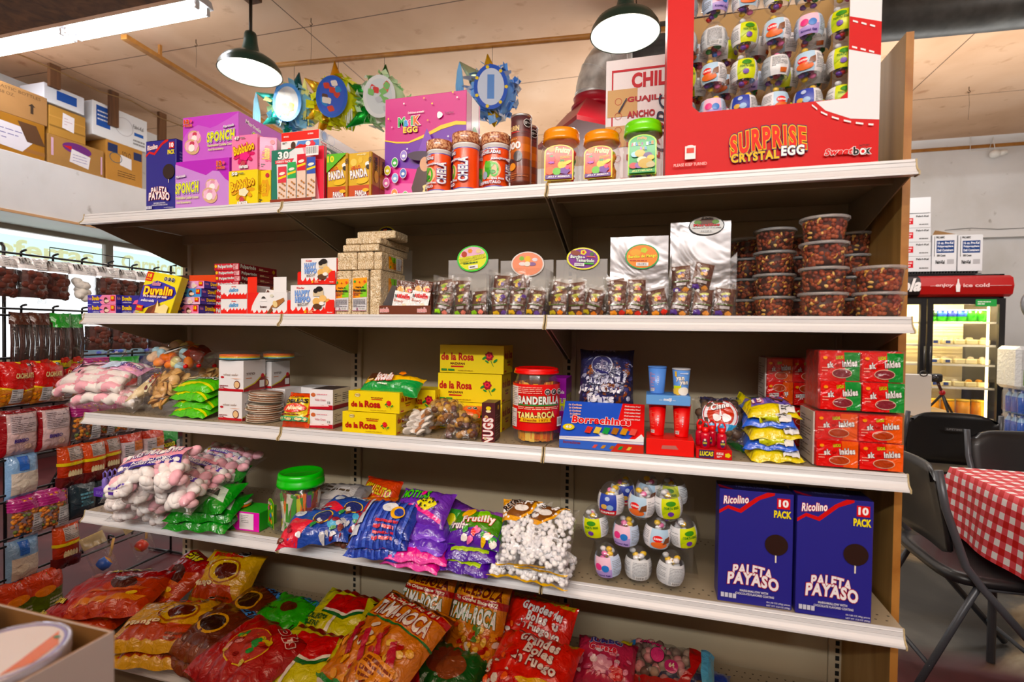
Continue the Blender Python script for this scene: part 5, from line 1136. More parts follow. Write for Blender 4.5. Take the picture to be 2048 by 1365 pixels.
def ov_guay(A):A.ell(.5,.5,A.sf.W*.45,A.sf.H*.45,'#e8ee3a'); A.poly([(.1,.68),(.25,.88),(.5,.96),(.75,.88),(.9,.68),(.88,.62),(.12,.6)],'#f0c0d8'); A.ell(.25,.7,.010,.010,'#b8401c'); A.ell(.45,.8,.008,.007,'#f09a2a',lobes=6); A.ell(.72,.75,.009,.007,'#f0d8a0'); A.text('BURRITO GUAYABA',.08,.42,.93,.58,'#f0f04a',.06,out='#141414',ang=6); A.lines(.2,.3,.8,.38,1,'#3a6a2a'); A.rect(.36,.1,.66,.24,'#f2f2f2'); A.lines(.4,.13,.62,.21,1,'#333')
def ov_peach(A):A.ell(.5,.5,A.sf.W*.46,A.sf.H*.46,'#f09a78'); A.ell(.5,.7,.010,.010,'#f2c23a',lobes=6); A.ell(.32,.72,.008,.007,'#8ac04a'); A.ell(.72,.68,.009,.006,'#e8e0e8'); A.ell(.35,.5,.012,.006,'#f4e8e8'); A.ell(.65,.5,.012,.006,'#8a6a9a'); A.ell(.5,.5,.010,.008,'#f0ece0')
def ov_tam(A):A.ell(.5,.5,A.sf.W*.45,A.sf.H*.44,'#7a2290'); A.ell(.26,.74,.016,.008,'#8a3a1c',ang=-10); A.ell(.5,.78,.009,.008,'#f0e03a',lobes=5); A.ell(.5,.78,.004,.004,'#d83a2a'); A.ell(.76,.72,.007,.006,'#4a6a3a'); A.text('Burrito',.12,.5,.48,.64,'#f4f8f4',.05,out='#1f7a5a'); A.text('de',.5,.52,.56,.6,'#f4f8f4',.04); A.text('Tamarindo',.3,.34,.85,.49,'#f4f8f4',.05,out='#1f7a5a'); A.text('ORIGINAL',.6,.56,.88,.63,'#f0802a',.04); A.rect(.54,.24,.84,.31,'#4ab03a'); A.rect(.26,.14,.56,.28,'#f2f2f2'); A.barcode(.27,.15,.55,.27)
def ov_mango(A):A.ell(.5,.5,A.sf.W*.46,A.sf.H*.46,'#f09438'); A.ell(.3,.66,.016,.010,'#f0b03a'); A.ell(.55,.75,.010,.008,'#c8d84a',lobes=5); A.text('Burrito de Mango',.1,.42,.92,.58,'#f4f03a',.06,out='#c86a1a',ang=4); A.lines(.15,.3,.8,.37,1,'#c04a2a'); A.rect(.34,.12,.7,.26,'#f4f0ec'); A.barcode(.36,.13,.68,.25)
def ov_mart(A):A.ell(.5,.5,A.sf.W*.47,A.sf.H*.47,'#f0f0ee'); A.ell(.5,.68,.026,.010,'#6a3a20'); A.ell(.25,.68,.010,.006,'#6a9a2a'); A.ell(.75,.68,.010,.006,'#6a9a2a'); A.text('Martillos',.14,.46,.86,.60,'#e0242a',.08,out='#2a0a0a'); A.text("24% Pack NET WT 12 oz (340g)",.1,.33,.9,.40,'#333',.01); A.barcode(.32,.14,.68,.24); A.text('El Gallito',.35,.82,.68,.92,'#1a1a1a',.04,shear=.3)
def ov_dark(A):A.ell(.5,.5,A.sf.W*.45,A.sf.H*.45,'#2a1a4a'); A.ell(.45,.75,.011,.010,'#e87a2a',lobes=6); A.ell(.62,.74,.008,.007,'#4ac04a'); A.ell(.78,.68,.009,.010,'#a03a5a')
dispbox('clear box of guava tamarind packets with green rimmed yellow oval header',866,972,549,521,.02,(945,518,62,52),9,'#9ad83a','#e88a7a',ov_guay,'#4ad04a',-6,group='guava box')
dispbox('clear box of tamarind packets with peach coloured oval header, second from left',977,1090,538,522,.02,(1055,529,66,50),10,'#e8c03a','#6a4aa0',ov_peach,'#e8e0dc',2,group='peach header box')
dispbox('clear box of tamarind packets with purple and yellow oval header',1096,1206,556,520,.02,(1166,518,66,44),9,'#c8b83a','#e88a2a',ov_tam,'#f0ee1a',4,group='purple header box')
dispbox('silver backed box of mango tamarind packets with orange oval header',1212,1337,548,474,.02,(1284,514,68,50),10,'#f0a03a','#d83a2a',ov_mango,'#3aa85a',2,silver=True,group='mango box')
dispbox('tall silver backed box of wrapped tamarind hammers with white and black oval header',1341,1472,507,444,.02,(1413,452,72,38),9,'#5a3a9a','#e8a05a',ov_mart,'#141414',0,silver=True,group='tall silver box')
# clear box with dark oval header behind the amaranth

t=empty('display_box',(X(735,.3,zB),.3,zB+.001),label='clear box with dark oval header half hidden behind the amaranth pile',cat='display box',group='clear boxes with oval headers')
m=MB(); m.box((0,0,0),(.14,.10,.27),'#ffffff','clearlid',.001); m.build('clear_front',t,label='clear plastic box'); p=at_y(771,474,.29); oval(t,.085,.08,(p.x-t.location.x,-.004,p.z-zB),ov_dark,'#e8e02a')
m=MB();
for k in range(6):m.box((.01,.012+.014*k,.003),(.13,.022+.014*k,.12),'#4a2418','film',.003)
m.build('candy_filling',t,kind='stuff')
# ---- peanut tubs

def tub():
 e=empty('peanut_tub',(0,0,0)); H,r0,r1=.066,.046,.056
 b=MB(); b.lathe([(r0*.9,0),(r0,.002),(r0+(r1-r0)*.85,H*.85),(r1,H*.87),(r1,H*.93)],'#fff','cleartub',40,capt=False); b.build('tub_body',e,label='clear tapered tub')
 l=MB(); l.lathe([(r1*1.045,H*.88),(r1*1.06,H*.90),(r1*1.06,H*.985),(r1*1.02,H),(r1*.95,H),(r1*.93,H*.96)],'#fff','clearlid',40,capb=False); l.build('lid',e,label='clear plastic lid')
 f=MB(); rr=random.Random(5)
 f.lathe([(r0*.85,.004),(r0*.92,.006),(r1*.86,H*.76),(r1*.5,H*.80)],'#3e1810','candy',20)
 for i in range(190):
  z=.006+(H*.80-.006)*rr.random(); q=(r0+(r1-r0)*z/H)*.925 if i<155 else rr.uniform(0,.9)*r1;
  if i>=155:z=H*.80
  a=rr.uniform(0,6.283); pale=rr.random()<.14
  M=Matrix.Rotation(rr.uniform(0,3.14),3,Vector((rr.uniform(-1,1),rr.uniform(-1,1),rr.uniform(-1,1))).normalized())
  f.blob(((q-.004)*math.cos(a),(q-.004)*math.sin(a),z),(.0078,.0062,.0062)if not pale else(.010,.0062,.004),rr.choice(['#e0b060','#d49c50','#ecc880'])if pale else rr.choice(['#8a3a20','#9c4a2a','#733020','#a8583a']),'candy',M,7,4)
 f.build('peanuts',e,kind='stuff'); e['category']='tub'; return e
tu=tub(); first=True
def tubs(u,y,n,where,h0=zB):
 global first
 for k in range(n):
  loc=(X(u,y,zB+.05),y,h0+.001+k*.0665); lab='clear tub of roasted peanuts, %s of the %s'%(['lowest','second','third','topmost'][k]if not(n==2 and k==1)else 'upper',where)
  if first:tu.location=loc; tu['label']=lab; tu['group']='peanut tubs'; first=False
  else:copy_tree(tu,loc,(0,0,47*k+u),lab,'peanut tubs')
tubs(1547,.225,4,'stack beside the tall silver box'); tubs(1645,.080,4,'tallest front stack'); tubs(1757,.080,2,'short front stack at the right end')
tubs(1492,.37,4,'back stack next to the tall silver box'); tubs(1702,.335,4,'back stack near the plywood panel'); tubs(1605,.36,4,'middle back stack')
# ================================================================ SOFT BAGS

from mathutils import noise as _ns
def bagfn(w,h,t,seed,lump=0.0,ls=60,pinch=.06,crimp=.05,bot=.25,sag=0.0,wr=1.0):
 sd=Vector((seed*3.7,seed*1.3,0))
 def f(u,v,s=1):
  a,b=2*u-1,2*v-1; ea=max(0,1-abs(a)**3); bb=min(1,abs(b)/(1-crimp)); eb=max(0,1-bb**2.6); e=(ea**.55)*(eb**.5)
  x=a*w/2*(1-pinch*(1-abs(b)**6)); y=b*h/2*(1-pinch*.5*(1-a*a))
  z=t*e*(1.0 if s>0 else-bot)
  if s>0:
   z+=wr*t*.10*_ns.noise(Vector((x*28,y*28,0))+sd)*min(1,e*2); z+=wr*t*.16*abs(_ns.noise(Vector((x*9,y*9,3))+sd))*min(1,e*2)
   z+=wr*t*.10*math.sin(a*22+seed+4*_ns.noise(Vector((x*8,y*8,1))+sd))*(abs(bb)**3)*min(1,e*3)
   if lump:z+=lump*abs(_ns.noise(Vector((x*ls,y*ls,2))+sd))*min(1,e*2)
  z+=wr*.003*math.sin(a*9+seed)*abs(b)**4; z-=sag*b*b; return Vector((x,y,z+t*bot))
 return f
def bagmesh(mb,f,col,m='film',N=34,both=True,zz=True):
 P=[]; F=[]
 for s in((1,-1)if both else(1,)):
  k=len(P)
  for j in range(N+1):
   for i in range(N+1):
    p=f(i/N,j/N,s)
    if zz and j in(0,N)and i%2:p=p+Vector((0,.0025*(1 if j==0 else-1),0))
    P.append(p)
  for j in range(N):
   for i in range(N):
    q=(k+j*(N+1)+i,k+j*(N+1)+i+1,k+(j+1)*(N+1)+i+1,k+(j+1)*(N+1)+i); F.append(q if s>0 else q[::-1])
 mb.add(P,F,col,m,True)
def bag(name,label,cat,loc,w,h,t,col,art=None,rot=(15,0,0),group=None,seed=1,m='film',clear=False,fill=None,parts=None,**kw):
 f=bagfn(w,h,t,seed,**kw); mb=MB()
 if clear:
  e=empty(name,loc,rot,label,cat,group); bagmesh(mb,f,'#ffffff','clearfilm',26); mb.build('clear_film',e,label='clear plastic film')
  if art:a=MB(); art(Art(a,Curved(lambda u,v:f(min(max(u,0),1),min(max(v,0),1)),w,h,.0008),'film')); a.build('printed_label',e)
  if fill:q=MB(); fill(q,f,w,h,t); q.build('bag_filling',e,kind='stuff')
  return e
 bagmesh(mb,f,col,m)
 if art:art(Art(mb,Curved(lambda u,v:f(min(max(u,0),1),min(max(v,0),1)),w,h,.0008),m))
 return mb.build(name,None,loc,rot,label,cat,group)
def fill_lumps(cols,s,n,seed=3,shape=(1,1,1),m='candy',seg=8,rng=(.1,.9)):
 def g(mb,f,w,h,t):
  rr=random.Random(seed)
  for i in range(n):
   u,v=rr.uniform(*rng),rr.uniform(*rng); top=f(u,v,1); bt=f(u,v,-1); k=rr.uniform(.25,.9)if i%3 else .8
   p=bt.lerp(top,k); p.z=min(p.z,top.z-s*.75); p.z=max(p.z,bt.z+s*.5)
   M=Matrix.Rotation(rr.uniform(0,3),3,Vector((rr.uniform(-1,1),rr.uniform(-1,1),rr.uniform(-1,1))).normalized())
   mb.blob(p,(s*shape[0],s*shape[1],s*shape[2]),rr.choice(cols),m,M,seg,6)
 return g
def px_w(u,wpx,y,z):return X(u+wpx/2,y,z)-X(u-wpx/2,y,z)
# ================================================================ THIRD SHELF

zC=SZ['C']
# marshmallow bags with twisted pink and white sticks

def marsh_fill(mb,f,w,h,t):
 rr=random.Random(4); n=6
 for i in range(n):
  y=-h*.36+h*.72*i/(n-1); pts=[]; rad=[]
  for k in range(26):
   x=-w*.40+w*.8*k/25; u=x/w+.5; v=y/h+.5; top=f(u,v,1).z; bt=f(u,v,-1).z; pts.append((x,y,max(bt+.02,top-.024))); rad.append(.019*(1+.07*math.sin(k*1.3+i)))
  b=len(mb.v); mb.tube(pts,.02,'#f6f0ec','candy',10,True,rad)
  nf=25*10; c0=len(mb.f)-nf-2
  for q in range(nf):
   ring,seg=divmod(q,10)
   if((ring*1.1+seg+i*3)%10)<4:mb.c[c0+q]=lin('#f2b8c4')
def a_marsh(A):
 A.poly([(.02,.55),(.5,.98),(.98,.98),(.98,.5),(.75,.42),(.6,.6),(.3,.62),(.1,.5)],'#f0b4d4'); A.poly([(.05,.68),(.1,.9),(.4,.98),(.3,.8)],'#e84aa0')
 A.text('MARSH',.06,.66,.36,.84,'#f6f0f4',.06,out='#3a2a7a',ang=22); A.text('TWIST',.36,.68,.56,.86,'#4a3a8a',.03,ang=20); A.poly([(.58,.45),(.78,.5),(.84,.75),(.66,.8)],'#c8d8ee'); A.text('NET WT 8 OZ',.78,.6,.96,.68,'#5a4aa0',.02,ang=14); A.ell(.4,.35,.012,.008,'#1c1a30')
o=bag('marshmallow_bag','clear bag of pink and white twisted marshmallow sticks, lower one of two','candy bag',(X(238,.10,zC),.105,zC+.004),.34,.19,.075,'#fff',None,(0,0,6),'twisted marshmallow bags',3,clear=True,fill=marsh_fill)
o=bag('marshmallow_bag','pink labelled clear bag of twisted marshmallow sticks, upper one of two','candy bag',(X(222,.13,zC+.1),.12,zC+.078),.36,.21,.085,'#fff',a_marsh,(28,-4,8),'twisted marshmallow bags',5,clear=True,fill=marsh_fill)
# sprinkle cones in a clear bag

def cones(mb,f,w,h,t):
 rr=random.Random(7)
 for i,(x,y,a)in enumerate(((-.02,.02,-30),(.015,.02,-18),(.0,-.01,-38),(.03,.0,-28))):
  M=Matrix.Translation((x,y,.03+.012*(i%2)))@Matrix.Rotation(R_(a),4,'Z')
  c=[M@Vector((0,-.085,0)),M@Vector((0,.02,0))]; mb.tube(c,.01,'#e6d2a6','candy',14,True,[.002,.024])
  mb.blob(M@Vector((0,.035,0)),(.028,.026,.026),'#8a4a2a','candy',None,12,8)
  for k in range(120):
   d=Vector((rr.gauss(0,1),rr.gauss(0,1)+.3,rr.gauss(0,1))).normalized(); p=M@(Vector((0,.035,0))+Vector((d.x*.029,d.y*.027,d.z*.027))); mb.blob(p,(.002,.002,.002),rr.choice(['#e84a3a','#f2c23a','#4a9ae0','#f4f0ea','#5ab04a','#e87ab0']),'candy',None,4,3)
bag('cone_bag','clear bag of sprinkle topped candy cones beside the twisted marshmallows','candy bag',(X(296,.10,zC),.11,zC+.062),.12,.21,.06,'#fff',None,(38,0,-12),None,8,clear=True,fill=cones)
def redtie(p,lab=None):
 m=MB(); m.lathe([(.004,0),(.009,.003),(.009,.010),(.004,.013)],'#e2231c','plastic',12); m.tube([(0,0,.01),(.006,0,.04),(.014,.004,.065)],.012,'#ffffff','clearfilm',10,True,[.004,.014,.026]); return m
def a_cook(A):A.ell(.3,.42,.022,.034,'#5a2a1c'); A.ell(.3,.42,.0205,.0325,'#ece6c4'); A.ell(.3,.56,.008,.006,'#b85a3a',lobes=5); A.rect(.22,.44,.38,.49,'#8a2a24'); A.ell(.3,.34,.010,.008,'#6a2a2c',lobes=4)
def discs(col,r,n,seed):
 def g(mb,f,w,h,t):
  rr=random.Random(seed)
  for i in range(n):
   u,v=rr.uniform(.16,.84),rr.uniform(.12,.88); top=f(u,v,1); bt=f(u,v,-1); p=bt.lerp(top,rr.uniform(.3,.8)); p.z=max(bt.z+r*.5,min(p.z,top.z-r*.5))
   M=Matrix.Translation(p)@Matrix.Rotation(rr.uniform(-.9,.9),4,'X')@Matrix.Rotation(rr.uniform(-.9,.9),4,'Y')
   mb.lathe([(r*.7,-.004),(r,-.003),(r,.001),(r*.6,.006),(.001,.007)],rr.choice(col),'candy',14,M=M)
 return g
CK=['#d0a468','#c4965a','#dab47c']
o=bag('cookie_bag','clear bag of round golden cookies with a cream oval label and red tie','cookie bag',(X(348,.10,zC),.11,zC+.075),.145,.20,.075,'#fff',a_cook,(52,0,-4),None,11,clear=True,fill=discs(CK,.019,70,3))
redtie(0).build('twist_tie',o,(.0,.108,.03),label='red twist tie')
o=bag('cookie_bag','clear bag of cookies behind, closed with a red tie beside the white cube boxes','cookie bag',(X(405,.26,zC),.27,zC+.072),.15,.19,.08,'#fff',None,(52,0,10),None,13,clear=True,fill=discs(CK,.019,60,9)); redtie(0).build('twist_tie',o,(.02,.10,.03),label='red twist tie')
def mixed(mb,f,w,h,t):
 fill_lumps(['#f0e4a0','#f08a4a','#f49a5c','#e87a3a','#b8d8e0','#e8c8a8'],.026,34,5,(1,.9,.7),seg=12,rng=(.14,.86))(mb,f,w,h,t)
def a_mix(A):A.poly([(.45,.25),(.55,.25),(.75,.6),(.68,.64)],'#e8e2dc'); A.poly([(.5,.32),(.56,.34),(.7,.58),(.66,.6)],'#201c1c'); A.poly([(.78,.3),(.96,.35),(.95,.8),(.8,.9)],'#8a3428')
o=bag('candy_bag','clear bag of pale yellow and orange wrapped candies lying on top of the cookies','candy bag',(X(345,.20,zC+.13),.24,zC+.175),.30,.18,.075,'#fff',a_mix,(30,4,2),None,17,clear=True,fill=mixed)
redtie(0).build('twist_tie',o,(.135,-.03,.03),(0,0,0),label='red twist tie')
# green and yellow wafer packs

def a_green(A):A.rect(0,0,1,1,'#5fc41e'); A.poly([(0,.12),(.3,.1),(.6,.2),(1,.14),(1,.22),(.6,.3),(0,.2)],'#e4e42a'); A.poly([(0,.3),(.45,.42),(.42,.7),(0,.75)],'#b8d8c0'); A.text('TRIKI',.45,.5,.85,.75,'#f4f6ee',.05,out='#1a5a20',ang=6); [A.ell(.1+.17*i,.85+.04*(i%2),.003,.003,'#f0f4c0')for i in range(5)]; A.poly([(.05,.35),(.4,.4),(.4,.55),(.05,.5)],'#e8e0b8')
for k in range(4):
 bag('wafer_pack','green and yellow wafer pack, %s of four beside the white cube boxes'%['lowest','second','third','topmost'][k],'snack pack',(X(400+3*(k%2),.09,zC),.085+.012*(k%2),zC+.012+k*.031),.175,.11,.030,'#58bc20',a_green,(14,0,-4+6*(k%2)),'green and yellow wafer packs',20+k)
 # white cube boxes with dark red wave

def a_cubeF(A):A.rect(0,0,1,1,'#eeeef0'); A.rect(0,0,1,.08,'#b82430'); A.poly([(.2,.1),(.95,.04),(1,0),(.2,0)],'#b82430'); A.ell(.15,.45,.008,.004,'#b82430'); A.text('wheat wafer',.2,.5,.8,.58,'#b8a8a0',.02,shear=.3); A.ell(.75,.22,.014,.015,'#6a2c28'); A.ell(.75,.22,.011,.012,'#e6c496'); A.lines(.05,.1,.5,.2,2,'#8a3a40'); A.poly([(.5,.42),(.95,.42),(.7,.40)],'#d88a50')
def a_cubeR(A):A.rect(0,0,1,1,'#dcdadc'); A.poly([(0,0),(1,0),(1,.45),(.8,.42),(.5,.22),(0,.08)],'#7e2a2c'); A.poly([(0,.08),(.5,.22),(.8,.42),(1,.45),(1,.49),(.78,.46),(.48,.26),(0,.11)],'#c8c030'); A.rect(0,0,1,.04,'#b82430'); A.text('TITO',.1,.52,.5,.6,'#8a7a78',.05,shear=.2); A.ell(.85,.47,.008,.008,'#c0303a'); A.lines(.08,.4,.42,.45,1,'#c8743a'); A.rect(.70,.09,.93,.32,'#eae8ea')
CUB={'front':a_cubeF,'right':a_cubeR}
def cube(u0,u1,vt,y,z,d,lab,rz=0):x0=X(u0,y,z); h=Z((u0+u1)/2,vt,y)-z; carton('wafer_box',lab,'box',(x0,y,z+.001),X(u1,y,z)-x0,d,h,'#e6e6e8',CUB,rz,'gloss','white cube wafer boxes'); return z+h+.001
zz=cube(437,484,784,.055,zC,.105,'white cube wafer box with dark red wave, lower left of the group'); cube(438,487,722,.055,zz,.105,'white cube wafer box with dark red wave, upper left, under the rainbow wafer pack')
zz=cube(519,570,778,.18,zC,.105,'white cube wafer box behind the stack of wafer discs'); cube(500,543,724,.175,zz-.012+.012,.10,'white cube wafer box, upper right, with a dark red wave')
cube(590,640,776,.27,zC,.10,'plain white wafer box at the back, behind the orange wafer bag')
# rainbow disc pack lying on top

def rainbow(x,y,z,rx,ry,lab,sd):
 e=empty('rainbow_wafer_pack',(x,y,z),(0,0,sd*7),lab,'wafer pack','rainbow wafer packs'); m=MB()
 for k,c in enumerate(['#6cc4d8','#f0dc3a','#f0a03a','#e8733c']):m.lathe([(.001,.004*k+.001),(rx,.004*k+.0012),(rx,.004*k+.0048),(.001,.004*k+.005)],c,'candy',30,M=Matrix.Diagonal((1,ry/rx,1)))
 m.build('wafer_discs',e); f=MB(); bagmesh(f,bagfn(rx*2.75,ry*2.3,.024,sd),'#fff','clearfilm',22); f.build('clear_film',e,label='clear plastic film')
tz=Z(487,722,.055)+.003; rainbow(X(480,.1,tz),.1,tz,.07,.062,'clear pack of rainbow striped wafer discs on the left white cube box',1); rainbow(X(556,.2,tz),.205,tz,.055,.055,'clear pack of rainbow striped wafer discs on the right white cube box',2)
# wafer discs stacks

def oblea_fill(mb,f,w,h,t):pass
def obleas(x,y,z,r,n,lab,sd,tilt=(0,0,0)):
 e=empty('wafer_disc_pack',(x,y,z),tilt,lab,'wafer pack','clear packs of large pale wafer discs'); m=MB(); rr=random.Random(sd)
 for k in range(n):
  dx,dy=rr.uniform(-.004,.004),rr.uniform(-.004,.004); m.lathe([(.001,0),(r,.0004),(r*1.01,.001),(r,.0018),(.001,.002)],'#e4dac8','candy',36,c=(dx,dy,.0075*k+.0015)); m.lathe([(r*.95,.002),(r*.95,.0065)],'#8a5c3c','candy',30,c=(dx,dy,.0075*k+.0015),capb=False,capt=False)
 m.build('wafer_discs',e); H=n*.0075+.006; f=MB()
 f.lathe([(.01,0),(r*1.05,.0),(r*1.09,H*.3),(r*1.06,H*.7),(r*1.02,H),(.01,H+.003)],'#fff','clearfilm',30); f.build('clear_film',e,label='clear plastic film')
p=(X(528,.085,zC),.085)
obleas(p[0],p[1],zC+.002,.058,4,'clear pack of large pale wafer discs, bottom of three stacked beside the orange bag',1); obleas(p[0]+.004,p[1],zC+.037,.059,4,'clear pack of large pale wafer discs, middle of three',2,(2,3,0)); obleas(p[0]+.006,p[1]+.004,zC+.074,.058,4,'clear pack of large pale wafer discs, top of three',3,(-2,4,0))
def a_obl(A):
 A.poly([(.0,.18),(1,.12),(1,.82),(0,.82)],'#f0d428'); A.rect(0,0,1,.14,'#e8501c'); A.rect(0,.84,1,1,'#ea5a1e'); A.ering(.5,.62,.06,.06,.002,'#b83a20'); A.text('CAJETA',.3,.76,.75,.82,'#7a3a1c',.04,ang=4); A.text('OBLEAS',.16,.62,.9,.74,'#141010',.07,ang=4); A.ell(.52,.48,.040,.016,'#d8441e',ang=6); A.text('Aldama',.25,.42,.8,.54,'#f4e8c0',.05,ang=6,shear=.25)
 A.lines(.1,.28,.9,.34,1,'#8a3a2a'); A.rect(.04,.15,.96,.26,'#5ab07a'); [A.ell(.1+.1*i,.205,.004,.004,'#f0d8a0')for i in range(9)]
bag('wafer_bag','bright orange and yellow wafer bag standing at the joint of the rail','snack bag',at_y(603,822,.06),.105,.125,.035,'#e8541c',a_obl,(66,0,4),None,31)
# small white boxes pair

def a_sw(A):A.rect(0,0,1,1,'#f0eef0'); A.rect(0,0,1,.22,'#b82234'); A.poly([(.0,.22),(.3,.24),(.6,.2),(.7,.3),(.85,.16),(0,.12)],'#f4e4e4'); A.ell(.15,.72,.009,.007,'#c8704a'); A.lines(.3,.7,.9,.8,1,'#e0a8b0'); A.text('Wafer Cream',.22,.42,.7,.54,'#d8a0a8',.03); A.text('12',.78,.3,.9,.42,'#8a8a8a',.04)
def a_swr(A):A.rect(0,0,1,1,'#e2dccb'); A.rect(0,0,1,.2,'#8e1a2a'); A.lines(.08,.3,.45,.8,5,'#5a5650',3,.3); A.lines(.52,.3,.92,.8,5,'#5a5650',4,.3)
for k,lab in enumerate(('small white and crimson box, lower of two left of the yellow marzipan boxes','small white and crimson box, upper of two left of the yellow marzipan boxes')):
 z=zC+.001 if k==0 else Z(641,820,.035)+.001; x0=X(620,.035,z); carton('cream_box',lab,'box',(x0,.035,z),X(664,.035,z)-x0,.11,Z(641,820 if k==0 else 779,.035)-z-.001,{'all':'#e8e6e8','top':'#3c3434'},{'front':a_sw,'right':a_swr},3,'gloss','small white and crimson boxes')
 # yellow marzipan boxes

def rose(A,x,y,s,red='#d01f30'):
 A.ell(x,y,s,s,red,lobes=7); A.ell(x,y+.01,s*.62,s*.55,'#e8404c',lobes=5); A.ell(x,y+.02,s*.3,s*.26,red); W_,H_=A.sf.W,A.sf.H
 A.poly([(x+s*.3/W_,y-s/H_),(x+s*.5/W_,y-s/H_),(x+s*1.1/W_,y-2.3*s/H_),(x+s*1.0/W_,y-2.3*s/H_)],'#2a7a3a'); A.ell(x-s*1.1/W_,y-s*.4/H_,s*.6,s*.25,'#2a8a3e',ang=35); A.ell(x+s*1.5/W_,y-s*1.0/H_,s*.6,s*.25,'#2a8a3e',ang=40); A.ell(x-s*.5/W_,y-s*1.2/H_,s*.5,s*.2,'#2a8a3e',ang=-30)
def a_rosaF(A):A.rect(0,0,1,1,'#f0d90c'); A.ell(.18,.80,.011,.0065,'#b8642a'); A.ell(.18,.80,.010,.0055,'#f6f0b0'); A.text('1950',.13,.76,.23,.84,'#8a6a2a',.03); A.text('MAZAPAN',.45,.68,.68,.74,'#8a2a1c',.04); A.rect(.46,.61,.67,.65,'#c0202c'); A.text('de la',.06,.22,.30,.50,'#b3121e',.05); A.text('Rosa',.33,.22,.64,.56,'#b3121e',.07); rose(A,.80,.48,.0085); A.lines(.45,.1,.85,.14,1,'#b89a20')
def a_rosaR(A):A.rect(0,0,1,1,'#e0c20c'); A.text('de la Rosa',.08,.52,.92,.82,'#a0121c',.05); A.text('MAZAPAN',.35,.36,.7,.44,'#7a2a1c',.04); A.rect(.38,.27,.66,.32,'#b0202c'); A.rect(.05,.06,.25,.12,'#b0202c')
def a_rosaB(A):A.rect(0,0,1,1,'#f0d90c'); A.text('de la Rosa',.02,.44,.54,.72,'#b3121e',.055); A.text('MAZAPAN',.17,.29,.40,.37,'#6a2418',.05); A.rect(.18,.20,.38,.25,'#c0202c'); rose(A,.78,.62,.015,'#9a2030'); A.rect(.03,.07,.12,.14,'#3a8a3a'); A.rect(.14,.07,.24,.14,'#3a8a3a'); A.lines(.3,.07,.6,.11,1,'#b89a20')
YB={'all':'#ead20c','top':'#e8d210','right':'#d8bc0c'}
def rosa(u0,u1,vt,y,z,d,lab,F_,rz=0):x0=X(u0,y,z); h=Z((u0+u1)/2,vt,y)-z; carton('marzipan_box',lab,'box',(x0,y,z+.001),X(u1,y,z)-x0,d,h-.001,YB,{'front':F_,'right':a_rosaR},rz,'gloss','yellow marzipan boxes'); return z+h+.001
zz=rosa(685,792,826,.012,zC,.105,'yellow marzipan box with small red rose, lower front of the left pair',a_rosaF); z3=rosa(697,799,784,.016,zz,.105,'yellow marzipan box with small red rose, upper front of the left pair',a_rosaF)
rosa(815,870,780,.13,zC+.045,.1,'yellow marzipan box mostly hidden behind the left pair',a_rosaB); carton('marzipan_box','yellow marzipan box lowest behind the left pair, supporting another','box',(X(815,.13,zC),.13,zC+.001),.105,.1,.0435,YB,{},0,'gloss','yellow marzipan boxes')
zz=rosa(877,1003,806,.17,zC,.11,'yellow marzipan box at the bottom of the back stack of three',a_rosaB); zz=rosa(876,1003,748,.17,zz,.11,'yellow marzipan box with large rose, middle of the back stack',a_rosaB); rosa(880,1007,691,.175,zz,.11,'yellow marzipan box with large rose, top of the back stack',a_rosaB)
# green and yellow wafer bar pack on top

def a_boc(A):A.rect(0,0,1,1,'#f0c424'); A.poly([(0,0),(1,0),(1,.75),(.9,.6),(.6,.42),(.3,.38),(.12,.3),(0,.45)],'#17984a'); [A.poly([(.25+.055*i,.8),(.26+.055*i,.8),(.25+.055*i,.95),(.24+.055*i,.95)],'#2a1a10')for i in range(10)]; A.poly([(.18,.35),(.3,.42),(.3,.72),(.18,.68)],'#4a2a1a'); A.poly([(.2,.3),(.28,.34),(.28,.4),(.2,.36)],'#e8c890'); A.text('Bocadin',.31,.32,.60,.70,'#f6f0ee',.07,out='#c8202c',ang=2,shear=.1); A.ell(.72,.7,.012,.008,'#f0882a',lobes=5); A.lines(.4,.2,.6,.26,1,'#e8f0e0')
bag('wafer_bar_pack','long green and yellow wafer bar pack lying across the marzipan boxes','snack pack',(X(788,.09,z3),.085,z3+.001),.225,.085,.038,'#17984a',a_boc,(38,0,-2),None,41,crimp=.02)
# orange pack, clear packs, tan candies

def a_or(A):A.rect(0,0,1,1,'#ee5a1a'); A.octs(.8,.5,.008,2)
bag('snack_pack','orange pack with black seals squeezed between the marzipan stacks','snack pack',(X(925,.13,zC+.05),.125,zC+.058),.14,.07,.02,'#ee5a1a',a_or,(25,-6,6),None,43)
def fill_wh(mb,f,w,h,t):discs(['#f0ece8','#eae4dc','#b87a4a'],.017,22,3)(mb,f,w,h,t)
for k,(u,y,z,lab)in enumerate(((835,.07,0,'lowest clear pack of white and brown round sweets beside the marzipan boxes'),(840,.075,.022,'middle clear pack of white and brown round sweets'),(842,.08,.044,'top clear pack of white and brown round sweets'))):bag('sweets_pack',lab,'candy pack',(X(u,y,zC),y,zC+.003+z),.115,.105,.022,'#fff',None,(6,0,8*(k-1)),'clear packs of white and brown sweets',45+k,clear=True,fill=fill_wh)
TN=['#a8793c','#8a5c2c','#5c3a24','#c09a58','#6a4a4a']
for k,(u,y,z,rz,lab)in enumerate(((925,.055,0,5,'lowest clear bag of caramel brown candies beside the tall nut bar box'),(915,.07,.034,-6,'middle clear bag of caramel brown candies'),(890,.085,.066,4,'top clear bag of caramel brown candies'))):bag('candy_bag',lab,'candy bag',(X(u,y,zC),y,zC+.003+z),.125,.10,.036,'#fff',None,(8,0,rz),'clear bags of caramel brown candies',50+k,clear=True,fill=fill_lumps(TN,.011,42,k+4))
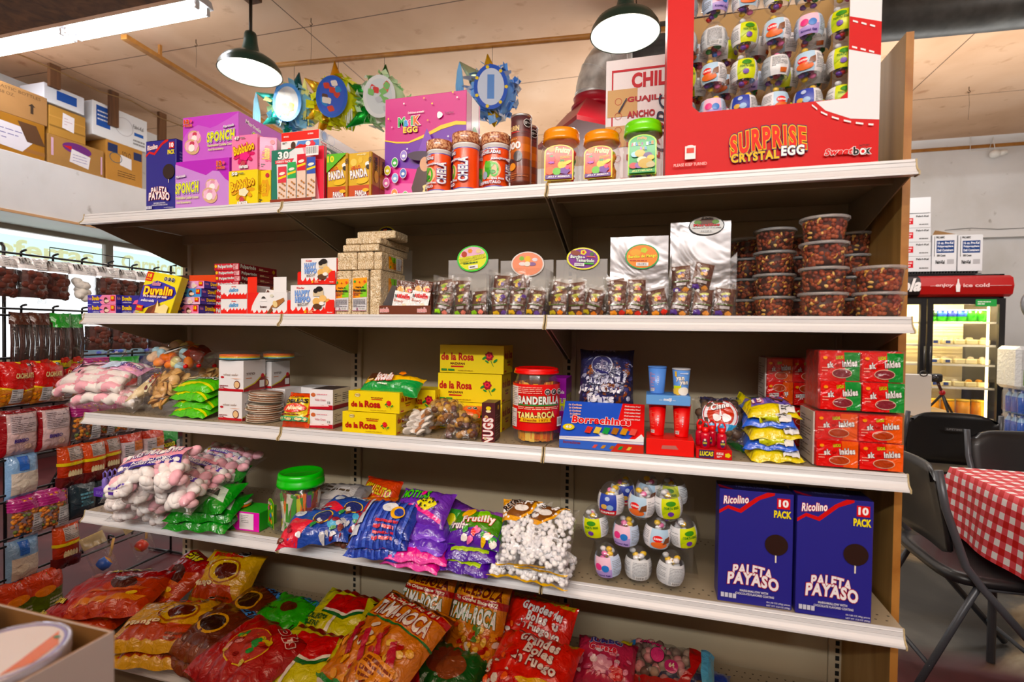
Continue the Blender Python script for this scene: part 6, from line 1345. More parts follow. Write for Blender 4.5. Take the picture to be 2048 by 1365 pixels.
def a_nug(A):A.rect(0,0,1,1,'#4a1a20'); A.ell(.5,.86,.008,.006,'#e8d03a'); A.ell(.5,.78,.008,.004,'#f0e8c8'); A.ell(.35,.62,.006,.007,'#d8b07a'); A.ell(.65,.5,.007,.008,'#c89a6a'); A.ell(.5,.4,.009,.006,'#a0483a'); A.text('NUGS',-.45,.14,1.45,.42,'#f2ecea',.07,out='#b01a2c',ang=90); A.ell(.3,.08,.005,.004,'#d8c8a0')
x0=X(963,.02,zC); carton('nut_bar_box','slim dark maroon nut bar box standing upright left of the big red jar','box',(x0,.02,zC+.001),X(989,.02,zC)-x0,.075,Z(975,807,.02)-zC,'#4a1a20',{'front':a_nug,'right':lambda A:(A.lines(.1,.1,.9,.7,9,'#a89a90',3,.25),A.ell(.5,.85,.01,.008,'#e0c83a'))},4,'gloss')
# tall red jar

def lab_band(q,r,hb):
 q.lathe([(r*.99,hb*.20),(r*.99,hb*.86)],'#e0201e','gloss',48,capb=False,capt=False); A=Art(q,cyl_surf(r*.994,hb*.20,hb*.86,-170,-10),'gloss')
 A.rect(.08,.52,.28,.95,'#ece4e0'); A.lines(.09,.54,.27,.93,10,'#7a6a66',2,.3); A.rect(.08,.06,.26,.46,'#ece4e0'); A.lines(.09,.08,.25,.44,9,'#7a6a66',3,.3)
 A.text('BANDERILLA',.30,.58,.96,.75,'#f6f4f0',.09,out='#2a5a2a'); A.rect(.3,.545,.95,.57,'#2f8a3a'); A.lines(.3,.46,.95,.53,2,'#f4d0b8',5,.4); A.text('TAMA-ROCA',.30,.28,.86,.42,'#f6e89a',.09,out='#3a1a10',ang=2); A.poly([(.33,.2),(.8,.2),(.78,.25),(.8,.29),(.33,.29),(.36,.25)],'#f0c02a'); A.text('Desde 1971',.4,.22,.74,.27,'#a04a10',.03)
 A.lines(.3,.8,.66,.96,4,'#f4c8b8',6,.35); A.octs(.83,.85,.0095,3,.0195); A.barcode(.88,.1,.98,.3)
candyjar('tall clear jar of yellow tamarind sticks with red lid and wide red label',1012,1110,731,.014,'C','#e01f1c',lab_band,fill_sticks(['#f0a81e','#f2b42c','#e89a18','#e0702a','#f6d070'],80,.016,11,.04,.95),rot=0,lidh=.075,sq=0)
pbox('cookie_box','magenta cookie carton standing at the back beside the tall red jar','box',1096,1131,757,.22,'C',.12,{'all':'#a82fb4','right':'#8a2896'},{'front':lambda A:(A.text('SPONCH',-.8,.42,.95,.62,'#e9ee4a',.06,out='#3a2f96',out2='#f6eef8')if False else A.text('CH',.2,.42,.95,.62,'#e9ee4a',.06,out='#3a2f96',out2='#f6eef8'),A.text('Marinela',.1,.72,.9,.78,'#fbf3fb',.03,shear=.2)),'right':lambda A:A.text('SPONCH',.1,.5,.9,.7,'#c9ce3a',.05)})
# peanut bag leaning at the back

def a_jap(A):
 A.rect(0,0,1,1,'#2c2c52'); rr=random.Random(2)
 for i in range(110):A.ell(rr.uniform(.06,.94),rr.uniform(.04,.74),rr.uniform(.006,.012),rr.uniform(.004,.008),rr.choice(['#9a5c34','#8a4a2a','#7a4428','#b4b4cc','#4a4a80']),k=1,n=7,ang=rr.uniform(0,90))
 A.k=3
 A.ell(.42,.66,.035,.034,'#c8c8da'); A.ell(.42,.66,.0325,.0315,'#3c3a66'); A.poly([(.36,.6),(.48,.58),(.5,.72),(.4,.76)],'#8a8098'); A.poly([(.3,.54),(.55,.5),(.55,.55),(.32,.58)],'#2c2a6a'); A.text('JAPANESE',.25,.88,.65,.94,'#a8a8c8',.02,arc=.3)
 A.text('CACAHUATE',.14,.36,.74,.46,'#d4d4e8',.05,out='#2e2c72',arc=-.2); A.text('Japanese Style',.03,.20,.76,.31,'#f2f2f8',.05,out='#2c2a78',ang=-3); A.text('Peanuts',.18,.08,.62,.19,'#f2f2f8',.05,out='#2c2a78',ang=-3); A.text('Peanuts',.70,.42,.9,.47,'#e0e0ee',.04,out='#2c2a6a',ang=80)
bag('peanut_bag','dark navy bag of style peanuts leaning on the back panel above the blue gummy box'.replace('of style','of coated'),'snack bag',at_y(1213,760,.20),.175,.195,.05,'#2a2a4e',a_jap,(70,0,4),None,61,lump=.006,ls=90)
# blue and red sloping gummy boxes

def a_bor(A):
 A.rect(0,0,1,1,'#2f55c0'); A.poly([(.68,.45),(.73,1),(1,1),(1,0),(.8,0),(.9,.2),(.78,.3)],'#d6281e'); A.poly([(.0,.0),(1,0),(1,.12),(.97,.2),(.9,.06),(.75,.05),(.6,.14),(.42,.2),(.5,.08),(.35,.05),(0,.02)],'#e8eaf0')
 for i in range(5):A.text('La Confianza',.05+.012*i,.87-.09*i,.22+.0*i,.92-.09*i,'#f0d8d0',.03,out='#a83a2a',shear=.2)
 for i in range(5):A.text('Disfrutalas frias!',.76,.88-.09*i,.95,.92-.09*i,'#f0e8e4',.02)
 A.text('Borrachines',.13,.36,.84,.56,'#d82a20',.08,out='#f4f0f0',ow=.05); A.ell(.1,.24,.018,.012,'#b8a81a'); A.ell(.1,.24,.016,.010,'#e8d84a'); A.text('60',.065,.2,.135,.28,'#f8f8f0',.06,out='#8a7a1a')
 for i,c in enumerate(('#c84038','#d8c060','#28954a','#a0682c','#c8901e','#d85a50')):x=.3+.105*i; A.poly([(x,.12),(x+.07,.1),(x+.1,.26),(x+.03,.28)],c)
x0,x1=X(1118,.014,zC),X(1287,.014,zC); w=x1-x0; hb=.030
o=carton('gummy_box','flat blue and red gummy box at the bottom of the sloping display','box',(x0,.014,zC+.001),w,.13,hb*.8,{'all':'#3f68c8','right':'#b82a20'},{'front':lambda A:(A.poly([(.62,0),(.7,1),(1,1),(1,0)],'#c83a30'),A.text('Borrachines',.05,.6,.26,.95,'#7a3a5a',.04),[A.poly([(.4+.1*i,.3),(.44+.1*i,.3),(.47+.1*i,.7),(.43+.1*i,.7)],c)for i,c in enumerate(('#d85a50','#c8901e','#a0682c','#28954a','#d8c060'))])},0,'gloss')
m=MB(); D_=.105; HB=.098
m.add([(0,0,0),(w,0,0),(w,D_,0),(0,D_,0),(0,0,.006),(w,0,.006),(w,D_,HB),(0,D_,HB)],[(3,2,1,0),(0,1,5,4),(1,2,6,5),(2,3,7,6),(3,0,4,7),(4,5,6,7)],['#2f55c0','#e8eaf0','#b82a20','#2f55c0','#2a4cb0','#2f55c0'],'gloss')
A=Art(m,Flat((0,-.0001,.0063),(w,0,0),(0,D_,HB-.006)),'gloss'); a_bor(A)
m.build('gummy_box',None,(x0,.016,zC+.001+hb*.8+.0008),None,'blue and red gummy box with a sloping printed face, on top of the flat one','box')
# biscuit cups on trays

def tray(x0,y,z,w,d,h,c,lab,txt):
 m=MB(); m.box((0,0,0),(w,d,h),{'all':c[0],'top':c[1]},'gloss',.0015); A=Art(m,face(w,d,h,'front'),'gloss')
 if txt:A.text('meiji',.4,.35,.58,.75,'#f0f4fa',.05); A.rect(.3,.5,.37,.54,'#dfe8f4'); A.rect(.6,.5,.67,.54,'#dfe8f4')
 else:A.poly([(.32,.4),(.68,.42),(.62,.65),(.34,.62)],'#b8706a')
 return m.build('cup_tray',None,(x0,y,z),None,lab,'tray')
def cup(x,y,z,r,h,c,lab,yan=False):
 e=empty('biscuit_cup',(x,y,z),label=lab,cat='cup'); b=MB(); b.lathe([(r*.76,0),(r*.78,.002),(r,h-.003)],c,'plastic',32)
 A=Art(b,cyl_surf(r*.785,.004,h-.006,-165,-15,r1=r*.998),'gloss')
 if yan:A.rect(.0,.0,1,.05,'#e8e8ea'); A.text('yan',.24,.52,.62,.74,'#f8f6f0',.10,out='#3a2c18'); A.text('yan',.42,.34,.8,.55,'#f8f6f0',.10,out='#3a2c18'); A.rect(.22,.75,.3,.98,'#f0c03a'); A.poly([(.12,.18),(.5,.2),(.48,.34),(.12,.34)],'#d0e03a'); A.ell(.3,.08,.012,.010,'#f0c860',lobes=5); A.ell(.6,.10,.012,.012,'#f6f0e0'); A.text('meiji',.45,.86,.75,.93,'#e8f0fa',.04)
 else:A.lines(.12,.1,.4,.85,14,'#dfe4f4' if c[1]=='6' else '#f08a70',3,.3); A.lines(.5,.3,.56,.7,5,'#e8ecf8',4,.5); A.barcode(.14,.05,.36,.16)
 b.build('cup_body',e); l=MB(); l.lathe([(r*1.03,h-.004),(r*1.04,h-.001),(r*1.03,h),(r*.9,h+.0005)],c if not yan else '#c8ccd4','plastic',32); l.build('lid',e); return e
xa,xb=X(1292,.014,zC),X(1388,.014,zC); z=zC+.001; ht=Z(1340,880,.014)-z; tray(xa,.014,z,xb-xa,.10,ht,('#e8381c','#d8331a'),'bright red cardboard cup tray with punched top, right of the blue gummy boxes',False)
z1=z+ht+.001; za=Z(1335,810,.05); hc=za-z1; r=.0245
for i,(u,lab)in enumerate(((1314,'left'),(1363,'right'))):cup(X(u,.06,z1),.045+r,z1,r,hc,'#dc2a1c','red biscuit cup, %s one between the red and the blue tray'%lab)
z2=za+.001; xa,xb=X(1292,.03,z2),X(1381,.03,z2); h2=Z(1340,792,.03)-z2; tray(xa,.03,z2,xb-xa,.095,h2,('#6fa4e0','#5a90d4'),'light blue cardboard tray standing on the two red cups',True); z3=z2+h2+.001; hc=Z(1315,731,.06)-z3-.004
cup(X(1314,.07,z3),.052+r*1.0,z3,.0255,hc,'#5f8fdc','plain light blue biscuit cup on the blue tray'); cup(X(1362,.07,z3),.052+r,z3,.0245,hc-.004,'#6a9ae0','light blue biscuit cup with white bubble lettering on the blue tray',True)
# lucas bottles

def bottle(x,y,z,rz,lab):
 e=empty('powder_candy_bottle',(x,y,z),(0,0,rz),lab,'candy bottle','small red powder candy bottles'); b=MB(); b.lathe([(.011,0),(.0125,.002),(.0125,.034),(.011,.040),(.007,.043)],'#c8143a','redclear',20); A=Art(b,Flat((-.007,-.0131,.004),(.014,0,0),(0,0,.024)),'gloss'); A.ell(.5,.5,.0065,.011,'#3a2450'); A.text('LUCAS',.14,.35,.86,.58,'#e8e03a',.06); A.ell(.5,.8,.003,.003,'#f0d0c0'); b.build('bottle_body',e)
 c=MB(); c.lathe([(.0085,.042),(.009,.046),(.008,.054),(.004,.056)],'#e01a2c','plastic',16); c.tube([(-.007,0,.044),(-.009,0,.060),(-.004,0,.070),(.004,0,.070),(.009,0,.060),(.007,0,.044)],.0024,'#e01a2c','plastic',8); c.build('cap',e,label='red cap with a loop handle')
mat('redclear',.12,coat=.6,color='#c4103a')
z=zC+.001; xa,xb=X(1392,.012,z),X(1464,.012,z); h=Z(1430,900,.012)-z; m=MB(); m.box((0,0,0),(xb-xa,.075,h),'#c8142c','gloss',.001); A=Art(m,face(xb-xa,.075,h,'front'),'gloss'); A.rect(.08,.08,.5,.92,'#3a2450'); A.text('LUCAS',.1,.3,.48,.78,'#e8e03a',.07,shear=.1); A.text('MUECAS',.57,.5,.76,.75,'#f4e8e8',.04); A.lines(.58,.2,.76,.4,2,'#f4e8e8'); A.ell(.88,.5,.007,.006,'#e8d03a',lobes=5)
m.build('bottle_tray',None,(xa,.012,z),None,'small crimson tray holding red powder candy bottles','tray')
for k,(u,y,lab)in enumerate(((1410,.028,'front left on the crimson tray'),(1443,.026,'front right on the crimson tray'),(1400,.062,'back left on the crimson tray'),(1424,.062,'back middle on the crimson tray'))):bottle(X(u,y,z+h),y,z+h+.001,(-8,5,20,-30)[k],'small red powder candy bottle with loop cap, %s'%lab)
# round label clear bag

def a_cis(A):A.ell(.5,.5,.052,.052,'#2a2c50'); A.ell(.5,.5,.0505,.0505,'#e6e8f0'); A.ering(.5,.5,.048,.048,.0025,'#b8202c'); A.ell(.5,.5,.037,.037,'#bc3a24'); A.poly([(.2,.3),(.8,.3),(.7,.2),(.5,.14),(.3,.2)],'#2f8ac0'); A.text('Cisne',.32,.62,.68,.74,'#f4f2f4',.05,out='#1a1a3a',ang=12,shear=.3); A.ell(.42,.42,.012,.012,'#eef0f4',lobes=3); A.ell(.6,.42,.012,.012,'#eef0f4',lobes=3); A.poly([(.47,.45),(.5,.62),(.53,.45)],'#eef0f4'); A.text('FABRICA DE DULCES',.12,.86,.88,.92,'#2a2c50',.03,arc=-1.4)
bag('candy_bag','clear bag with a large round swan label lying against the panel behind the crimson bottles','candy bag',at_y(1436,842,.12),.145,.14,.035,'#fff',a_cis,(58,0,2),None,71,clear=True,fill=fill_lumps(['#4a3a30','#5c4a3a','#3a2c28'],.014,40,3))
# yellow and blue biscuit packs pile

def a_yb(A,c='#e8d416'):A.rect(0,0,1,1,c); A.poly([(0,.72),(1,.78),(1,1),(0,1)],'#3c6adc'); A.poly([(.1,.3),(.9,.3),(.85,.8),(.2,.82)],'#7a6ac0'); [A.poly([(.15+.14*i,.32),(.22+.14*i,.32),(.26+.12*i,.8),(.2+.12*i,.8)],'#c88ab8' if i%2 else '#6a5ab0')for i in range(5)]; A.rect(.06,.84,.94,.9,'#2a8a3a'); A.text('15',.15,.34,.32,.5,'#f4f0f0',.07,out='#c8202c'); A.poly([(.48,.42),(.7,.34),(.74,.42),(.52,.5)],'#6a3420'); A.rect(.6,.06,.88,.2,'#e4e4e4'); A.lines(.63,.09,.85,.17,2,'#444'); A.text('Marinela',.5,.78,.9,.84,'#f0f0fa',.03,out='#c8202c')
pl=[(1545,.06,0,0,6),(1540,.062,.030,0,-7),(1543,.062,.060,1,5),(1537,.066,.090,1,-6),(1540,.07,.118,2,4)]
for k,(u,y,dz,_q,rz)in enumerate(pl):bag('biscuit_pack','yellow and blue biscuit pack, %s of the leaning pile beside the shrink wrapped gummies'%['lowest','second','third','fourth','topmost'][k],'snack pack',(X(u,y,zC+dz),y+.012,zC+.003+dz),.135,.105,.030,'#3c6adc' if k%2 else '#e8d416',(lambda A:(a_yb(A,'#3c6adc'),A.rect(.3,.02,.7,.12,'#d0d428')))if k%2 else a_yb,(7+4*(k==4),-2,rz),'yellow and blue biscuit packs',80+k,crimp=.06)
for k,(u,z_,lab)in enumerate(((1497,.0,'darker yellow and green biscuit pack, lower left of the pile'),(1492,.075,'darker yellow and green biscuit pack on edge, upper left of the pile'))):bag('biscuit_pack',lab,'snack pack',(X(u,.15,zC),.155,zC+.03+z_),.10,.10,.028,'#8a8a20',lambda A:(A.rect(0,0,1,1,'#b8ac18'),A.poly([(.2,.1),(.9,.2),(.8,.9),(.2,.8)],'#6a5a90'),A.rect(0,.0,1,.12,'#2a7a3a')),(55,30,-10),'yellow and blue biscuit packs, left side',90+k)
# shrink wrapped chili gummy packs

def a_skw(x,y,w_,h_,c2,flip=False):
 def f(A):
  A.rect(x,y,x+w_,y+h_,'#d8221c'); A.poly([(x+w_*.66,y),(x+w_,y),(x+w_,y+h_),(x+w_*.6,y+h_)],c2)
  a=180 if flip else 0
  def T(s,u0,v0,u1,v1,c,**k):
   if flip:u0,v0,u1,v1=1-u1,1-v1,1-u0,1-v0
   A.text(s,x+w_*u0,y+h_*v0,x+w_*u1,y+h_*v1,c,ang=a+6,**k)
  T('LUCAS',.4,.76,.58,.88,'#d8e03a',bold=.06,out='#2a5a1a'); T('sk',.18,.44,.34,.66,'#f0eeee',bold=.09,out='#5a1a1a'); T('inkles',.55,.5,.92,.74,'#f0eeee',bold=.08,out='#5a3030'); T('w',.37,.5,.5,.6,'#b81a1a',bold=.08)
  cx,cy=(x+w_*(.55 if not flip else .45),y+h_*(.26 if not flip else .74)); A.ell(cx,cy,A.sf.W*w_*.25,A.sf.H*h_*.17,'#e8c8b0'); A.ell(cx,cy,A.sf.W*w_*.235,A.sf.H*h_*.15,'#a8401c' if c2[1]!='1' else '#7a2430'); A.ell(x+w_*.12,y+h_*.8,.005,.004,'#f0a03a'); A.lines(x+w_*.04,y+h_*.2,x+w_*.2,y+h_*.5,3,'#f0b0a0',2,.3)
 return f
def skw(u0,u1,vt,y,z,c2s,lab,d=.10,flips=(0,0,0,0),rz=0):
 x0=X(u0,y,z); w=X(u1,y,z)-x0; h=Z((u0+u1)/2,vt,y)-z; e=empty('gummy_multipack',(x0,y,z+.001),(0,0,rz),lab,'multipack','shrink wrapped chili gummy multipacks'); m=MB(); m.box((.003,.003,.001),(w-.003,d,h-.002),'#c8301c','film',.004)
 f=bagfn(w*.5,h*.5,.008,3); A=Art(m,Flat((.004,.0024,.003),(w-.008,0,0),(0,0,h-.008)),'film')
 for i,(a,b)in enumerate(((.0,.5),(.5,.5),(.0,.0),(.5,.0))):a_skw(a+.006,b+.006,.488,.488,c2s[i],flips[i])(A)
 m.build('gummy_packs',e,label='four printed red pouches'); c=MB()
 N=12; P=[Vector((w*i/N,-.0028*math.sin(3.1416*i/N)+.002*_ns.noise(Vector((i*.6,j*.6,u0))),h*j/N))for j in range(N+1)for i in range(N+1)]; c.add(P,[(j*(N+1)+i,j*(N+1)+i+1,(j+1)*(N+1)+i+1,(j+1)*(N+1)+i)for j in range(N)for i in range(N)],'#fff','clearfilm',True)
 c.add([(0,0,0),(0,d,0),(0,d,h),(0,0,h),(0,0,h),(w,0,h),(w,d,h),(0,d,h),(w,0,0),(w,d,0),(w,d,h),(w,0,h)],[(3,2,1,0),(4,5,6,7),(8,9,10,11)],'#fff','clearfilm'); c.build('shrink_wrap',e,label='clear shrink wrap')
 if c2s[0]=='#e8641c':q=MB(); q.box((-.0012,.003,.004),(.0028,d-.01,h-.004),'#c8bcb4','card',.0005); A=Art(q,Flat((-.0014,d-.012,.006),(0,-(d-.02),0),(0,0,h-.012)),'card'); A.lines(.1,.1,.9,.9,14,'#6a5c58',3,.3); q.build('side_label',e,label='grey nutrition label')
 return z+h+.001
GR,OR='#1f8a3c','#e8641c'
zz=skw(1626,1806,826,.022,zC,(OR,)*4,'orange and red gummy multipack under the green edged one',d=.13); skw(1634,1808,702,.022,zz,(GR,)*4,'green edged red gummy multipack at the right end, on top of the orange one',d=.12)
zz=skw(1530,1622,812,.26,zC,(OR,)*4,'orange gummy multipack at the back, bottom, behind the biscuit pile',d=.11); skw(1530,1640,716,.25,zz,(OR,OR,OR,OR),'orange gummy multipack at the back, top, with upside down pouches',d=.11,flips=(0,0,1,1))
# ================================================================ FOURTH AND BOTTOM SHELF

zD,zE=SZ['D'],SZ['E']
def SP(base,*ops):
 """printed artwork from a short list of shapes"""
 def f(A):
  if base:A.rect(0,0,1,1,base)
  for o in ops:
   k,a=o[0],o[1:]
   if k=='r':A.rect(*a)
   elif k=='e':A.ell(*a[:5],**(a[5]if len(a)>5 else{}))
   elif k=='p':A.poly(*a)
   elif k=='t':A.text(a[0],a[1],a[2],a[3],a[4],a[5],.06,out=a[6]if len(a)>6 else None,ang=a[7]if len(a)>7 else 0)
   elif k=='l':A.lines(*a)
   elif k=='o':A.octs(*a)
   elif k=='n':
    rr=random.Random(a[0]); x0,y0,x1,y1=a[3]; A.k+=1
    for i in range(a[0]):A.ell(rr.uniform(x0,x1),rr.uniform(y0,y1),a[2]*rr.uniform(.7,1.2),a[2]*rr.uniform(.5,.9),rr.choice(a[1]),k=A.k+(i%2)*.5,n=8,ang=rr.uniform(0,90))
    A.k+=1
 return f
def BG(name,label,cat,u,v,sz,dz,w,h,t,col,art,rot=(14,0,0),group=None,seed=1,**kw):
 z=(SZ[sz]if isinstance(sz,str)else sz)+dz; lift=abs(math.sin(R_(rot[0])))*h*.5+abs(math.sin(R_(rot[1])))*w*.4; zc=z+lift+t*.2+.002; p=at_z(u,v,zc+t*.45)
 return bag(name,label,cat,(p.x,p.y,zc-t*.2),w,h,t,col,art,rot,group,seed,**kw)
 # -- left end: small display trays with bottle candies

def looptray(u0,u1,vt,y,c1,c2,n,lab,sz=zD):
 x0,x1=X(u0,y,sz),X(u1,y,sz); w=x1-x0; e=empty('bottle_candy_tray',(x0,y,sz+.001),(0,0,0),lab,'tray'); m=MB(); h=.035; m.box((0,0,0),(w,.16,h),c1,'gloss',.001); m.prism([(.158,h),(.158,h+.05),(.162,h+.05),(.162,h)],0,0,w,c1,'gloss')
 A=Art(m,face(w,.16,h,'front'),'gloss'); A.text('LUCAS',.2,.3,.8,.7,c2,.06); A.ell(.8,.3,.006,.005,'#3aa04a'); m.build('tray_body',e); q=MB()
 for i in range(n):
  yy=.02+.14*i/n; q.lathe([(.011,h-.01),(.012,h),(.011,h+.035),(.006,h+.042)],c2,'plastic',12,c=(w*.5,yy,0)); q.tube([(w*.5-.010,yy,h+.04),(w*.5-.011,yy,h+.06),(w*.5,yy,h+.07),(w*.5+.011,yy,h+.06),(w*.5+.010,yy,h+.04)],.003,c2,'plastic',8)
 q.build('bottle_row',e,kind='stuff')
looptray(187,214,1,.13,'#5c3aa8','#8a78cc',7,'purple tray of little purple candy bottles at the left end of the fourth shelf')
looptray(222,242,1,.16,'#2c2418','#f0c818',7,'dark tray of little yellow candy bottles with loop tops beside the purple tray')
looptray(395,425,1,.27,'#2c2418','#d8b418',6,'dark tray of yellow candy bottles at the back behind the marshmallow bags')
# -- marshmallow bags

MS=fill_lumps(['#fbf6f4','#f6f0ee','#fbf8f6','#f4bcc8','#f6ccd2'],.021,84,5,(1.15,.85,.75),seg=12)
def a_mal(A):A.poly([(.12,.55),(.88,.62),(.9,.93),(.14,.88)],'#f2a8b8'); A.poly([(.14,.36),(.9,.44),(.88,.62),(.12,.55)],'#3a2a90'); A.text('MARSHMALLOWS',.18,.66,.84,.82,'#f6f2f6',.06,out='#5a3aa0',ang=5); A.text('Artificial flavor',.3,.52,.78,.58,'#f4f2f8',.03,ang=5); A.text('STRAWBERRY AND VANILLA',.22,.43,.84,.5,'#f4f2f8',.04,ang=5); A.rect(.4,.86,.62,.97,'#f0d82a'); A.lines(.15,.05,.4,.14,2,'#5a3aa0')
def a_mal2(A):A.rect(.15,.45,.85,.56,'#6a50b8'); A.rect(.2,.57,.7,.63,'#f2a8b8'); A.ell(.2,.5,.010,.008,'#f0c82a'); A.text('MARSHMALLOWS',.25,.46,.8,.55,'#f6f2f6',.04); A.lines(.3,.3,.7,.36,1,'#5a3aa0')
MB_=[(322,1012,0,.30,.19,.055,(8,0,4),a_mal2,'bottom of the pile, front'),(306,985,.05,.30,.19,.06,(16,-2,-3),a_mal2,'second in the pile'),(352,968,.10,.30,.20,.06,(18,3,6),a_mal2,'third in the pile'),(412,940,.10,.30,.20,.06,(20,6,-4),a_mal2,'to the right, leaning over the green bags'),(318,932,.135,.29,.19,.06,(34,-10,16),a_mal,'topmost, with the big pink and blue label'),(455,915,.12,.26,.17,.055,(24,8,0),a_mal2,'at the back right')]
for k,(u,v,dz,w,h,t,rot,ar,lab)in enumerate(MB_):BG('marshmallow_bag','clear bag of pink and white marshmallows, '+lab,'candy bag',u,v,'D',dz,w,h,t,'#fff',ar,rot,'marshmallow bags on the fourth shelf',100+k,clear=True,fill=MS)
a_gr=SP('#1d8a2a',('p',[(.1,.2),(.5,.35),(.95,.25),(.9,.6),(.5,.75),(.15,.6)],'#b8c8b8'),('p',[(.2,.3),(.5,.42),(.85,.34),(.8,.54),(.5,.66),(.25,.52)],'#14301a'),('t','Sandia Ricos',.3,.42,.75,.56,'#e8f0e8','#14301a',6),('p',[(.0,.7),(.3,.9),(0,1)],'#3ab83a'),('t','SANDIA',.6,.78,.92,.9,'#0e2412',None,5))
for k,(u,v,dz,rz)in enumerate(((418,1030,0,6),(420,1008,.034,12),(414,986,.066,4),(424,955,.09,14))):BG('candy_bag','bright green and black candy bag, %s of four in front of the marshmallows'%['lowest','second','third','topmost'][k],'candy bag',u,v,'D',dz,.25,.15,.036,'#1d8a2a',a_gr,(14+6*k,-2,rz),'green candy bags',110+k,wr=1.6)
pb=X(441,.02,zD); pe=X(516,.02,zD)
carton('candy_box','pink and green sour candy box with a white nutrition panel','box',(pb,.02,zD+.001),pe-pb,.09,Z(478,1024,.02)-zD,{'all':'#3aa83a','front':'#e038b0','left':'#c02a98'},{'front':SP('#e03cb4',('p',[(.15,0),(.4,0),(.3,.3),(.45,1),(.2,1)],'#4ac83a'),('r',.5,.08,.86,.92,'#ece8ec'),('l',.54,.4,.74,.85,5,'#777',2,.3),('t','SOUR',.1,.5,.36,.8,'#f2ea2a','#2a6a2a',8),('t','Candy',.06,.22,.42,.46,'#f4eef4','#7a2a8a',4),('e',.42,.75,.006,.006,'#d8e83a'))},2,'gloss')
e=empty('candy_tub',(X(478,.06,zD),.065,Z(478,1024,.02)+.002),label='small round tub with silver lid on the pink sour candy box',cat='tub'); m=MB(); m.lathe([(.034,0),(.037,.003),(.038,.012)],'#e8702a','plastic',30); m.lathe([(.039,.012),(.040,.015),(.039,.018),(.030,.0185),(.001,.0185)],'#b8b8b0','gloss',30); Art(m,Flat((-.03,-.03,.0187),(.06,0,0),(0,.06,0)),'gloss').ell(.5,.5,.027,.027,'#c8c8c0',lobes=24).lines(.2,.3,.8,.7,5,'#6a6a66'); m.build('tub_body',e)
def lab_gj(q,r,hb):
 def art(A):arch(A,'#c8e82a','#5cb03a'); [A.ell(.5+.28*math.cos(i*2.4),.5+.3*math.sin(i*1.7),.008,.008,c,lobes=4)for i,c in enumerate(('#f0c82a','#e8502a','#3a7ae0','#f0a02a','#c83a8a','#f4e84a','#d83030'))]; A.rect(.08,.03,.92,.12,'#2a8a3a'); A.text('JELLY',.2,.78,.8,.88,'#f4f4e0',.06,out='#3a4ab0')
 A=Art(q,Flat((-r*1.04,-r*.72,hb*.16),(r*.6,-r*.36,0),(0,0,hb*.62)),'gloss'); art(A)
candyjar('clear jar of wrapped sour sticks with bright green lid on the fourth shelf',527,611,948,.012,'D','#34c21e',lab_gj,fill_sticks(['#8a3a34','#c8c83a','#4a9a3a','#6a4a9a','#e8802a','#d8d8c8','#9a4a3c'],170,.017,21,.3,.95),lidh=.22)
# -- mixed bags in the middle

CB=('candy bag',)
a_sil=SP('#8e8a8c',('p',[(.1,.2),(.9,.3),(.85,.8),(.15,.75)],'#c8c4c2'),('l',.2,.35,.8,.7,3,'#5a4a3a',3),('p',[(0,.0),(.2,.1),(.1,.5),(0,.4)],'#5a1a4a'))
a_lol=SP('#2a4aa0',('p',[(0,0),(.3,0),(.5,.4),(.2,.6),(0,.5)],'#d83a4a'),('e',.62,.5,.036,.026,'#e8c83a'),('e',.62,.5,.032,.022,'#28306a'),('e',.25,.7,.02,.012,'#c8d0dc'),('e',.8,.3,.018,.014,'#5ab0d8'),('t','PALETAS',.4,.78,.9,.92,'#f0f4f8','#8ab8e0',4),('n',26,['#c8c8cc','#6a3a2a','#3a8a4a','#d8d8dc','#8a2a3a'],.009,(.05,.05,.95,.4)))
BG('candy_bag','silver grey candy bag with maroon corner lying behind the green lidded jar','candy bag',672,992,'D',.03,.26,.17,.045,'#8e8a8c',a_sil,(20,-4,0),None,120)
BG('lollipop_bag','blue and yellow lollipop bag with a red corner, right of the green lidded jar','candy bag',640,1046,'D',.005,.24,.15,.045,'#2a4aa0',a_lol,(22,-8,14),None,121,wr=1.8)
BG('lollipop_bag','blue lollipop bag with light blue lettering lying under the orange chili bag','candy bag',700,1022,'D',.045,.23,.15,.04,'#2a4a8a',a_lol,(20,4,-6),None,122)
BG('candy_bag','clear pack of brown candies with small white and orange lettering at the front edge','candy bag',683,1068,'D',0,.13,.085,.03,'#fff',SP(None,('t','Cacahuate',.2,.5,.8,.7,'#f4ece4','#c8502a',-3),('t','mantel',.3,.28,.78,.46,'#f4ece4','#c8502a',-3)),(20,0,-6),None,123,clear=True,fill=fill_lumps(['#8a5a44','#a06a50','#6a3c2c'],.012,36,5))
a_mig=SP('#e2541c',('p',[(0,0),(1,0),(1,.3),(.5,.42),(0,.2)],'#f09a2a'),('t','MIGUELITO',.14,.48,.9,.74,'#e8d03a','#7a1a10',-8),('r',0,.92,1,1,'#c83a14'))
BG('chili_candy_bag','orange chili candy bag standing up behind the blue striped bags','candy bag',765,980,'D',.02,.17,.13,.04,'#e2541c',a_mig,(60,0,-10),None,124)
BG('chili_candy_bag','orange bag lying between the chili bag and the blue lollipop bags','candy bag',745,1012,'D',.06,.17,.10,.03,'#e8702a',SP('#d8682a',('e',.4,.5,.03,.02,'#c89030'),('e',.25,.6,.02,.012,'#3a8ac0'),('t','Paleton',.5,.3,.9,.5,'#e84a1a','#f0c8a0',10)),(24,-6,8),None,125)
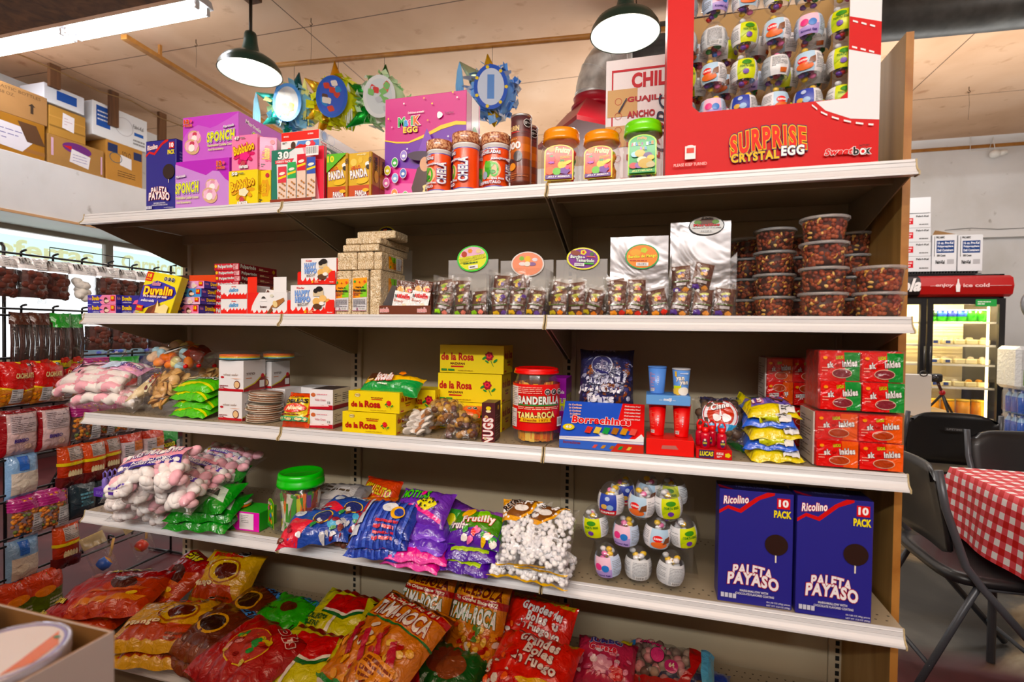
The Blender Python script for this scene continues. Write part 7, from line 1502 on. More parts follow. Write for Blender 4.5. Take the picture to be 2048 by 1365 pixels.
a_str=SP('#2a3f9c',*[('r',.12*i+.02,0,.12*i+.07,1,'#4a66c8')for i in range(8)],('p',[(0,.2),(.14,.2),(.14,.9),(0,.9)],'#d8dce8'),('p',[(.02,.5),(.1,.5),(.1,.9),(.02,.9)],'#c82a3a'),('e',.55,.62,.028,.018,'#e8ecf0'),('e',.72,.5,.022,.022,'#e8b02a'),('e',.74,.5,.015,.015,'#2a3f9c'),('l',.4,.1,.8,.3,2,'#c83a4a',2))
for k,(u,v,dz,rz)in enumerate(((762,1078,.02,0),(768,1055,.055,5),(780,1030,.085,-3))):BG('striped_candy_bag','blue striped candy bag, %s of three left of the purple bags'%['lowest','middle','topmost'][k],'candy bag',u,v,'D',dz,.19,.13,.034,'#2a3f9c',a_str,(22+5*k,0,rz+4),'blue striped candy bags',130+k)
BG('candy_bag','small clear bag of red candies at the very front under the blue striped bags','candy bag',750,1096,'D',0,.16,.08,.024,'#fff',None,(8,0,-4),None,134,clear=True,fill=fill_lumps(['#c81c1c','#d83030','#e8e0e0'],.012,34,8))
a_mof=SP('#6a34a8',('p',[(0,.2),(.2,.35),(.5,.3),(.95,.1),(.95,.2),(.5,.45),(.1,.42)],'#e83a90'),('e',.62,.52,.034,.020,'#e8e03a',{'lobes':4}),('t','MOTITAS',.1,.60,.62,.86,'#58c83a','#1a1a2a',4),('t','SABOR',.08,.22,.4,.32,'#e8f0e8','#1f8a3a',3),('n',18,['#1a1a1a','#2a2a2a'],.004,(.45,.35,.85,.7)),('e',.5,.78,.012,.008,'#e83a90'))
a_pur=SP('#6234b4',('l',.3,.4,.7,.6,2,'#c8b8ec',2),('r',0,0,1,.06,'#8a5ad8'),('r',0,.94,1,1,'#8a5ad8')); a_pnk=SP('#e23a94',('l',.4,.4,.7,.55,1,'#f4b8d8',2),('r',0,0,1,.06,'#f060b0'))
for k,(u,v,dz,c,ar,rx,rz,lab)in enumerate(((838,1108,0,'#e23a94',a_pnk,5,-4,'shiny pink bag at the bottom of the purple pile, front'),(845,1093,.026,'#e23a94',a_pnk,8,6,'shiny pink bag second from the bottom of the purple pile'),(850,1072,.05,'#6234b4',a_pur,8,-5,'shiny purple bag in the middle of the pile, lower'),(845,1048,.078,'#6234b4',a_pur,10,5,'shiny purple bag in the middle of the pile, upper'),(849,1008,.105,'#6a34a8',a_mof,40,-5,'purple bag printed with a spotted yellow shape, topmost of its pile'))):BG('candy_bag',lab,'candy bag',u,v,'D',dz,.195,.135 if k<4 else .125,.03,c,ar,(rx,0,rz),None,140+k,wr=1.5)
BG('candy_bag','purple and green bag standing behind the motitas pile'.replace('motitas','purple'),'candy bag',915,1035,'D',.03,.12,.14,.04,'#5a2a8a',SP('#5a2a8a',('p',[(.2,.2),(.8,.3),(.7,.8),(.2,.7)],'#3a8a3a'),('e',.5,.5,.02,.02,'#c8c83a')),(50,10,-20),None,146)
a_jel=SP('#4a8a2a',('r',0,.8,1,1,'#9a5ab8'),('p',[(0,0),(1,0),(1,.25),(.5,.35),(0,.2)],'#5a2aa0'),('e',.3,.72,.024,.016,'#f0b82a',{'ang':30}),('e',.62,.7,.022,.018,'#8ad02a',{'lobes':5}),('t','Frutilly',.25,.42,.85,.66,'#f6f2f0','#d83a2a',8),('t','Fruits',.02,.28,.4,.44,'#f6f2f0','#8a2a8a',-4),('n',14,['#e83a3a','#f0c82a','#3aa03a','#f07ab0','#f4f0e8'],.010,(.3,.08,.95,.36)))
a_jb=SP('#4a1a94',('r',.1,.42,.9,.52,'#a8c838'),('l',.2,.6,.8,.75,2,'#c8b8e8',2),('r',.15,.12,.85,.2,'#a8c838'))
for k,(u,v,dz,rx,rz,ar,lab)in enumerate(((940,1118,0,4,-6,a_jb,'deep purple jelly candy bag with lime stripes, lowest, beside the white candies'),(948,1092,.034,6,4,a_jb,'deep purple jelly candy bag with lime stripes, second'),(958,1048,.066,34,-4,a_jel,'green and purple fruit jelly bag on top of the deep purple ones'))):BG('jelly_bag',lab,'candy bag',u,v,'D',dz,.175,.13,.034,'#4a1a94',ar,(rx,0,rz),None,150+k)
# -- bags of little white candies

WF=fill_lumps(['#fafafa','#f2f2f4','#ececf0'],.0085,260,6,(1,.9,.9),seg=8,rng=(.06,.94))
a_wh=SP(None,('p',[(0,.62),(.32,.58),(.62,.72),(.8,1),(0,1)],'#e8a81c'),('p',[(.1,.7),(.36,.64),(.58,.76),(.7,1),(.2,1)],'#7a4a24'),('e',.4,.8,.022,.012,'#f4f0ec'),('t','REYNA',.02,.82,.42,.94,'#2a1a10','#f4f0e8',40),('r',.0,.0,1,.035,'#e8b82a'),('l',.7,.3,.8,.5,3,'#777',2))
for k,(u,v,dz,rx,rz,lab)in enumerate(((1030,1112,0,14,6,'lower left'),(1100,1128,0,12,-8,'lower right'),(1098,1062,.045,44,-6,'upper right'),(1052,1050,.05,46,8,'upper left, in front'))):BG('white_candy_bag','clear and golden bag of little round white candies, %s of four'%lab,'candy bag',u,v,'D',dz,.155,.20 if k>1 else .15,.042,'#fff',a_wh,(rx,0,rz),'bags of white candies',160+k,clear=True,fill=WF)
# -- toy eggs, held in a clear tiered tray

GEd='toy eggs clustered on the fourth shelf'
tt=empty('egg_rack',(X(1285,.12,zD),.10,zD+.001),label='clear plastic tiered rack that holds the cluster of toy eggs',cat='rack'); m=MB()
for zt_,w_,y_ in((.058,.30,0),(.158,.31,.02)):m.box((-w_/2,-.075+y_,zt_),(w_/2,.10,zt_+.0015),'#fff','clear',0); m.box((-w_/2,-.075+y_,zt_-.012),(w_/2,-.074+y_,zt_),'#fff','clear',0)
m.box((-.15,.09,.0),(.15,.092,.22),'#fff','clear',0); m.build('rack_body',tt,label='clear plastic')
EG=[(1220,1125,'pink',.03,'bottom row left, purple and pink print'),(1276,1140,'grey',.05,'bottom row middle, almost empty'),(1337,1140,'grey',.03,'bottom row right, white back label'),(1195,1048,'yellow',.07,'middle row far left, yellow print'),(1252,1065,'pink',.06,'middle row, pink and lilac print'),(1311,1068,'sky',.06,'middle row, red and sky blue print'),(1368,1065,'yellow',.07,'middle row far right, yellow and white'),(1222,1003,'blue',.04,'top row left, dark blue print'),(1281,1005,'sky',.04,'top row middle, sky blue print'),(1340,1008,'yellow',.04,'top row right, bright yellow print'),(1245,985,'blue',.14,'top back left'),(1295,980,'sky',.14,'top back middle'),(1352,985,'yellow',.14,'top back right')]
for k,(u,v,kd,y,lab)in enumerate(EG):p=at_y(u,v,y); o=egg(kd,(p.x,p.y,max(p.z-.049,zD+.002)),((4,-6,0),(0,0,0),(3,5,0))[k%3][:2]+((-20,10,25,-12)[k%4],),'clear toy egg in the fourth shelf cluster, %s'%lab,GEd); o.scale=(1.1,1.1,1.1)
# -- two big lollipop cartons

w0=X(1588,.015,zD); paleta('large blue ten-pack lollipop carton, left of the pair at the right end',1435,1583,984,.015,'D',.075)
paleta('large blue ten-pack lollipop carton, right of the pair at the right end',1590,1742,998,.008,'D',.085)
# ================================================================ BOTTOM SHELF

a_elo=SP('#a8140f',('p',[(.25,0),(1,0),(1,.75),(.7,.6),(.45,.5),(.3,.3)],'#c2481c'),('e',.62,.52,.06,.034,'#4a1c12',{'ang':-20}),('p',[(.3,.1),(.9,.2),(.95,.3),(.35,.2)],'#e08a2a'),('p',[(.35,.3),(.85,.38),(.9,.45),(.4,.36)],'#d8702a'),('e',.8,.3,.02,.008,'#f0d03a',{'ang':20}),('t','Elotes',.34,.8,.72,.94,'#e8d83a','#1a1410',6),('t','Elotes',.02,.2,.2,.3,'#e8d83a','#1a1410',-20))
a_man=SP('#d8a81a',('p',[(.1,.1),(.9,.1),(.8,.35),(.2,.35)],'#b8481c'),('e',.55,.6,.075,.05,'#a85a1c'),('e',.55,.6,.068,.044,'#e0b82a'),('e',.58,.6,.05,.034,'#5a1c10'),('t','Mango',.12,.28,.45,.4,'#f4e8c0','#b8201c',6),('t','Picositos',.2,.84,.7,.93,'#c8302a',None,4),('l',.6,.1,.9,.2,2,'#7a3a1a'),('o',.7,.92,.008,3))
a_brn=SP('#5c2614',('e',.45,.5,.06,.045,'#d8a82a'),('e',.45,.5,.05,.036,'#2a1008'),('t','PIZZETINAS',.45,.8,.95,.93,'#4a8ad8','#1a1a2a',-12),('p',[(.0,0),(.9,0),(.8,.16),(.1,.14)],'#7c3a1c'))
a_grn=SP('#3fae1f',('e',.5,.55,.036,.026,'#5c2412'),('t','PIZZETINAS',.5,.78,.95,.9,'#4a9ad8','#1a3a1a',-10),('t','100',.78,.12,.93,.25,'#14240e',None,-10),('l',.05,.3,.35,.55,4,'#1a4a14',3))
a_wat=SP('#d8d61a',('r',.1,.86,.9,.93,'#8a1a14'),('p',[(.25,.78),(.72,.86),(.8,.62),(.62,.48),(.26,.50)],'#c81c24'),('p',[(.26,.50),(.62,.48),(.8,.62),(.81,.58),(.62,.43),(.26,.45)],'#f0ece0'),('p',[(.26,.46),(.62,.44),(.81,.58),(.82,.54),(.62,.39),(.26,.42)],'#1f6a2c'),('r',.47,.05,.51,.4,'#e8e4dc'),('t','40',.84,.72,.96,.84,'#14140e',None,-6),('t','LOLLIPOPS',.08,.3,.4,.38,'#1f5a2c',None,-2),('t','PALETAS',.08,.2,.34,.28,'#1f5a2c',None,-2),('l',.04,.04,.42,.16,3,'#2a5a2c',3))
a_red=SP('#a81c18',('e',.52,.52,.085,.07,'#e8c82a'),('e',.52,.52,.081,.066,'#b8443c'),('n',24,['#c83a30','#d8c03a','#3a9a4a','#e8a0a0','#8a1a1a'],.014,(.32,.3,.72,.72)),('e',.5,.6,.022,.018,'#a83028'),('t','Bolis',.55,.8,.95,.95,'#a81c18','#f0d8d0',-20))
a_tam=SP('#d8861c',('r',0,.93,1,1,'#6a2a14'),('r',0,.86,1,.92,'#b81c1c'),('t','The Original Since 1971',.1,.865,.9,.915,'#f0e0c0',None),('t','TAMA-ROCA',.12,.68,.92,.84,'#f4f2ec','#a81818',0),('p',[(.0,.66),(1,.66),(1,.64),(0,.64)],'#2a7a3a'),('n',60,['#e8a02a','#f0b83a','#c84a1c','#e8e0d8','#b02a1c','#f0c860'],.013,(.04,.12,.96,.6)),*[('p',[(.1+.2*i,.5),(.14+.2*i,.54),(.32+.2*i,.3),(.28+.2*i,.26)],'#c03044')for i in range(4)],('r',.55,.18,.9,.36,'#f0a02a'),('l',.58,.2,.88,.34,4,'#8a3a14',2),('r',0,.06,1,.09,'#2a8a3a'),('r',0,.03,1,.06,'#f0e8e0'),('r',0,0,1,.03,'#b81c1c'))
a_pal=SP('#d8861c',('r',0,.9,1,1,'#c8801c'),('t','PALEBOLA',.06,.80,.94,.93,'#6a1c10','#e8a83a',-3),('r',0,.70,1,.78,'#a81818'),('t','The Original Since 1972',.1,.715,.9,.765,'#f0e0c0',None,-2),('t','TAMA-ROCA',.08,.5,.92,.68,'#f4f2ec','#2a7a3a',-3),('n',50,['#e8a02a','#c84a1c','#e8e0d8','#b02a1c','#f0c860','#5a8a3a'],.012,(.04,.05,.96,.46)))
a_fue=SP('#e03a10',('r',.05,.93,.95,1,'#d8b81c'),('t','Grandes',.3,.74,.82,.88,'#f4ece8','#8a1a10',-6),('t','Bolas',.42,.6,.78,.73,'#f4ece8','#8a1a10',-6),('t','de Fuego',.3,.44,.85,.59,'#f4ece8','#8a1a10',-6),('p',[(.45,.3),(.6,.2),(.95,.3),(.9,.42),(.7,.36)],'#f0c02a'),('e',.3,.2,.05,.034,'#c82a18'),('t','Sabor',.05,.1,.3,.2,'#f0e8e0','#2a1a14'),('n',18,['#f06a1c','#c82a14','#e8e0d8'],.010,(.05,.2,.4,.6)))
a_dk=SP('#1c5a24',('e',.5,.55,.06,.05,'#7a3420',{'ang':30}),('e',.65,.45,.05,.04,'#8a4a2c',{'ang':30}),('p',[(0,0),(.4,0),(.2,.4),(0,.3)],'#b81c2c'),('p',[(.7,0),(1,0),(1,.4)],'#b81c2c'))
a_jum=SP('#c03a58',('r',0,.88,1,1,'#8a1a34'),('t','JUMBO',.22,.72,.78,.88,'#3a3a9a','#f0e8f4',4),('t','Cereza',.24,.58,.7,.71,'#d8203a','#f4e0e8',4),('e',.5,.34,.034,.026,'#e8a8c0'),('e',.72,.26,.024,.02,'#d01c34'),('n',22,['#e890b0','#c85a80','#8a2a4a','#f0d8e0'],.010,(.04,.1,.96,.6)),('r',.72,.84,.92,.94,'#d8c82a'))
BE=[('red corn lollipop bag, under the one at the far left',180,1222,0,.36,.22,.045,(4,0,10),'#a8140f',a_elo),('red corn lollipop bag lying at the far left of the bottom shelf',232,1180,.045,.40,.25,.05,(12,-4,14),'#a8140f',a_elo),('red corn lollipop bag leaning near the left upright',366,1150,.02,.24,.24,.05,(34,0,-24),'#b01812',a_elo),('yellow mango lollipop bag leaning against the back left panel',458,1145,.02,.27,.22,.055,(48,0,2),'#d8a81a',a_man),('yellow mango lollipop bag, bottom of two at the front left',340,1285,0,.32,.22,.045,(4,0,12),'#d8a81a',a_man),('yellow mango lollipop bag, top of two at the front left',345,1245,.045,.36,.23,.05,(10,0,14),'#d8a81a',a_man),('dark brown lollipop bag under another brown one',425,1300,0,.30,.22,.045,(4,0,-14),'#5c2614',a_brn),('dark brown lollipop bag with a golden ring, front',440,1262,.04,.32,.24,.05,(12,0,-10),'#5c2614',a_brn),('dark brown lollipop bag with a golden ring, behind',510,1212,.02,.24,.20,.05,(16,0,-12),'#5c2614',a_brn),('bright green hundred-piece candy bag',580,1230,.03,.28,.20,.05,(14,0,-8),'#3fae1f',a_grn),('red bag with an oval window full of lollipops at the front',500,1305,.05,.33,.26,.05,(14,0,-18),'#a81c18',a_red),('yellow watermelon lollipop bag behind, beside the green bag',688,1232,.03,.30,.24,.05,(20,0,-6),'#d8d61a',a_wat),('yellow watermelon lollipop bag at the front edge',612,1322,.02,.32,.27,.05,(16,0,-8),'#d8d61a',a_wat),('golden tamarind bag standing at the back, left of two',855,1198,.05,.20,.24,.055,(58,0,-6),'#d8861c',a_pal),('golden tamarind bag standing at the back, right of two',957,1228,.03,.21,.27,.055,(58,0,-6),'#d8861c',a_pal),('golden tamarind bag, hidden under the large one in front',790,1330,0,.30,.30,.05,(8,0,-18),'#d8861c',a_tam),('large golden tamarind candy bag lying across the front',775,1285,.055,.31,.36,.06,(26,0,-20),'#d8861c',a_tam),('dark green and red bag at the front between tamarind and fire ball bags',890,1335,.02,.26,.20,.05,(14,0,-8),'#1c5a24',a_dk),('orange red fire ball candy bag leaning at the back',1066,1250,.03,.22,.23,.05,(46,0,-8),'#e03a10',a_fue),('orange red fire ball candy bag behind the leaning one',1095,1262,.02,.18,.23,.04,(50,0,-16),'#e03a10',a_fue),('large orange red fire ball candy bag at the front',1060,1335,.03,.28,.26,.06,(24,0,-10),'#e03a10',a_fue),('pink jumbo cherry bubble gum bag',1210,1318,.03,.20,.17,.045,(26,0,-4),'#c03a58',a_jum),('second pink cherry gum bag lying under the first at the front',1220,1358,0,.22,.15,.035,(6,0,-4),'#c03a58',a_jum),('shiny blue bag at the front edge right of the cherry gum',1385,1362,0,.26,.12,.03,(6,0,4),'#2a4ab8',SP('#2a4ab8',('l',.3,.3,.8,.7,2,'#c8d8f4')))]
for k,(lab,u,v,dz,w,h,t,rot,c,ar)in enumerate(BE):BG('lollipop_bag' if 'lollipop' in lab else 'candy_bag',lab,'candy bag',u,v,'E',dz,w,h,t,c,ar,rot,'bags on the bottom shelf',200+k,wr=1.5,lump=.004,ls=40)
def a_lp(A):A.poly([(0,.2),(.06,.2),(.06,.9),(0,.9)],'#3a8ad0'); A.text('Lollipops',.12,.7,.45,.85,'#e83a7a',.05,out='#3a2a1a',ang=-14); A.ell(.35,.5,.024,.026,'#3a2a28'); A.ell(.35,.5,.022,.024,'#e04a80'); A.ell(.52,.32,.022,.02,'#c03a70'); A.text('64',.49,.28,.56,.38,'#f4e8c0',.06); A.poly([(.1,.02),(.7,.04),(.8,.3),(.9,.8),(.72,.9),(.74,.4),(.6,.12),(.1,.1)],'#b01c1c'); A.rect(.86,.1,1,.95,'#6ab8e0')
BG('lollipop_bag','clear bag of brown and pink lollipops with red trim and blue checked end','candy bag',1340,1322,'E',.03,.27,.15,.05,'#fff',a_lp,(24,0,-4),'bags on the bottom shelf',240,clear=True,fill=fill_lumps(['#8a7468','#a89080','#c88a8a','#6a5048'],.016,44,9))
# ================================================================ WIRE RACK AT LEFT

RK=-.52; RY0,RY1=.04,.80
rk=empty('wire_rack',(0,0,0),label='black wire display rack with rows of hooks at the left of the shelving',cat='rack')
ztop=at_x(22,489,RK).z; rows=[at_x(24,v,RK).z for v in(508,618,716,812,903,985,1072,1150)]
m=MB(); m.tube([(RK-.12,RY0,ztop-.02),(RK-.10,RY0,ztop),(RK-.01,RY0,ztop),(RK,RY0,ztop-.015),(RK,RY0,.0)],.0065,'#141416','wire',8); m.build('upright',rk)
m=MB(); m.tube([(RK+.06,RY1-.02,ztop),(RK,RY1,ztop),(RK,RY1,.0)],.006,'#141416','wire',8); m.build('upright',rk)
m=MB(); m.tube([(RK,RY0,.28),(RK,RY1*.72,ztop-.42)],.0045,'#141416','wire',6); m.build('brace',rk)
m=MB(); m.tube([(RK-.15,RY0+.26,ztop-.02),(RK-.15,RY0+.26,ztop+.03),(RK-.15,RY1-.12,ztop+.03),(RK-.15,RY1-.12,ztop-.05)],.0025,'#141416','wire',6); m.build('sign_holder',rk)
for k,z in enumerate(rows):
 m=MB()
 for dz in(0,-.028):m.tube([(RK+.03,RY0-.2,z+dz),(RK+.03,RY1,z+dz)],.0052,'#141416','wire',6,False)
 for q in range(6):
  y=RY0+.06+q*.12; m.tube([(RK,y,z-.028),(RK,y,z+.012),(RK+.012,y-.002,z+.016),(RK+.05,y-.012,z+.018)],.0048,'#141416','wire',6)
 m.build('hook_rail',rk)
m=MB(); m.tube([(RK-.16,RY0,0.01),(RK+.16,RY0,.01)],.007,'#141416','wire',8); m.tube([(RK-.16,RY1,0.01),(RK+.16,RY1,.01)],.007,'#141416','wire',8); m.tube([(RK,RY0,.02),(RK,RY1,.02)],.006,'#141416','wire',8); m.build('base',rk)
def hang(kind,row,y,dx=0):
 """a pack hanging from its row; built once per kind, then copied"""
 z=rows[row]-.012; K=HK[kind]; w,h,t=K[1:4]; loc=(RK+.022+dx,y,z-h/2)
 CN[row]=CN.get(row,0)+1; lab='%s, %s wire rack row, %s from the left'%(K[0],ORD[row],ORD[CN[row]-1])
 if kind in HP:return copy_tree(HP[kind],loc,None,lab)
 col,art,fill=K[4:7]; e=empty('hanging_pack',loc,(0,0,90),lab,'snack pack'); f=bagfn(w,h,t,row*7+len(kind)); RX_=Matrix.Rotation(R_(90),4,'X')
 def fx(u,v,s=1):return RX_@f(u,v,s)
 b=MB(); b2=MB(); cl=fill is not None; g=lambda u,v,s=1:fx(u,v,s)
 N=16
 for s in(1,-1):
  P=[g(i/N,j/N,s)for j in range(N+1)for i in range(N+1)]; b.add(P,[((j*(N+1)+i,j*(N+1)+i+1,(j+1)*(N+1)+i+1,(j+1)*(N+1)+i)if s>0 else((j+1)*(N+1)+i,(j+1)*(N+1)+i+1,j*(N+1)+i+1,j*(N+1)+i))for j in range(N)for i in range(N)],col,'clearfilm' if cl else 'film',True)
 A=Art(b2 if cl else b,Curved(lambda u,v:g(min(max(u,0),1),min(max(v,0),1)),w,h,.0009),'film'); art(A)
 b.build('pouch',e,label='clear plastic pouch' if cl else None)
 if cl:
  b2.build('header_card',e); q=MB(); fill(q,f,w,h,t); q.v=[tuple(RX_@Vector(p))for p in q.v]; q.build('pack_filling',e,kind='stuff')
 HP[kind]=e; return e
HP={}; CN={}; ORD=['first','second','third','fourth','fifth','sixth','seventh','lowest','ninth']
def hd(c='#e4e4e6',y=.74):return SP(None,('r',.0,y,1,1,c),('l',.5,y+.03,.95,.96,5,'#77777a',3,.3),('r',.1,y+.09,.36,.96,'#dcdcde'),*[('r',.11+.035*i,y+.1,.13+.035*i,.95,'#2a2a2a')for i in range(7)])
def slab(mb,f,w,h,t):
 rr=random.Random(5); N=14; sd=Vector((w*50,h,0))
 for s in(1,-1):
  P=[f(.10+.8*i/N,.10+.62*j/N,s)*.94+Vector((0,0,s*.007*_ns.noise(Vector((i*.5,j*.5,s)))+.001))for j in range(N+1)for i in range(N+1)]; mb.add(P,[((j*(N+1)+i,j*(N+1)+i+1,(j+1)*(N+1)+i+1,(j+1)*(N+1)+i)if s>0 else((j+1)*(N+1)+i,(j+1)*(N+1)+i+1,j*(N+1)+i+1,j*(N+1)+i))for j in range(N)for i in range(N)],'#4e241b','candy',True)
 for i in range(16):u,v=rr.uniform(.18,.82),rr.uniform(.14,.68); p=f(u,v,1)*.94; mb.blob(p,(.018,.014,.006),rr.choice(['#5e2c20','#44201a','#6a3428']),'candy',None,9,6)
def sticks(mb,f,w,h,t):
 for i in range(6):x=(i-2.5)*.013; mb.tube([(x,-h*.32,t*.4+.004*(i%2)),(x+.003*(i%3),h*.0,t*.55),(x,h*.34,t*.4)],.0065,['#3a1a12','#2c1410','#4a2418'][i%3],'candy',8)
def fl(cols,s,n,sd=4):return fill_lumps(cols,s,n,sd,rng=(.1,.9))
CR=fl(['#c87a30','#b86a2a','#d89040','#a85a24','#6a7a3a'],.008,130)
a_lab=('r',.55,.06,.98,.55,'#c8c8cc'),('l',.58,.09,.95,.52,8,'#55555a',3,.3)
HK={'brown':('clear pack of dark dried fruit',.125,.20,.04,'#fff',hd(),slab),'balls':('clear pack of white round candies',.12,.21,.04,'#fff',hd(),fill_lumps(['#f0eee8','#e8e2da'],.02,9,5,(1,1,1.3),rng=(.2,.6))),'stick':('dark stick pack with yellow foot',.085,.27,.03,'#fff',SP(None,('r',0,.8,1,1,'#4a2418'),('r',0,.0,1,.2,'#d8c81c'),('r',.15,.02,.6,.1,'#e8e8e0'),('e',.5,.18,.02,.014,'#b8301c',{'lobes':5})),sticks),'green':('dark stick pack with green header',.085,.27,.03,'#fff',SP(None,('r',0,.76,1,1,'#1f9a34'),('r',0,.0,1,.08,'#2a8a3a'),('r',0,.08,1,.2,'#d8c81c'),('e',.5,.2,.02,.014,'#b8301c',{'lobes':5})),sticks),'red':('red snack pouch',.13,.19,.035,'#c01c1c',SP('#c01c1c',('p',[(0,0),(1,0),(1,.38),(.5,.3),(0,.4)],'#b87a3a'),('p',[(0,.4),(.5,.3),(1,.38),(1,.42),(.5,.34),(0,.44)],'#e8c81c'),('n',40,['#d89040','#a85a24','#c87a30'],.006,(.03,.03,.97,.32)),('t','CACAHUATE',.3,.62,.8,.74,'#e8d8a0'),('r',.2,.08,.5,.38,'#b8b8bc'),('l',.22,.1,.48,.36,6,'#555',3,.3),('o',.75,.9,.006,2)),None),'brick':('magenta brick pattern pack',.13,.19,.035,'#fff',SP(None,('r',0,.66,1,1,'#a02a70'),*[('r',0,.68+.06*i,1,.685+.06*i,'#d070a8')for i in range(6)],*a_lab),CR),'gred':('green and red pouch',.15,.22,.035,'#17963a',SP('#17963a',('r',0,0,1,.32,'#a8622c'),('n',60,['#c87a30','#b86a2a','#8a4a20'],.007,(.03,.02,.97,.3)),('r',0,.32,1,.5,'#c8241c'),('e',.42,.58,.03,.026,'#3a2a14'),('t','CACAHUATES',.22,.5,.66,.6,'#e0d84a','#3a2a14'),('r',.74,.3,.98,.62,'#c8c8cc'),('l',.76,.32,.96,.6,7,'#555',3,.3)),None),'navy':('navy blue pouch',.15,.22,.035,'#1c1c66',SP('#1c1c66',('t','TAKIS',.5,.66,.9,.76,'#e0d84a'),('p',[(.0,.2),(.3,.1),(.4,.3)],'#a89a3a'),('r',.1,.5,.4,.7,'#4a4a7a')),None),'pinkw':('pink pouch with dark red sides',.14,.20,.035,'#d8b0b0',SP('#d8bcbc',('r',0,0,.1,1,'#8a1a22'),('r',.9,0,1,1,'#8a1a22'),('r',0,.92,1,1,'#8a1a22'),('r',.18,.5,.82,.88,'#c8b8bc'),('l',.2,.52,.8,.86,9,'#66555a',3,.3),('t','BIMBO',.25,.3,.6,.38,'#4a3a8a'),('e',.6,.2,.012,.012,'#e8c8b8')),None),'orange':('orange and maroon pack',.11,.20,.03,'#a8381c',SP('#a8381c',('r',0,.62,1,1,'#c8501c'),('r',.3,.66,.9,.95,'#a89890'),('l',.32,.68,.88,.93,7,'#444',3,.3),('r',0,.55,1,.62,'#d8c01c'),*[('e',.3+.1*i,.35,.006,.018,'#d8c8a0')for i in range(5)],('r',0,0,1,.3,'#5a1a1a')),None),'white':('white and pink pouch',.12,.20,.03,'#d8c8c8',SP('#d4c0c4',('r',0,.8,1,1,'#b83a1c'),('r',.5,.55,.95,.8,'#d8782a'),('l',.52,.57,.93,.78,6,'#4a2a1a',3,.3),('r',.1,.3,.45,.75,'#b8b0b4'),('l',.12,.32,.43,.73,8,'#444',3,.3),('t','PALETA',.55,.35,.9,.42,'#2a1a1a')),None),'blue':('pale blue and white candy pouch',.12,.19,.03,'#8ab0d8',SP('#8ab0d8',('r',.1,.1,.9,.6,'#d8d0c4'),('e',.4,.35,.02,.018,'#e8e0d0'),('r',.3,.65,.6,.95,'#3a6ac0')),None),'dark':('dark bluish candy pouch',.12,.17,.03,'#1c2c34',SP('#1c2c34',('l',.3,.3,.8,.7,4,'#5a8a9a',2),('e',.5,.4,.02,.016,'#3a5a64')),None),'mango':('green and orange mango candy pack',.15,.22,.04,'#5a7a14',SP('#5a7014',('r',0,.6,1,1,'#c8481c'),('e',.4,.62,.04,.02,'#e88a2a'),('l',.5,.1,.9,.45,5,'#b8b8a0',2)),None)}
LAY=[(0,[('brown',-.10),('brown',.0),('brown',.10),('brown',.20),('balls',.31),('brown',.41),('brown',.51),('brown',.61),('brown',.71)]),(1,[('stick',.08),('stick',.145),('green',.215),('green',.28),('brown',.37),('brown',.47),('brown',.57),('brown',.68)]),(2,[('red',-.08),('red',.06),('red',.16),('red',.26),('brick',.37),('gred',.50),('navy',.64)]),(3,[('pinkw',.07),('pinkw',.19),('brick',.31),('brick',.40),('brick',.49)]),(4,[('blue',.08),('orange',.26),('orange',.35),('orange',.44),('white',.54),('white',.65),('gred',.74)]),(5,[('brick',.09),('brick',.18),('dark',.30),('dark',.40)]),(6,[('blue',.08),('orange',.24)]),(7,[('mango',.06),('mango',.15)])]
for r_,L in LAY:
 for i,(k,y)in enumerate(L):hang(k,r_,y,.012*(i%3))
 # wooden cup-and-ball toys in clear bags on the lowest rows

def toybag(u,v,x,c,lab,rz):
 p=at_x(u,v,x); e=empty('toy_bag',p,(0,-18,rz),lab,'toy','wooden toys in clear bags'); m=MB(); m.lathe([(.004,-.028),(.024,-.022),(.031,0),(.024,.022),(.004,.028)],'#c88a3a','plastic',24,cols=['#c88a3a',c,c,'#c88a3a'],M=Matrix.Rotation(R_(70),4,'Y')); m.build('wooden_ball',e)
 m=MB(); m.tube([(.03,.0,.02),(.07,.02,.09)],.006,'#b8905a','candy',8); m.build('stick',e); m=MB(); f=bagfn(.10,.22,.05,3); bagmesh(m,f,'#fff','clearfilm',14); m.v=[tuple(Matrix.Rotation(R_(90),4,'X')@Vector(p_))for p_ in m.v]; m.v=[(a,b,c_+.05)for a,b,c_ in m.v]; m.build('clear_bag',e,label='clear plastic bag'); m=MB(); m.box((-.045,-.002,.10),(.045,.002,.16),'#b09a70','card'); m.build('header_card',e)
mat('foilc',.25,metal=.55,bump=(90,.5,.004))
toybag(208,1128,RK+.12,'#2f5ab0','blue and yellow wooden spinning toy in a clear bag, hanging low on the wire rack',60); toybag(283,1092,RK+.10,'#b83a24','red and blue ringed wooden toy in a clear bag, hanging low near the shelf',80)
# ================================================================ SOMEONE BEHIND THE SHELVES, ONLY A FOREARM SHOWS

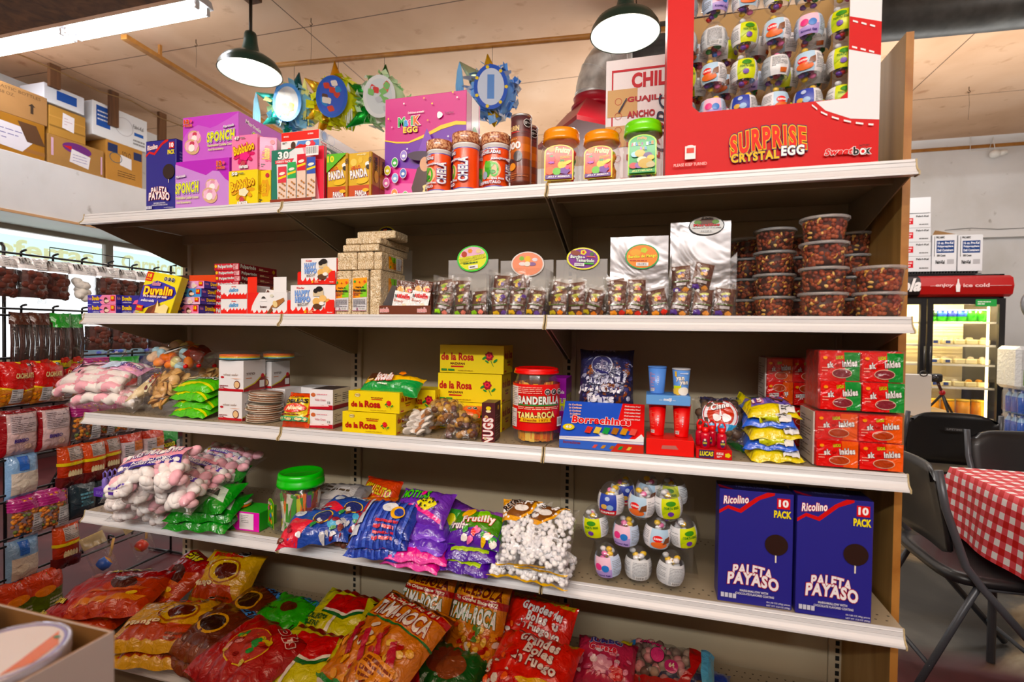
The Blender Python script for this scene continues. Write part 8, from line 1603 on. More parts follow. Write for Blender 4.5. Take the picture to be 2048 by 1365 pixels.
eb,hn=at_f(372,697,3.7),at_f(330,712,3.72); px_,py_=eb.x+.36,eb.y+.05
def skin(name,pts,edges,rad,col,m,parent,root=0,lv=2):
 me=bpy.data.meshes.new(name); me.from_pydata(pts,edges,[]); o=bpy.data.objects.new(name,me); LINK(o); o.parent=parent
 me.materials.append(mat(m,.6,color=col)); md=o.modifiers.new('skin','SKIN'); md.use_smooth_shade=True
 for i,r in enumerate(rad):me.skin_vertices[0].data[i].radius=(r,r)if not isinstance(r,tuple)else r; me.skin_vertices[0].data[i].use_root=(i==root)
 s2=o.modifiers.new('sub','SUBSURF'); s2.levels=s2.render_levels=lv; return o
pe=empty('person',(px_,py_,0),label='person standing behind the shelving, only the resting forearm showing at the left',cat='person'); L=lambda v:(v[0]-px_,v[1]-py_,v[2])
E3,H3=L(eb),L(hn); hd_=Vector(H3)-Vector(E3); hd_.normalize(); sd_=Vector((0,0,1)).cross(hd_).normalized()
P=[(0,0,.92),(0,0,1.10),(0,0,1.32),(0,-.01,1.43),(0,-.02,1.50),(0,-.03,1.60),(-.17,0,1.37),E3,H3,(.17,0,1.37),(.24,.02,1.10),(.24,-.10,.90),(-.09,0,.86),(-.10,0,.48),(-.10,.02,.08),(-.10,-.12,.03),(.09,0,.86),(.10,0,.48),(.10,.02,.08),(.10,-.12,.03),tuple(Vector(H3)+hd_*.06)]
Eg=[(0,1),(1,2),(2,3),(3,4),(4,5),(2,6),(6,7),(7,8),(8,20),(2,9),(9,10),(10,11),(0,12),(12,13),(13,14),(14,15),(0,16),(16,17),(17,18),(18,19)]
skin('body',P,Eg,[(.15,.10),(.13,.09),(.15,.10),.055,.07,.095,.06,.043,.028,.06,.042,.028,.09,.06,.04,.035,.09,.06,.04,.035,(.036,.018)],'#9a6248','skin_tone',pe)
for k in range(5):
 b=Vector(H3)+hd_*(.06 if k<4 else .01)+sd_*(.028-.018*k if k<4 else .03); ln=(.07,.08,.075,.06,.055)[k]; a=hd_ if k<4 else(hd_+sd_).normalized()
 skin('finger',[tuple(b),tuple(b+a*ln*.5+Vector((0,0,.006))),tuple(b+a*ln-Vector((0,0,.012)))],[(0,1),(1,2)],[.0095,.0085,.007],'#9a6248','skin_tone',pe,lv=1)
skin('shirt',P[:3]+[P[6],P[9],tuple((Vector(P[6])+Vector(E3))/2),tuple((Vector(P[9])+Vector(P[10]))/2)],[(0,1),(1,2),(2,3),(2,4),(3,5),(4,6)],[(.175,.125),(.16,.115),(.175,.125),.075,.075,.066,.066],'#28324a','shirt_cloth',pe)
skin('trousers',[P[0],P[12],P[13],P[14],P[16],P[17],P[18]],[(0,1),(1,2),(2,3),(0,4),(4,5),(5,6)],[(.17,.12),.105,.075,.06,.105,.075,.06],'#20222a','trouser_cloth',pe)
m=MB(); m.blob((0,-.01,1.63),(.095,.105,.10),'#1c1410','cloth',None,18,12); m.build('hair',pe); m=MB(); [m.blob((s*.033,-.118,1.60),(.012,.008,.008),'#f0ece8','plastic',None,10,6)for s in(-1,1)]; m.blob((0,-.128,1.575),(.013,.018,.02),'#9a6248','candy',None,10,8); m.blob((0,-.112,1.535),(.024,.010,.007),'#8a3a3a','candy',None,10,6); [m.blob((s*.096,-.02,1.58),(.012,.02,.03),'#9a6248','candy',None,8,6)for s in(-1,1)]; m.build('face',pe)
# unicorn-like floral balloon seen through the rack

p=at_f(232,678,3.5); e=empty('party_balloon',p,label='pale blue balloon with pink flowers and a small horn, seen through the wire rack',cat='balloon'); rr=random.Random(3); m=MB(); m.blob((0,0,-.06),(.27,.16,.13),'#a8d4f0','gloss',None,28,18)
for i in range(90):a,b=rr.uniform(0,6.28),rr.uniform(-.3,1.4); q=Vector((.272*math.cos(a)*math.cos(b),.162*math.sin(a)*math.cos(b),-.06+.132*math.sin(b))); m.blob(q,(.018,.018,.012),rr.choice(['#e83a90','#4a6ae0','#f4f0f8','#f0a8d0','#3a4ab8']),'gloss',None,6,4)
m.build('balloon_body',e); m=MB(); m.lathe([(.022,.06),(.001,.17)],'#c8a8e0','foilc',14,c=(-.06,-.02,0)); m.build('horn',e); m=MB(); m.tube([(0,0,-.19),(.01,0,-p.z+.09)],.0015,'#e8e8e8','paper',5); m.build('string',e); m=MB(); m.lathe([(.05,-p.z+.001),(.05,-p.z+.06),(.02,-p.z+.09)],'#c03a8a','gloss',16); m.build('weight',e)
# ================================================================ RIGHT SIDE: COOLER, CHAIRS, TABLE

FYR=4.5; fx0,fxm,fx1=4.10,4.80,5.45; zt=1.68
fr=empty('drink_cooler',(0,0,0),label='tall black two-door drink cooler with a red and black header and lit shelves',cat='refrigerator')
m=MB()
m.box((fx0,FYR+.62,.12),(fx1,FYR+.66,1.92),'#141416','paint'); m.box((fx0,FYR+.04,.12),(fx0+.04,FYR+.62,1.92),'#141416','paint'); m.box((fx1-.04,FYR+.04,.12),(fx1,FYR+.62,1.92),'#141416','paint'); m.box((fx0,FYR+.04,.0),(fx1,FYR+.66,.14),'#101012','paint'); m.box((fx0,FYR+.04,zt),(fx1,FYR+.66,1.92),'#141416','paint'); m.build('cabinet',fr)
m=MB(); m.box((fx0+.042,FYR+.60,.16),(fx1-.042,FYR+.618,zt),'#f2e4c0','paint'); m.build('inner_liner',fr)
m=MB(); hx=4.72; m.prism([(FYR+.02,zt+.015),(FYR-.03,zt+.04),(FYR-.05,zt+.12),(FYR-.03,zt+.20),(FYR+.02,zt+.225)],0,hx,fx1+.03,'#a80e1a','gloss'); m.prism([(FYR+.02,zt+.015),(FYR-.03,zt+.04),(FYR-.05,zt+.12),(FYR-.03,zt+.20),(FYR+.02,zt+.225)],0,fx0-.03,hx,'#1a0c10','gloss')
A=Art(m,Flat((hx,FYR-.0515,zt+.05),(fx1+.03-hx,0,0),(0,0,.14)),'gloss'); A.text('enjoy',.16,.38,.36,.66,'#f0c8c8',.03,shear=.1); A.text('ice cold',.46,.40,.74,.66,'#f0c8c8',.03); A.rect(.10,.49,.16,.51,'#f0c8c8'); A.rect(.74,.49,.97,.51,'#f0c8c8'); A.poly([(.385,.08),(.425,.08),(.43,.5),(.415,.75),(.412,.98),(.398,.98),(.395,.75),(.38,.5)],'#f4ecec')
A=Art(m,Flat((fx0,FYR-.0515,zt+.04),(hx-fx0,0,0),(0,0,.16)),'gloss'); A.text('Coca-Cola',.0,.08,1.0,.92,'#f4f0f0',.04,shear=.4,ang=3); m.build('header_sign',fr)
for a,b in((fx0+.005,fxm-.005),(fxm+.005,fx1-.005)):
 m=MB(); t_=.05
 for q in(((a,FYR,.16),(a+t_,FYR+.04,zt)),((b-t_,FYR,.16),(b,FYR+.04,zt)),((a+t_,FYR,.16),(b-t_,FYR+.04,.22)),((a+t_,FYR,zt-.06),(b-t_,FYR+.04,zt))):m.box(*q,'#1a1a1c','paint')
 d=m.build('door',fr); g_=MB(); g_.box((a+t_,FYR+.012,.22),(b-t_,FYR+.018,zt-.06),'#fff','glass',0); g_.build('glass_pane',d,label='clear glass'); h_=MB(); hxx=b-.02 if a<4.5 else a+.02; h_.tube([(hxx,FYR-.02,.9),(hxx,FYR-.025,1.2)],.008,'#2a2a2c','wire',8); h_.build('door_handle',d)
m=MB(); m.box((5.33,FYR+.05,.26),(5.345,FYR+.065,1.6),'#fff','fridge_glow',0); m.box((4.86,FYR+.055,.26),(4.872,FYR+.065,1.6),'#fff','fridge_glow',0); m.build('led_strip',fr,label='warm glowing light strip');
for nm,x_ in(('cooler_light',5.1),('cooler_light',4.45)):l=bpy.data.lights.new(nm,'AREA'); l.shape='RECTANGLE'; l.size=.5; l.size_y=.06; l.energy=30 if x_>5 else 10; l.color=(1,.78,.42); o=bpy.data.objects.new(nm,l); LINK(o); o.location=(x_,FYR+.09,1.62); o.rotation_euler=(R_(28),0,0)
FS=[Z(1920,v,FYR+.05)for v in(644,690,729,775,836)]
for z in FS:m=MB(); [m.tube([(fx0+.05,FYR+.06+.04*i,z-.004),(fx1-.05,FYR+.06+.04*i,z-.004)],.003,'#e8e4d8','paint',5)for i in range(12)]; m.box((fx0+.05,FYR+.045,z-.02),(fx1-.05,FYR+.055,z),'#efeadb','paint'); m.build('cooler_shelf',fr)
m=MB(); Art(m,Flat((5.2,FYR-.002,1.60),(.17,0,0),(0,0,.07)),'gloss').rect(0,0,1,1,'#3aa050').lines(.1,.2,.9,.8,2,'#e0f0e0'); m.build('sticker',fr,label='small green sticker')
GC=['row of cups and cans on the top cooler shelf','clear packs on the second cooler shelf','clear packs on the third cooler shelf','clear packs on the fourth cooler shelf','amber jars on the bottom cooler shelf']
od=['first','second','third','fourth','fifth','sixth']
for i in range(6):
 m=MB(); c=['#1a3a1a','#2a4aa0','#2a3a90','#2a4aa0','#3aa030','#4ab838'][i]; m.lathe([(.04,0),(.045,.05),(.048,.11)],c,'plastic',16,cols=['#4ac030',c]); m.lathe([(.05,.11),(.05,.12)],'#e8e8f0','plastic',16); m.build('drink_cup',None,(4.89+.085*i,FYR+.12,FS[0]+.002),None,'blue and green cup on the top cooler shelf, %s from the left'%od[i],'cup',GC[0])
 if i<4:m=MB(); m.lathe([(.028,0),(.031,.005),(.031,.11),(.025,.12)],'#141814','gloss',16); m.rot=0; m.build('drink_can',None,(4.22+.075*i,FYR+.12,FS[0]+.002),None,'dark energy drink can behind left cooler door, %s from the left'%od[i],'can',GC[0]); b_=MB(); b_.lathe([(.03,0),(.032,.01),(.032,.1),(.014,.16),(.014,.2)],['#2a7a3a','#3a1a14','#3a1a14','#b8201c'][i],'gloss',14); b_.build('soda_bottle',None,(4.22+.08*i,FYR+.12,FS[2]+.045),None,'soda bottle behind the left cooler door, %s from the left'%od[i],'bottle')
for r_ in(1,2,3):
 for i in range(5):
  rr=random.Random(r_*9+i); e=empty('deli_pack',(4.92+.105*i,FYR+.14,FS[r_]+.002),(0,0,rr.uniform(-10,10)),'pale cheese and deli pack on the %s cooler shelf, %s from the left'%(['','second','third','fourth'][r_],od[i]),'food pack',GC[r_]); m=MB(); m.box((-.045,-.05,0),(.045,.05,.05),'#e8dcae','plastic',.008)
  for q in range(3):m.blob((rr.uniform(-.02,.02),rr.uniform(-.02,.02),.055),(.025,.02,.018),rr.choice(['#f0e0b0','#f4ecd0','#e8a850' if r_==3 else '#ece0c0']),'candy',None,8,5)
  m.build('pack_body',e)
  if i<2:q=MB(); q.box((-.02,-.0515,.01),(.02,-.0505,.04),'#2a4080','gloss',0); q.build('label',e)
for i in range(4):m=MB(); m.lathe([(.05,0),(.058,.008),(.055,.15),(.05,.155)],'#f0a820','gloss',20); m.lathe([(.056,.155),(.056,.175)],'#f4d060','plastic',20); m.build('drink_jar',None,(4.93+.13*i,FYR+.14,FS[4]+.002),None,'amber plastic jar on the bottom lit cooler shelf, %s from the left'%od[i],'jar',GC[4])
# wire tray and white boxes on the cooler

m=MB(); zc=1.925; [m.box((4.15+.025*i,FYR+.04,zc),(4.158+.025*i,FYR+.5,zc+.03),'#2a2a2c','wire',0)for i in range(44)]; m.box((4.13,FYR+.036,zc),(5.26,FYR+.04,zc+.008),'#2a2a2c','wire',0); m.build('wire_tray',None,(0,0,0),None,'black wire tray lying on top of the drink cooler','tray')
zq=zc+.032
def bx(u0,u1,v0,v1,lab,art,grp,y=FYR+.06,d=.35):
 x0,x1=at_y(u0,v1,y).x,at_y(u1,v1,y).x; z0,z1=Z(u0,v1,y),Z(u0,v0,y); carton('storage_box',lab,'box',(x0,y,max(z0,zq)),x1-x0,d,z1-max(z0,zq)-.003,'#dcdee2',{'front':art},0,'card',grp)
rd=SP('#e0e2e6',('r',.32,.25,.62,.7,'#c83038'),('l',.34,.3,.6,.65,2,'#f0d8d8',2),('t','Fabri-Kal',.68,.75,.95,.88,'#444'),('l',.75,.15,.95,.3,1,'#777',2))
ys=[545,514,486,458,430]
for k in range(4):bx(1770,1861,ys[k+1],ys[k],'white box with red panel, %s of the stack on the cooler'%['lowest','second','third','fourth'][k],rd,'white boxes with red panels')
bx(1770,1861,398,429,'plain white box on top of the red panelled stack',SP('#e4e6ea'),'white boxes with red panels')
bl=SP('#e4e6ea',('r',.18,.5,.9,.84,'#1f3f7a'),('t','16 oz. Pro-Kal',.22,.74,.86,.81,'#e8ecf4'),('t','Polypropylene',.22,.64,.86,.71,'#e8ecf4'),('t','Deli Containers',.22,.54,.86,.61,'#e8ecf4'),('t','500 Count',.2,.4,.55,.46,'#333'),('t','Fabri-Kal',.15,.2,.52,.3,'#222'),('r',.62,.2,.9,.32,'#b8b8bc'),('t','PK16SC',.15,.9,.5,.96,'#333'),('r',.08,.4,.1,.96,'#333'))
bx(1863,1912,470,543,'white deli container box with blue label, left of two on the cooler',bl,'deli container boxes'); bx(1915,1964,470,543,'white deli container box with blue label, right of two on the cooler',bl,'deli container boxes')
bo=[o for o in sc.objects if o.name.startswith('storage_box')][-2]; f=MB(); f.add([(0,0,.0),(.2,0,0),(.13,.17,.07),(.1,.175,.075),(0,.0,0)],[(0,1,2,3)],'#9a7a54','cardboard'); bb=max(v[2]for v in bo.bound_box); f.build('open_flap',bo,(0,.0,bb+.001),label='open brown flap')
# paper towels and water at the right edge, crate under them

def pile(u,v,y,w,d,h,c,lab,cat,art,nm,z0=None):p=at_y(u,v,y); m=MB(); m.box((0,0,0),(w,d,h),c,'film',.03); Art(m,face(w,d,h,'front'),'film'); art(Art(m,Flat((w*.1,-.001,h*.1),(w*.8,0,0),(0,0,h*.8)),'film')); return m.build(nm,None,(p.x,y,z0 if z0 is not None else p.z),None,lab,cat)
yy=4.0; zb=[Z(2020,v,yy)for v in(880,830,780,692)]
for k,(a,b,c,lab)in enumerate(((0,zb[0],'#2a3a4a','dark crate on the floor under the water packs'),)):pile(2046,900,yy,.6,.5,b-.004,c,lab,'crate',SP(None),'storage_crate',0.001)
for k in range(2):
 e=empty('water_pack',(at_y(2040,800,yy).x,yy,zb[k]),label='shrink wrapped pack of blue capped water bottles, %s of two'%['lower','upper'][k],cat='water pack',group='water packs'); h=zb[k+1]-zb[k]-.006; m=MB()
 for i in range(8):
  for j in range(3):m.lathe([(.03,0),(.033,.01),(.033,h*.7),(.012,h*.88),(.012,h)],'#3a6ac0' if j else '#5a8ad8','glossdark',10,c=(.04+.072*i,.04+.08*j,0),cols=['#6a8ab0','#2a58b8','#8ab0d8','#2a58b8'])
 m.build('bottles',e,kind='stuff'); q=MB(); q.box((-.004,-.004,0),(.6,.25,h),'#fff','clearfilm',.02); q.build('shrink_wrap',e,label='clear shrink wrap')
pile(2034,770,yy,.45,.3,zb[3]-zb[2]-.006,'#dfe4e8','pack of paper towels in clear wrap with blue and green print above the water','paper towels',SP(None,('r',0,.0,1,.45,'#6aa82a'),('e',.35,.62,.10,.045,'#4a8ac8'),('t','Chinet',.12,.78,.55,.95,'#2a3a5a')),'towel_pack',zb[2]+.001)
p=at_y(2092,612,3.75); m=MB(); m.lathe([(.16,-.02),(.17,-.01),(.17,.01),(.16,.02)],'#7a7c80','galv',32,M=Matrix.Rotation(R_(80),4,'X'),c=(0,0,0)); m.tube([(0,.03,0),(0,.06,-.1),(0,.06,-p.z)],.02,'#5a5c60','paint',10); m.build('pedestal_fan',None,p,None,'round grey fan head cut off by the right edge of the photo','fan')
# -------- folding chairs

mat('resin',.42,coat=.1); mat('chairmetal',.38,metal=.3)
def chair():
 e=empty('folding_chair',(0,0,0)); e['category']='chair'; m=MB(); n=12; V=[]; F=[]
 for s in(0,1):
  for j in range(9):
   for i in range(n+1):
    a=i/n*2-1; t=j/8; z=.50+.33*t; hw=.225*(1-.10*abs(2*t-1)**3); y=.17+.06*t-.035*(1-a*a)*1.0+s*.018; z2=z-(.05*(abs(a)**6)if j in(8,)else 0)+(.04*abs(a)**4 if j==0 else 0); V.append((a*hw,y,z2))
 N=(n+1)*9
 for j in range(8):
  for i in range(n):q=(j*(n+1)+i,j*(n+1)+i+1,(j+1)*(n+1)+i+1,(j+1)*(n+1)+i); F+=[q,tuple(a+N for a in q[::-1])]
 for i in range(n):F+=[(i+1,i,i+N,i+1+N),(8*(n+1)+i,8*(n+1)+i+1,8*(n+1)+i+1+N,8*(n+1)+i+N)]
 for j in range(8):F+=[(j*(n+1),(j+1)*(n+1),(j+1)*(n+1)+N,j*(n+1)+N),((j+1)*(n+1)+n,j*(n+1)+n,j*(n+1)+n+N,(j+1)*(n+1)+n+N)]
 m.add(V,F,'#1b1b1d','resin',True); A=Art(m,Flat((.06,.252,.72),(-.12,0.0,0),(0,.006,.03)),'resin'); A.sf.n=Vector((0,1,0)); A.rect(.1,.1,.9,.9,'#303032'); A.text('LIFETIME',.18,.3,.82,.7,'#8a8a8c',.03); m.build('backrest',e,label='black moulded backrest')
 m=MB(); S=MB(); P=[]; F=[]
 for s in(0,1):
  for j in range(11):
   for i in range(11):a,b=i/5-1,j/5-1; k=(abs(a)**5+abs(b)**5)**.2 if(a or b)else 1; mx_=max(abs(a),abs(b),1e-6); sc_=mx_/k if k else 1; P.append((a*.225*sc_,b*.21*sc_-.02,.455-.018*(1-a*a)*(1-b*b)-(.03 if s else 0)-.02*max(0,-b-.6)))
 for j in range(10):
  for i in range(10):q=(j*11+i,j*11+i+1,(j+1)*11+i+1,(j+1)*11+i); F+=[q,tuple(x+121 for x in q[::-1])]
 for i in range(10):F+=[(i+1,i,i+121,i+122),(110+i,111+i,232+i,231+i),(i*11,(i+1)*11,(i+1)*11+121,i*11+121),((i+1)*11+10,i*11+10,i*11+131,(i+1)*11+131)]
 S.add(P,F,'#1b1b1d','resin',True); S.build('seat',e,label='black moulded seat')
 for sx in(-1,1):
  x=.235*sx; m=MB(); m.tube([(x*.97,.235,.83),(x,.215,.70),(x,.15,.50),(x,.10,.43),(x*1.02,-.25,.012)],.013,'#55585e','chairmetal',10); m.build('leg',e,label='grey metal front leg and back post'); m=MB(); m.tube([(x*.9,-.13,.425),(x*.9,.10,.42),(x*.92,.29,.012)],.012,'#4a4d52','chairmetal',10); m.build('leg',e,label='grey metal rear leg')
 for y,z in((-.18,.10),(.24,.12)):m=MB(); m.tube([(-.225,y,z),(.225,y,z)],.008,'#4a4d52','chairmetal',8); m.build('stretcher',e)
 return e
c0=chair(); GCh='black folding chairs'; c0.location=(3.35,.90,0.001); c0.rotation_euler=(0,0,R_(91)); c0['label']='black and grey folding chair pushed against the side of the checked table'; c0['group']=GCh
copy_tree(c0,(3.95,2.46,.001),(0,0,174),'black folding chair seen from behind, its back in front of the cooler',GCh); copy_tree(c0,(3.36,2.50,.001),(0,0,186),'black folding chair half hidden behind the shelving end panel',GCh); copy_tree(c0,(3.97,1.46,.001),(0,0,12),'black folding chair at the far end of the checked table',GCh)
# -------- checked tablecloth over a folding table

tx0,tx1,ty0,ty1,tz=3.385,4.14,-.68,1.14,.738
t=empty('folding_table',(tx0,ty0,0),label='folding table hidden under the red and white checked cloth',cat='table'); m=MB(); m.box((.01,.01,tz-.045),(tx1-tx0-.01,ty1-ty0-.01,tz-.004),'#c8c8c8','plastic',.008); m.build('tabletop',t)
for a in(.08,tx1-tx0-.08):
 for b in(.15,ty1-ty0-.15):m=MB(); m.tube([(a,b,.001),(a,b,tz-.045)],.014,'#5a5c60','chairmetal',10); m.build('leg',t)
V,F,U=[],[],[]; L_=[]; dr=.265
nx,ny=30,60; ex=dr/(tx1-tx0); ey=dr/(ty1-ty0)
def cl(a,b):
 X_,Y_=tx0+a,ty0+b; ox=max(-a,a-(tx1-tx0),0); oy=max(-b,b-(ty1-ty0),0); cx=min(max(a,0),tx1-tx0); cy=min(max(b,0),ty1-ty0)
 d=min(max(ox,oy)+.25*min(ox,oy),.38); sx=-1 if a<0 else 1; sy=-1 if b<0 else 1; w_=.012*math.sin((cx*9+cy*11)*1.6)*d/dr
 fl_=.10*d+w_; ax_=(fl_ if ox>0 else 0)*sx; ay_=(fl_ if oy>0 else 0)*sy
 if ox>0 and oy>0:q=min(ox,oy)/dr; ax_+=sx*.06*q; ay_+=sy*.06*q
 return(tx0+cx+ax_+sx*.004*(ox>0),ty0+cy+ay_+sy*.004*(oy>0),tz+.004-d*.99)
As=[-dr+dr*i/8 for i in range(8)]+[(tx1-tx0)*i/20 for i in range(21)]+[(tx1-tx0)+dr*(i+1)/8 for i in range(8)]; Bs=[-dr+dr*i/8 for i in range(8)]+[(ty1-ty0)*i/44 for i in range(45)]+[(ty1-ty0)+dr*(i+1)/8 for i in range(8)]
for b in Bs:
 for a in As:V.append(cl(a,b)); U.append((a+1,b+1,0))
n=len(As); F=[(j*n+i,j*n+i+1,(j+1)*n+i+1,(j+1)*n+i)for j in range(len(Bs)-1)for i in range(n-1)]
me=bpy.data.meshes.new('tablecloth'); me.from_pydata(V,[],F); at_=me.attributes.new('UVW','FLOAT_VECTOR','POINT'); at_.data.foreach_set('vector',[c for u in U for c in u]); me.materials.append(MATS['gingham']); me.polygons.foreach_set('use_smooth',[True]*len(F))
o=bpy.data.objects.new('tablecloth',me); LINK(o); tag(o,'red and white checked tablecloth draped over the folding table','tablecloth')
# -------- wooden table behind with camera tripod and white pad

wt=empty('wooden_table',(3.5,2.75,0),label='wooden cafe table behind the chairs, carrying a tripod',cat='table'); m=MB(); m.box((0,0,.68),(.92,.75,.71),'#a88654','plywood',.004); m.build('tabletop',wt)
for a in(.08,.84):
 for b in(.08,.67):m=MB(); m.box((a-.02,b-.02,0.001),(a+.02,b+.02,.679),'#5a4a3a','beam_wood'); m.build('leg',wt)
p=at_y(1884,800,3.0); e=empty('camera_tripod',(p.x,3.0,.712),label='small black and red tripod with an action camera on the table behind the chairs',cat='tripod')
for k in range(3):a=k*2.1+.5; m=MB(); m.tube([(0,0,.16),(.04*math.cos(a),.04*math.sin(a),.10),(.11*math.cos(a),.11*math.sin(a),.004)],.008,'#1c1c1e','rubber',8); m.build('leg',e)
m=MB(); m.blob((0,0,.17),(.02,.02,.022),'#a81c2c','plastic',seg=12,rings=8); m.tube([(0,0,.17),(-.02,0,.22),(-.03,0,.25)],.010,'#3a1c20','plastic',10); m.build('ball_head',e); m=MB(); m.box((-.09,-.03,.25),(-.01,.02,.31),'#1a1a1c','rubber',.008); m.lathe([(.018,0),(.018,.02)],'#2a2a30','glossdark',16,c=(-.065,-.03,.285),M=Matrix.Rotation(R_(90),4,'X')); m.build('camera_body',e)
p0,p1=at_y(1806,748,2.9),at_y(1862,830,2.9); m=MB(); m.box((0,0,0),(p1.x-p0.x,.03,p0.z-.713),'#eceae6','paper',.004); o=m.build('writing_pad',None,(p0.x,2.9,.712),None,'upright white paper pad with a black ring on the table behind the chairs','paper pad'); m=MB(); m.tube([(.13+.025*math.cos(a/8*6.283),.0,p0.z-.712+.005+.02*math.sin(a/8*6.283))for a in range(9)],.004,'#1a1a1a','wire',6); m.build('ring',o)
# ================================================================ STAR PINATAS ON THE POLE

pA,pB=at_z(552,131,3.30),at_z(1330,59,3.30)
def pinata(u,v,r,body,cone,rib,face_c,lab,tips,num=None,stream=(0,)):
 k=(u-552)/(1330-552); q=pA.lerp(pB,max(0,min(1,k))); y=q.y-.0; r*=1.22; p=at_y(u,v,y); e=empty('star_pinata',p,(0,0,14),lab,'pinata','star pinatas on the wooden pole'); rr=random.Random(int(u)); m=MB(); m.blob((0,0,0),(r,r*.6,r),body[0],'paper',seg=24,rings=14,jit=.04,rnd=rr)
 for i in range(120):
  a=rr.uniform(0,6.283); w_=rr.uniform(.82,1.14)*r; yy_=rr.uniform(-.5,.35)*r; c=Vector((w_*math.cos(a),yy_,w_*math.sin(a))); M=Matrix.Rotation(rr.uniform(0,3),3,Vector((rr.random(),rr.random(),rr.random())).normalized()); s=r*.17
  m.add([c+M@Vector(v_)for v_ in((-s,-s,0),(s,-s,.3*s),(s,s,0),(-s,s,.35*s))],[(0,1,2,3)],rr.choice(body),'paper')
 m.build('crepe_body',e)
 if face_c:
  m=MB(); A=Art(m,Flat((-r*.72,-r*.72,-r*.95),(r*1.44,0,0),(0,0,r*1.9)),'gloss'); A.ell(.5,.5,r*.70,r*.92,face_c[0],n=28); A.ell(.5,.5,r*.55,r*.76,face_c[1],n=28)
  if num:A.text(num,.40,.24,.60,.76,'#6a9ae0',.05); [A.ell(.5+.44*math.cos(i*.9),.5+.43*math.sin(i*.9),r*.07,r*.07,'#f0d83a',lobes=5)for i in range(7)]
  else:[A.ell(rr.uniform(.25,.75),rr.uniform(.2,.8),r*.13,r*.16,rr.choice(face_c[2:]),lobes=4,ang=rr.uniform(0,90))for _ in range(12)]
  m.build('round_print',e)
 for i,(a,L)in enumerate(tips):
  a=R_(a); d=Vector((math.cos(a),0,math.sin(a))); M=d.to_track_quat('Z','Y').to_matrix().to_4x4(); m=MB(); m.lathe([(r*.42,0),(r*.21,L*.5),(.004,L)],cone[i%len(cone)],'foilc',20,M=Matrix.Translation(d*r*.75)@M); m.build('cone_point',e)
  if i in stream:
   tp=d*(r*.75+L); m=MB()
   for s_ in range(5):x_=(s_-2)*.009; pts=[tp,tp+Vector((x_*.6,0,-.06)),tp+Vector((x_*1.2,.01,-.16)),tp+Vector((x_+.012*math.sin(s_*2),0,-.27-.02*s_))]; m.tube(pts,.008,rib,'paper',5,True,[.003,.007,.008,.004])
   m.build('streamer',e)
 m=MB(); tp=Vector((0,0,r+.02)); up_=max(3.30-p.z-.0,.05); m.tube([(0,0,r*.8),(0,0,up_)],.0015,'#2a2a2a','wire',5); m.build('hanger',e,label='thin hanging wire')
pinata(588,218,.125,['#8ec8ee','#bfe2f4','#6cb0e4','#e6f0b0'],['#3fae9c','#1f5a60','#4ac0ac'],'#a8dcf2',['#5a9ae0','#e8ecf2','#f0d860','#6ab0e8','#f0f0f0'],'light blue star pinata with teal foil points and long pale blue streamers',[(157,.20),(82,.16),(206,.15),(250,.1)],stream=(0,))
pinata(676,208,.135,['#e6ea4a','#f2f07a','#d8dc3a'],['#e0a81c','#d89a18'],'#f0f0a0',['#2a5ab8','#3a5ac0','#c84a3a','#e8e0d8','#5a3a2a','#3a8ac8'],'yellow star pinata with golden foil points',[(143,.19),(95,.19),(205,.14),(235,.14)],stream=(0,))
pinata(768,208,.135,['#d4f0c8','#f0f6ec','#b8e8a8'],['#168a34','#1f6a2c','#20a040'],'#f2f6f0',['#e8eef0','#dce6ea','#d84a4a','#8ac87a','#c8d0d8','#e87a70'],'white and pale green star pinata with green foil points',[(150,.18),(88,.16),(212,.20)],stream=(0,))
pinata(984,190,.135,['#8ab8f0','#f0f4fa','#6aa0e8','#bcd8f6'],['#e0b828','#b8c8a8'],'#8ac0f0',['#2a5ac8','#d4e2f8','#fff'],'blue and white star pinata with a big number one',[(97,.16),(135,.20),(275,.1)],num='1',stream=(1,))
# ================================================================ FOREGROUND: CARTON OF TINS

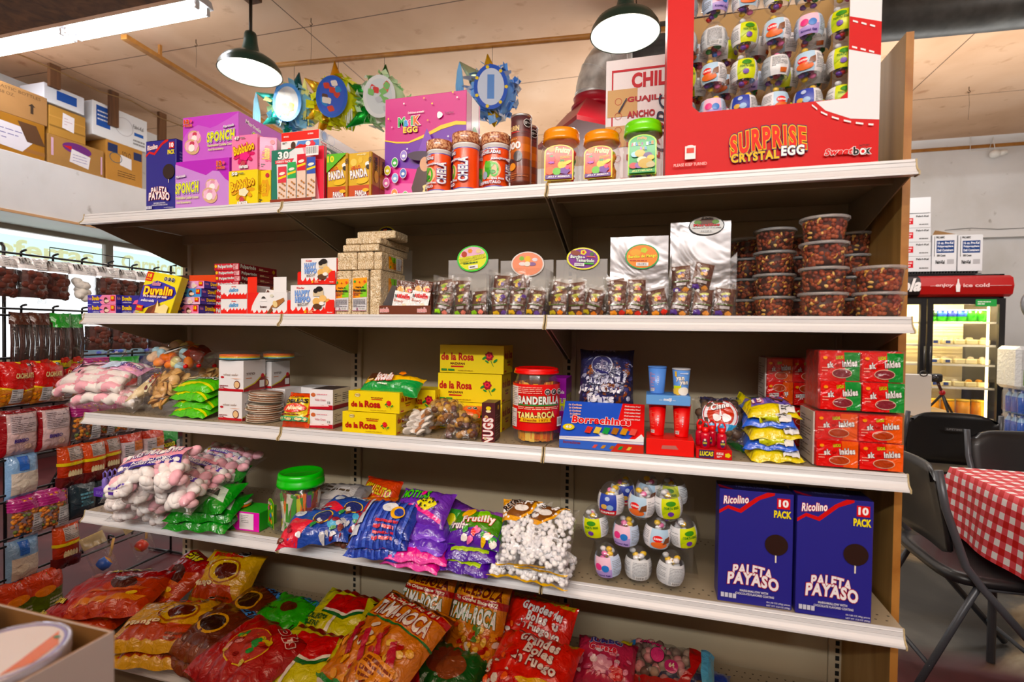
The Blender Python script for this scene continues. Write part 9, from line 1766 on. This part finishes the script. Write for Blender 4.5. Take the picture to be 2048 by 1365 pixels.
c=at_z(100,1296,.90); rc=at_z(229,1262,.90)
ct=empty('display_counter',(1.02,-1.36,0),label='plain white counter that carries the foreground carton',cat='counter'); m=MB(); m.box((-.12,-.02,0.001),(.42,.50,.60),'#d8d8d8','paint',.004); m.build('counter_body',ct)
A_,B_=at_z(229,1262,.885),at_z(40,1366,.885); dd=(B_-A_).normalized(); th_=math.atan2(dd.x,-dd.y)
cb=empty('open_carton',(A_.x,A_.y,.602),(0,0,math.degrees(th_)),'blurred white open carton in the bottom left corner of the photo','box'); m=MB(); Hc=.283
for a,b,col in(((-.30,-.38,0),(0,0,.004),'#dcdce0'),((-.004,-.38,0),(0,0,Hc),{'all':'#e8e8ec','left':'#9a7850','top':'#a88660'}),((-.30,-.38,0),(-.296,0,Hc),'#e8e8ec'),((-.295,-.004,0),(-.005,0,Hc),{'all':'#e8e8ec','front':'#9a7850','top':'#a88660'}),((-.295,-.38,0),(-.005,-.376,Hc),'#e8e8ec')):m.box(a,b,col,'card',.0008)
m.build('carton_walls',cb)
def tin(x,y,r,top,lab,shiny):
 e=empty('round_tin',(x,y,.608),label=lab,cat='tin',group='round tins in the foreground carton'); h=top-.608; m=MB(); m.lathe([(r*.97,0),(r*.98,.004),(r*.98,h-.012)],'#b8a8a0' if shiny else '#d8d8dc','gloss',40); m.build('tin_body',e); m=MB()
 m.lathe([(r,h-.016),(r,h-.002),(r*.97,h),(r*.93,h-.002)],'#d8dcf0' if shiny else '#e8e8ea','foilc' if shiny else 'gloss',48,capb=False,capt=False)
 A=Art(m,Flat((-r,-r,h-.0025),(2*r,0,0),(0,2*r,0)),'gloss'); A.ell(.5,.5,r*.94,r*.94,'#f2f0f4',n=40)
 if shiny:A.ering(.5,.5,r*.93,r*.93,r*.05,'#8a88c8',n=40); A.poly([(.62,.9),(.85,.75),(.93,.5),(.85,.3),(.78,.5),(.7,.7)],'#e07a3a'); A.poly([(.15,.35),(.3,.14),(.5,.08),(.36,.24)],'#e08a4a'); A.ell(.72,.82,r*.07,r*.04,'#3a8a5a')
 m.build('lid',e)
W_=lambda a,b:Matrix.Rotation(th_,2)@Vector((a,b)); v_=W_(-.078,-.085); tin(A_.x+v_.x,A_.y+v_.y,.070,.892,'blurred round tin with glaring shiny lid and orange print in the foreground carton',True); v_=W_(-.225,-.06); tin(A_.x+v_.x,A_.y+v_.y,.045,.90,'smaller white lidded tin at the very left edge of the foreground carton',False)
# unseen shelf-sized block added behind the camera to shade the lower shelves

mb=MB(); mb.box((-1.2,-2.75,0),(4.6,-2.15,1.90),'#b3a68e','gond',.005); struct('unseen_shade_block',mb)
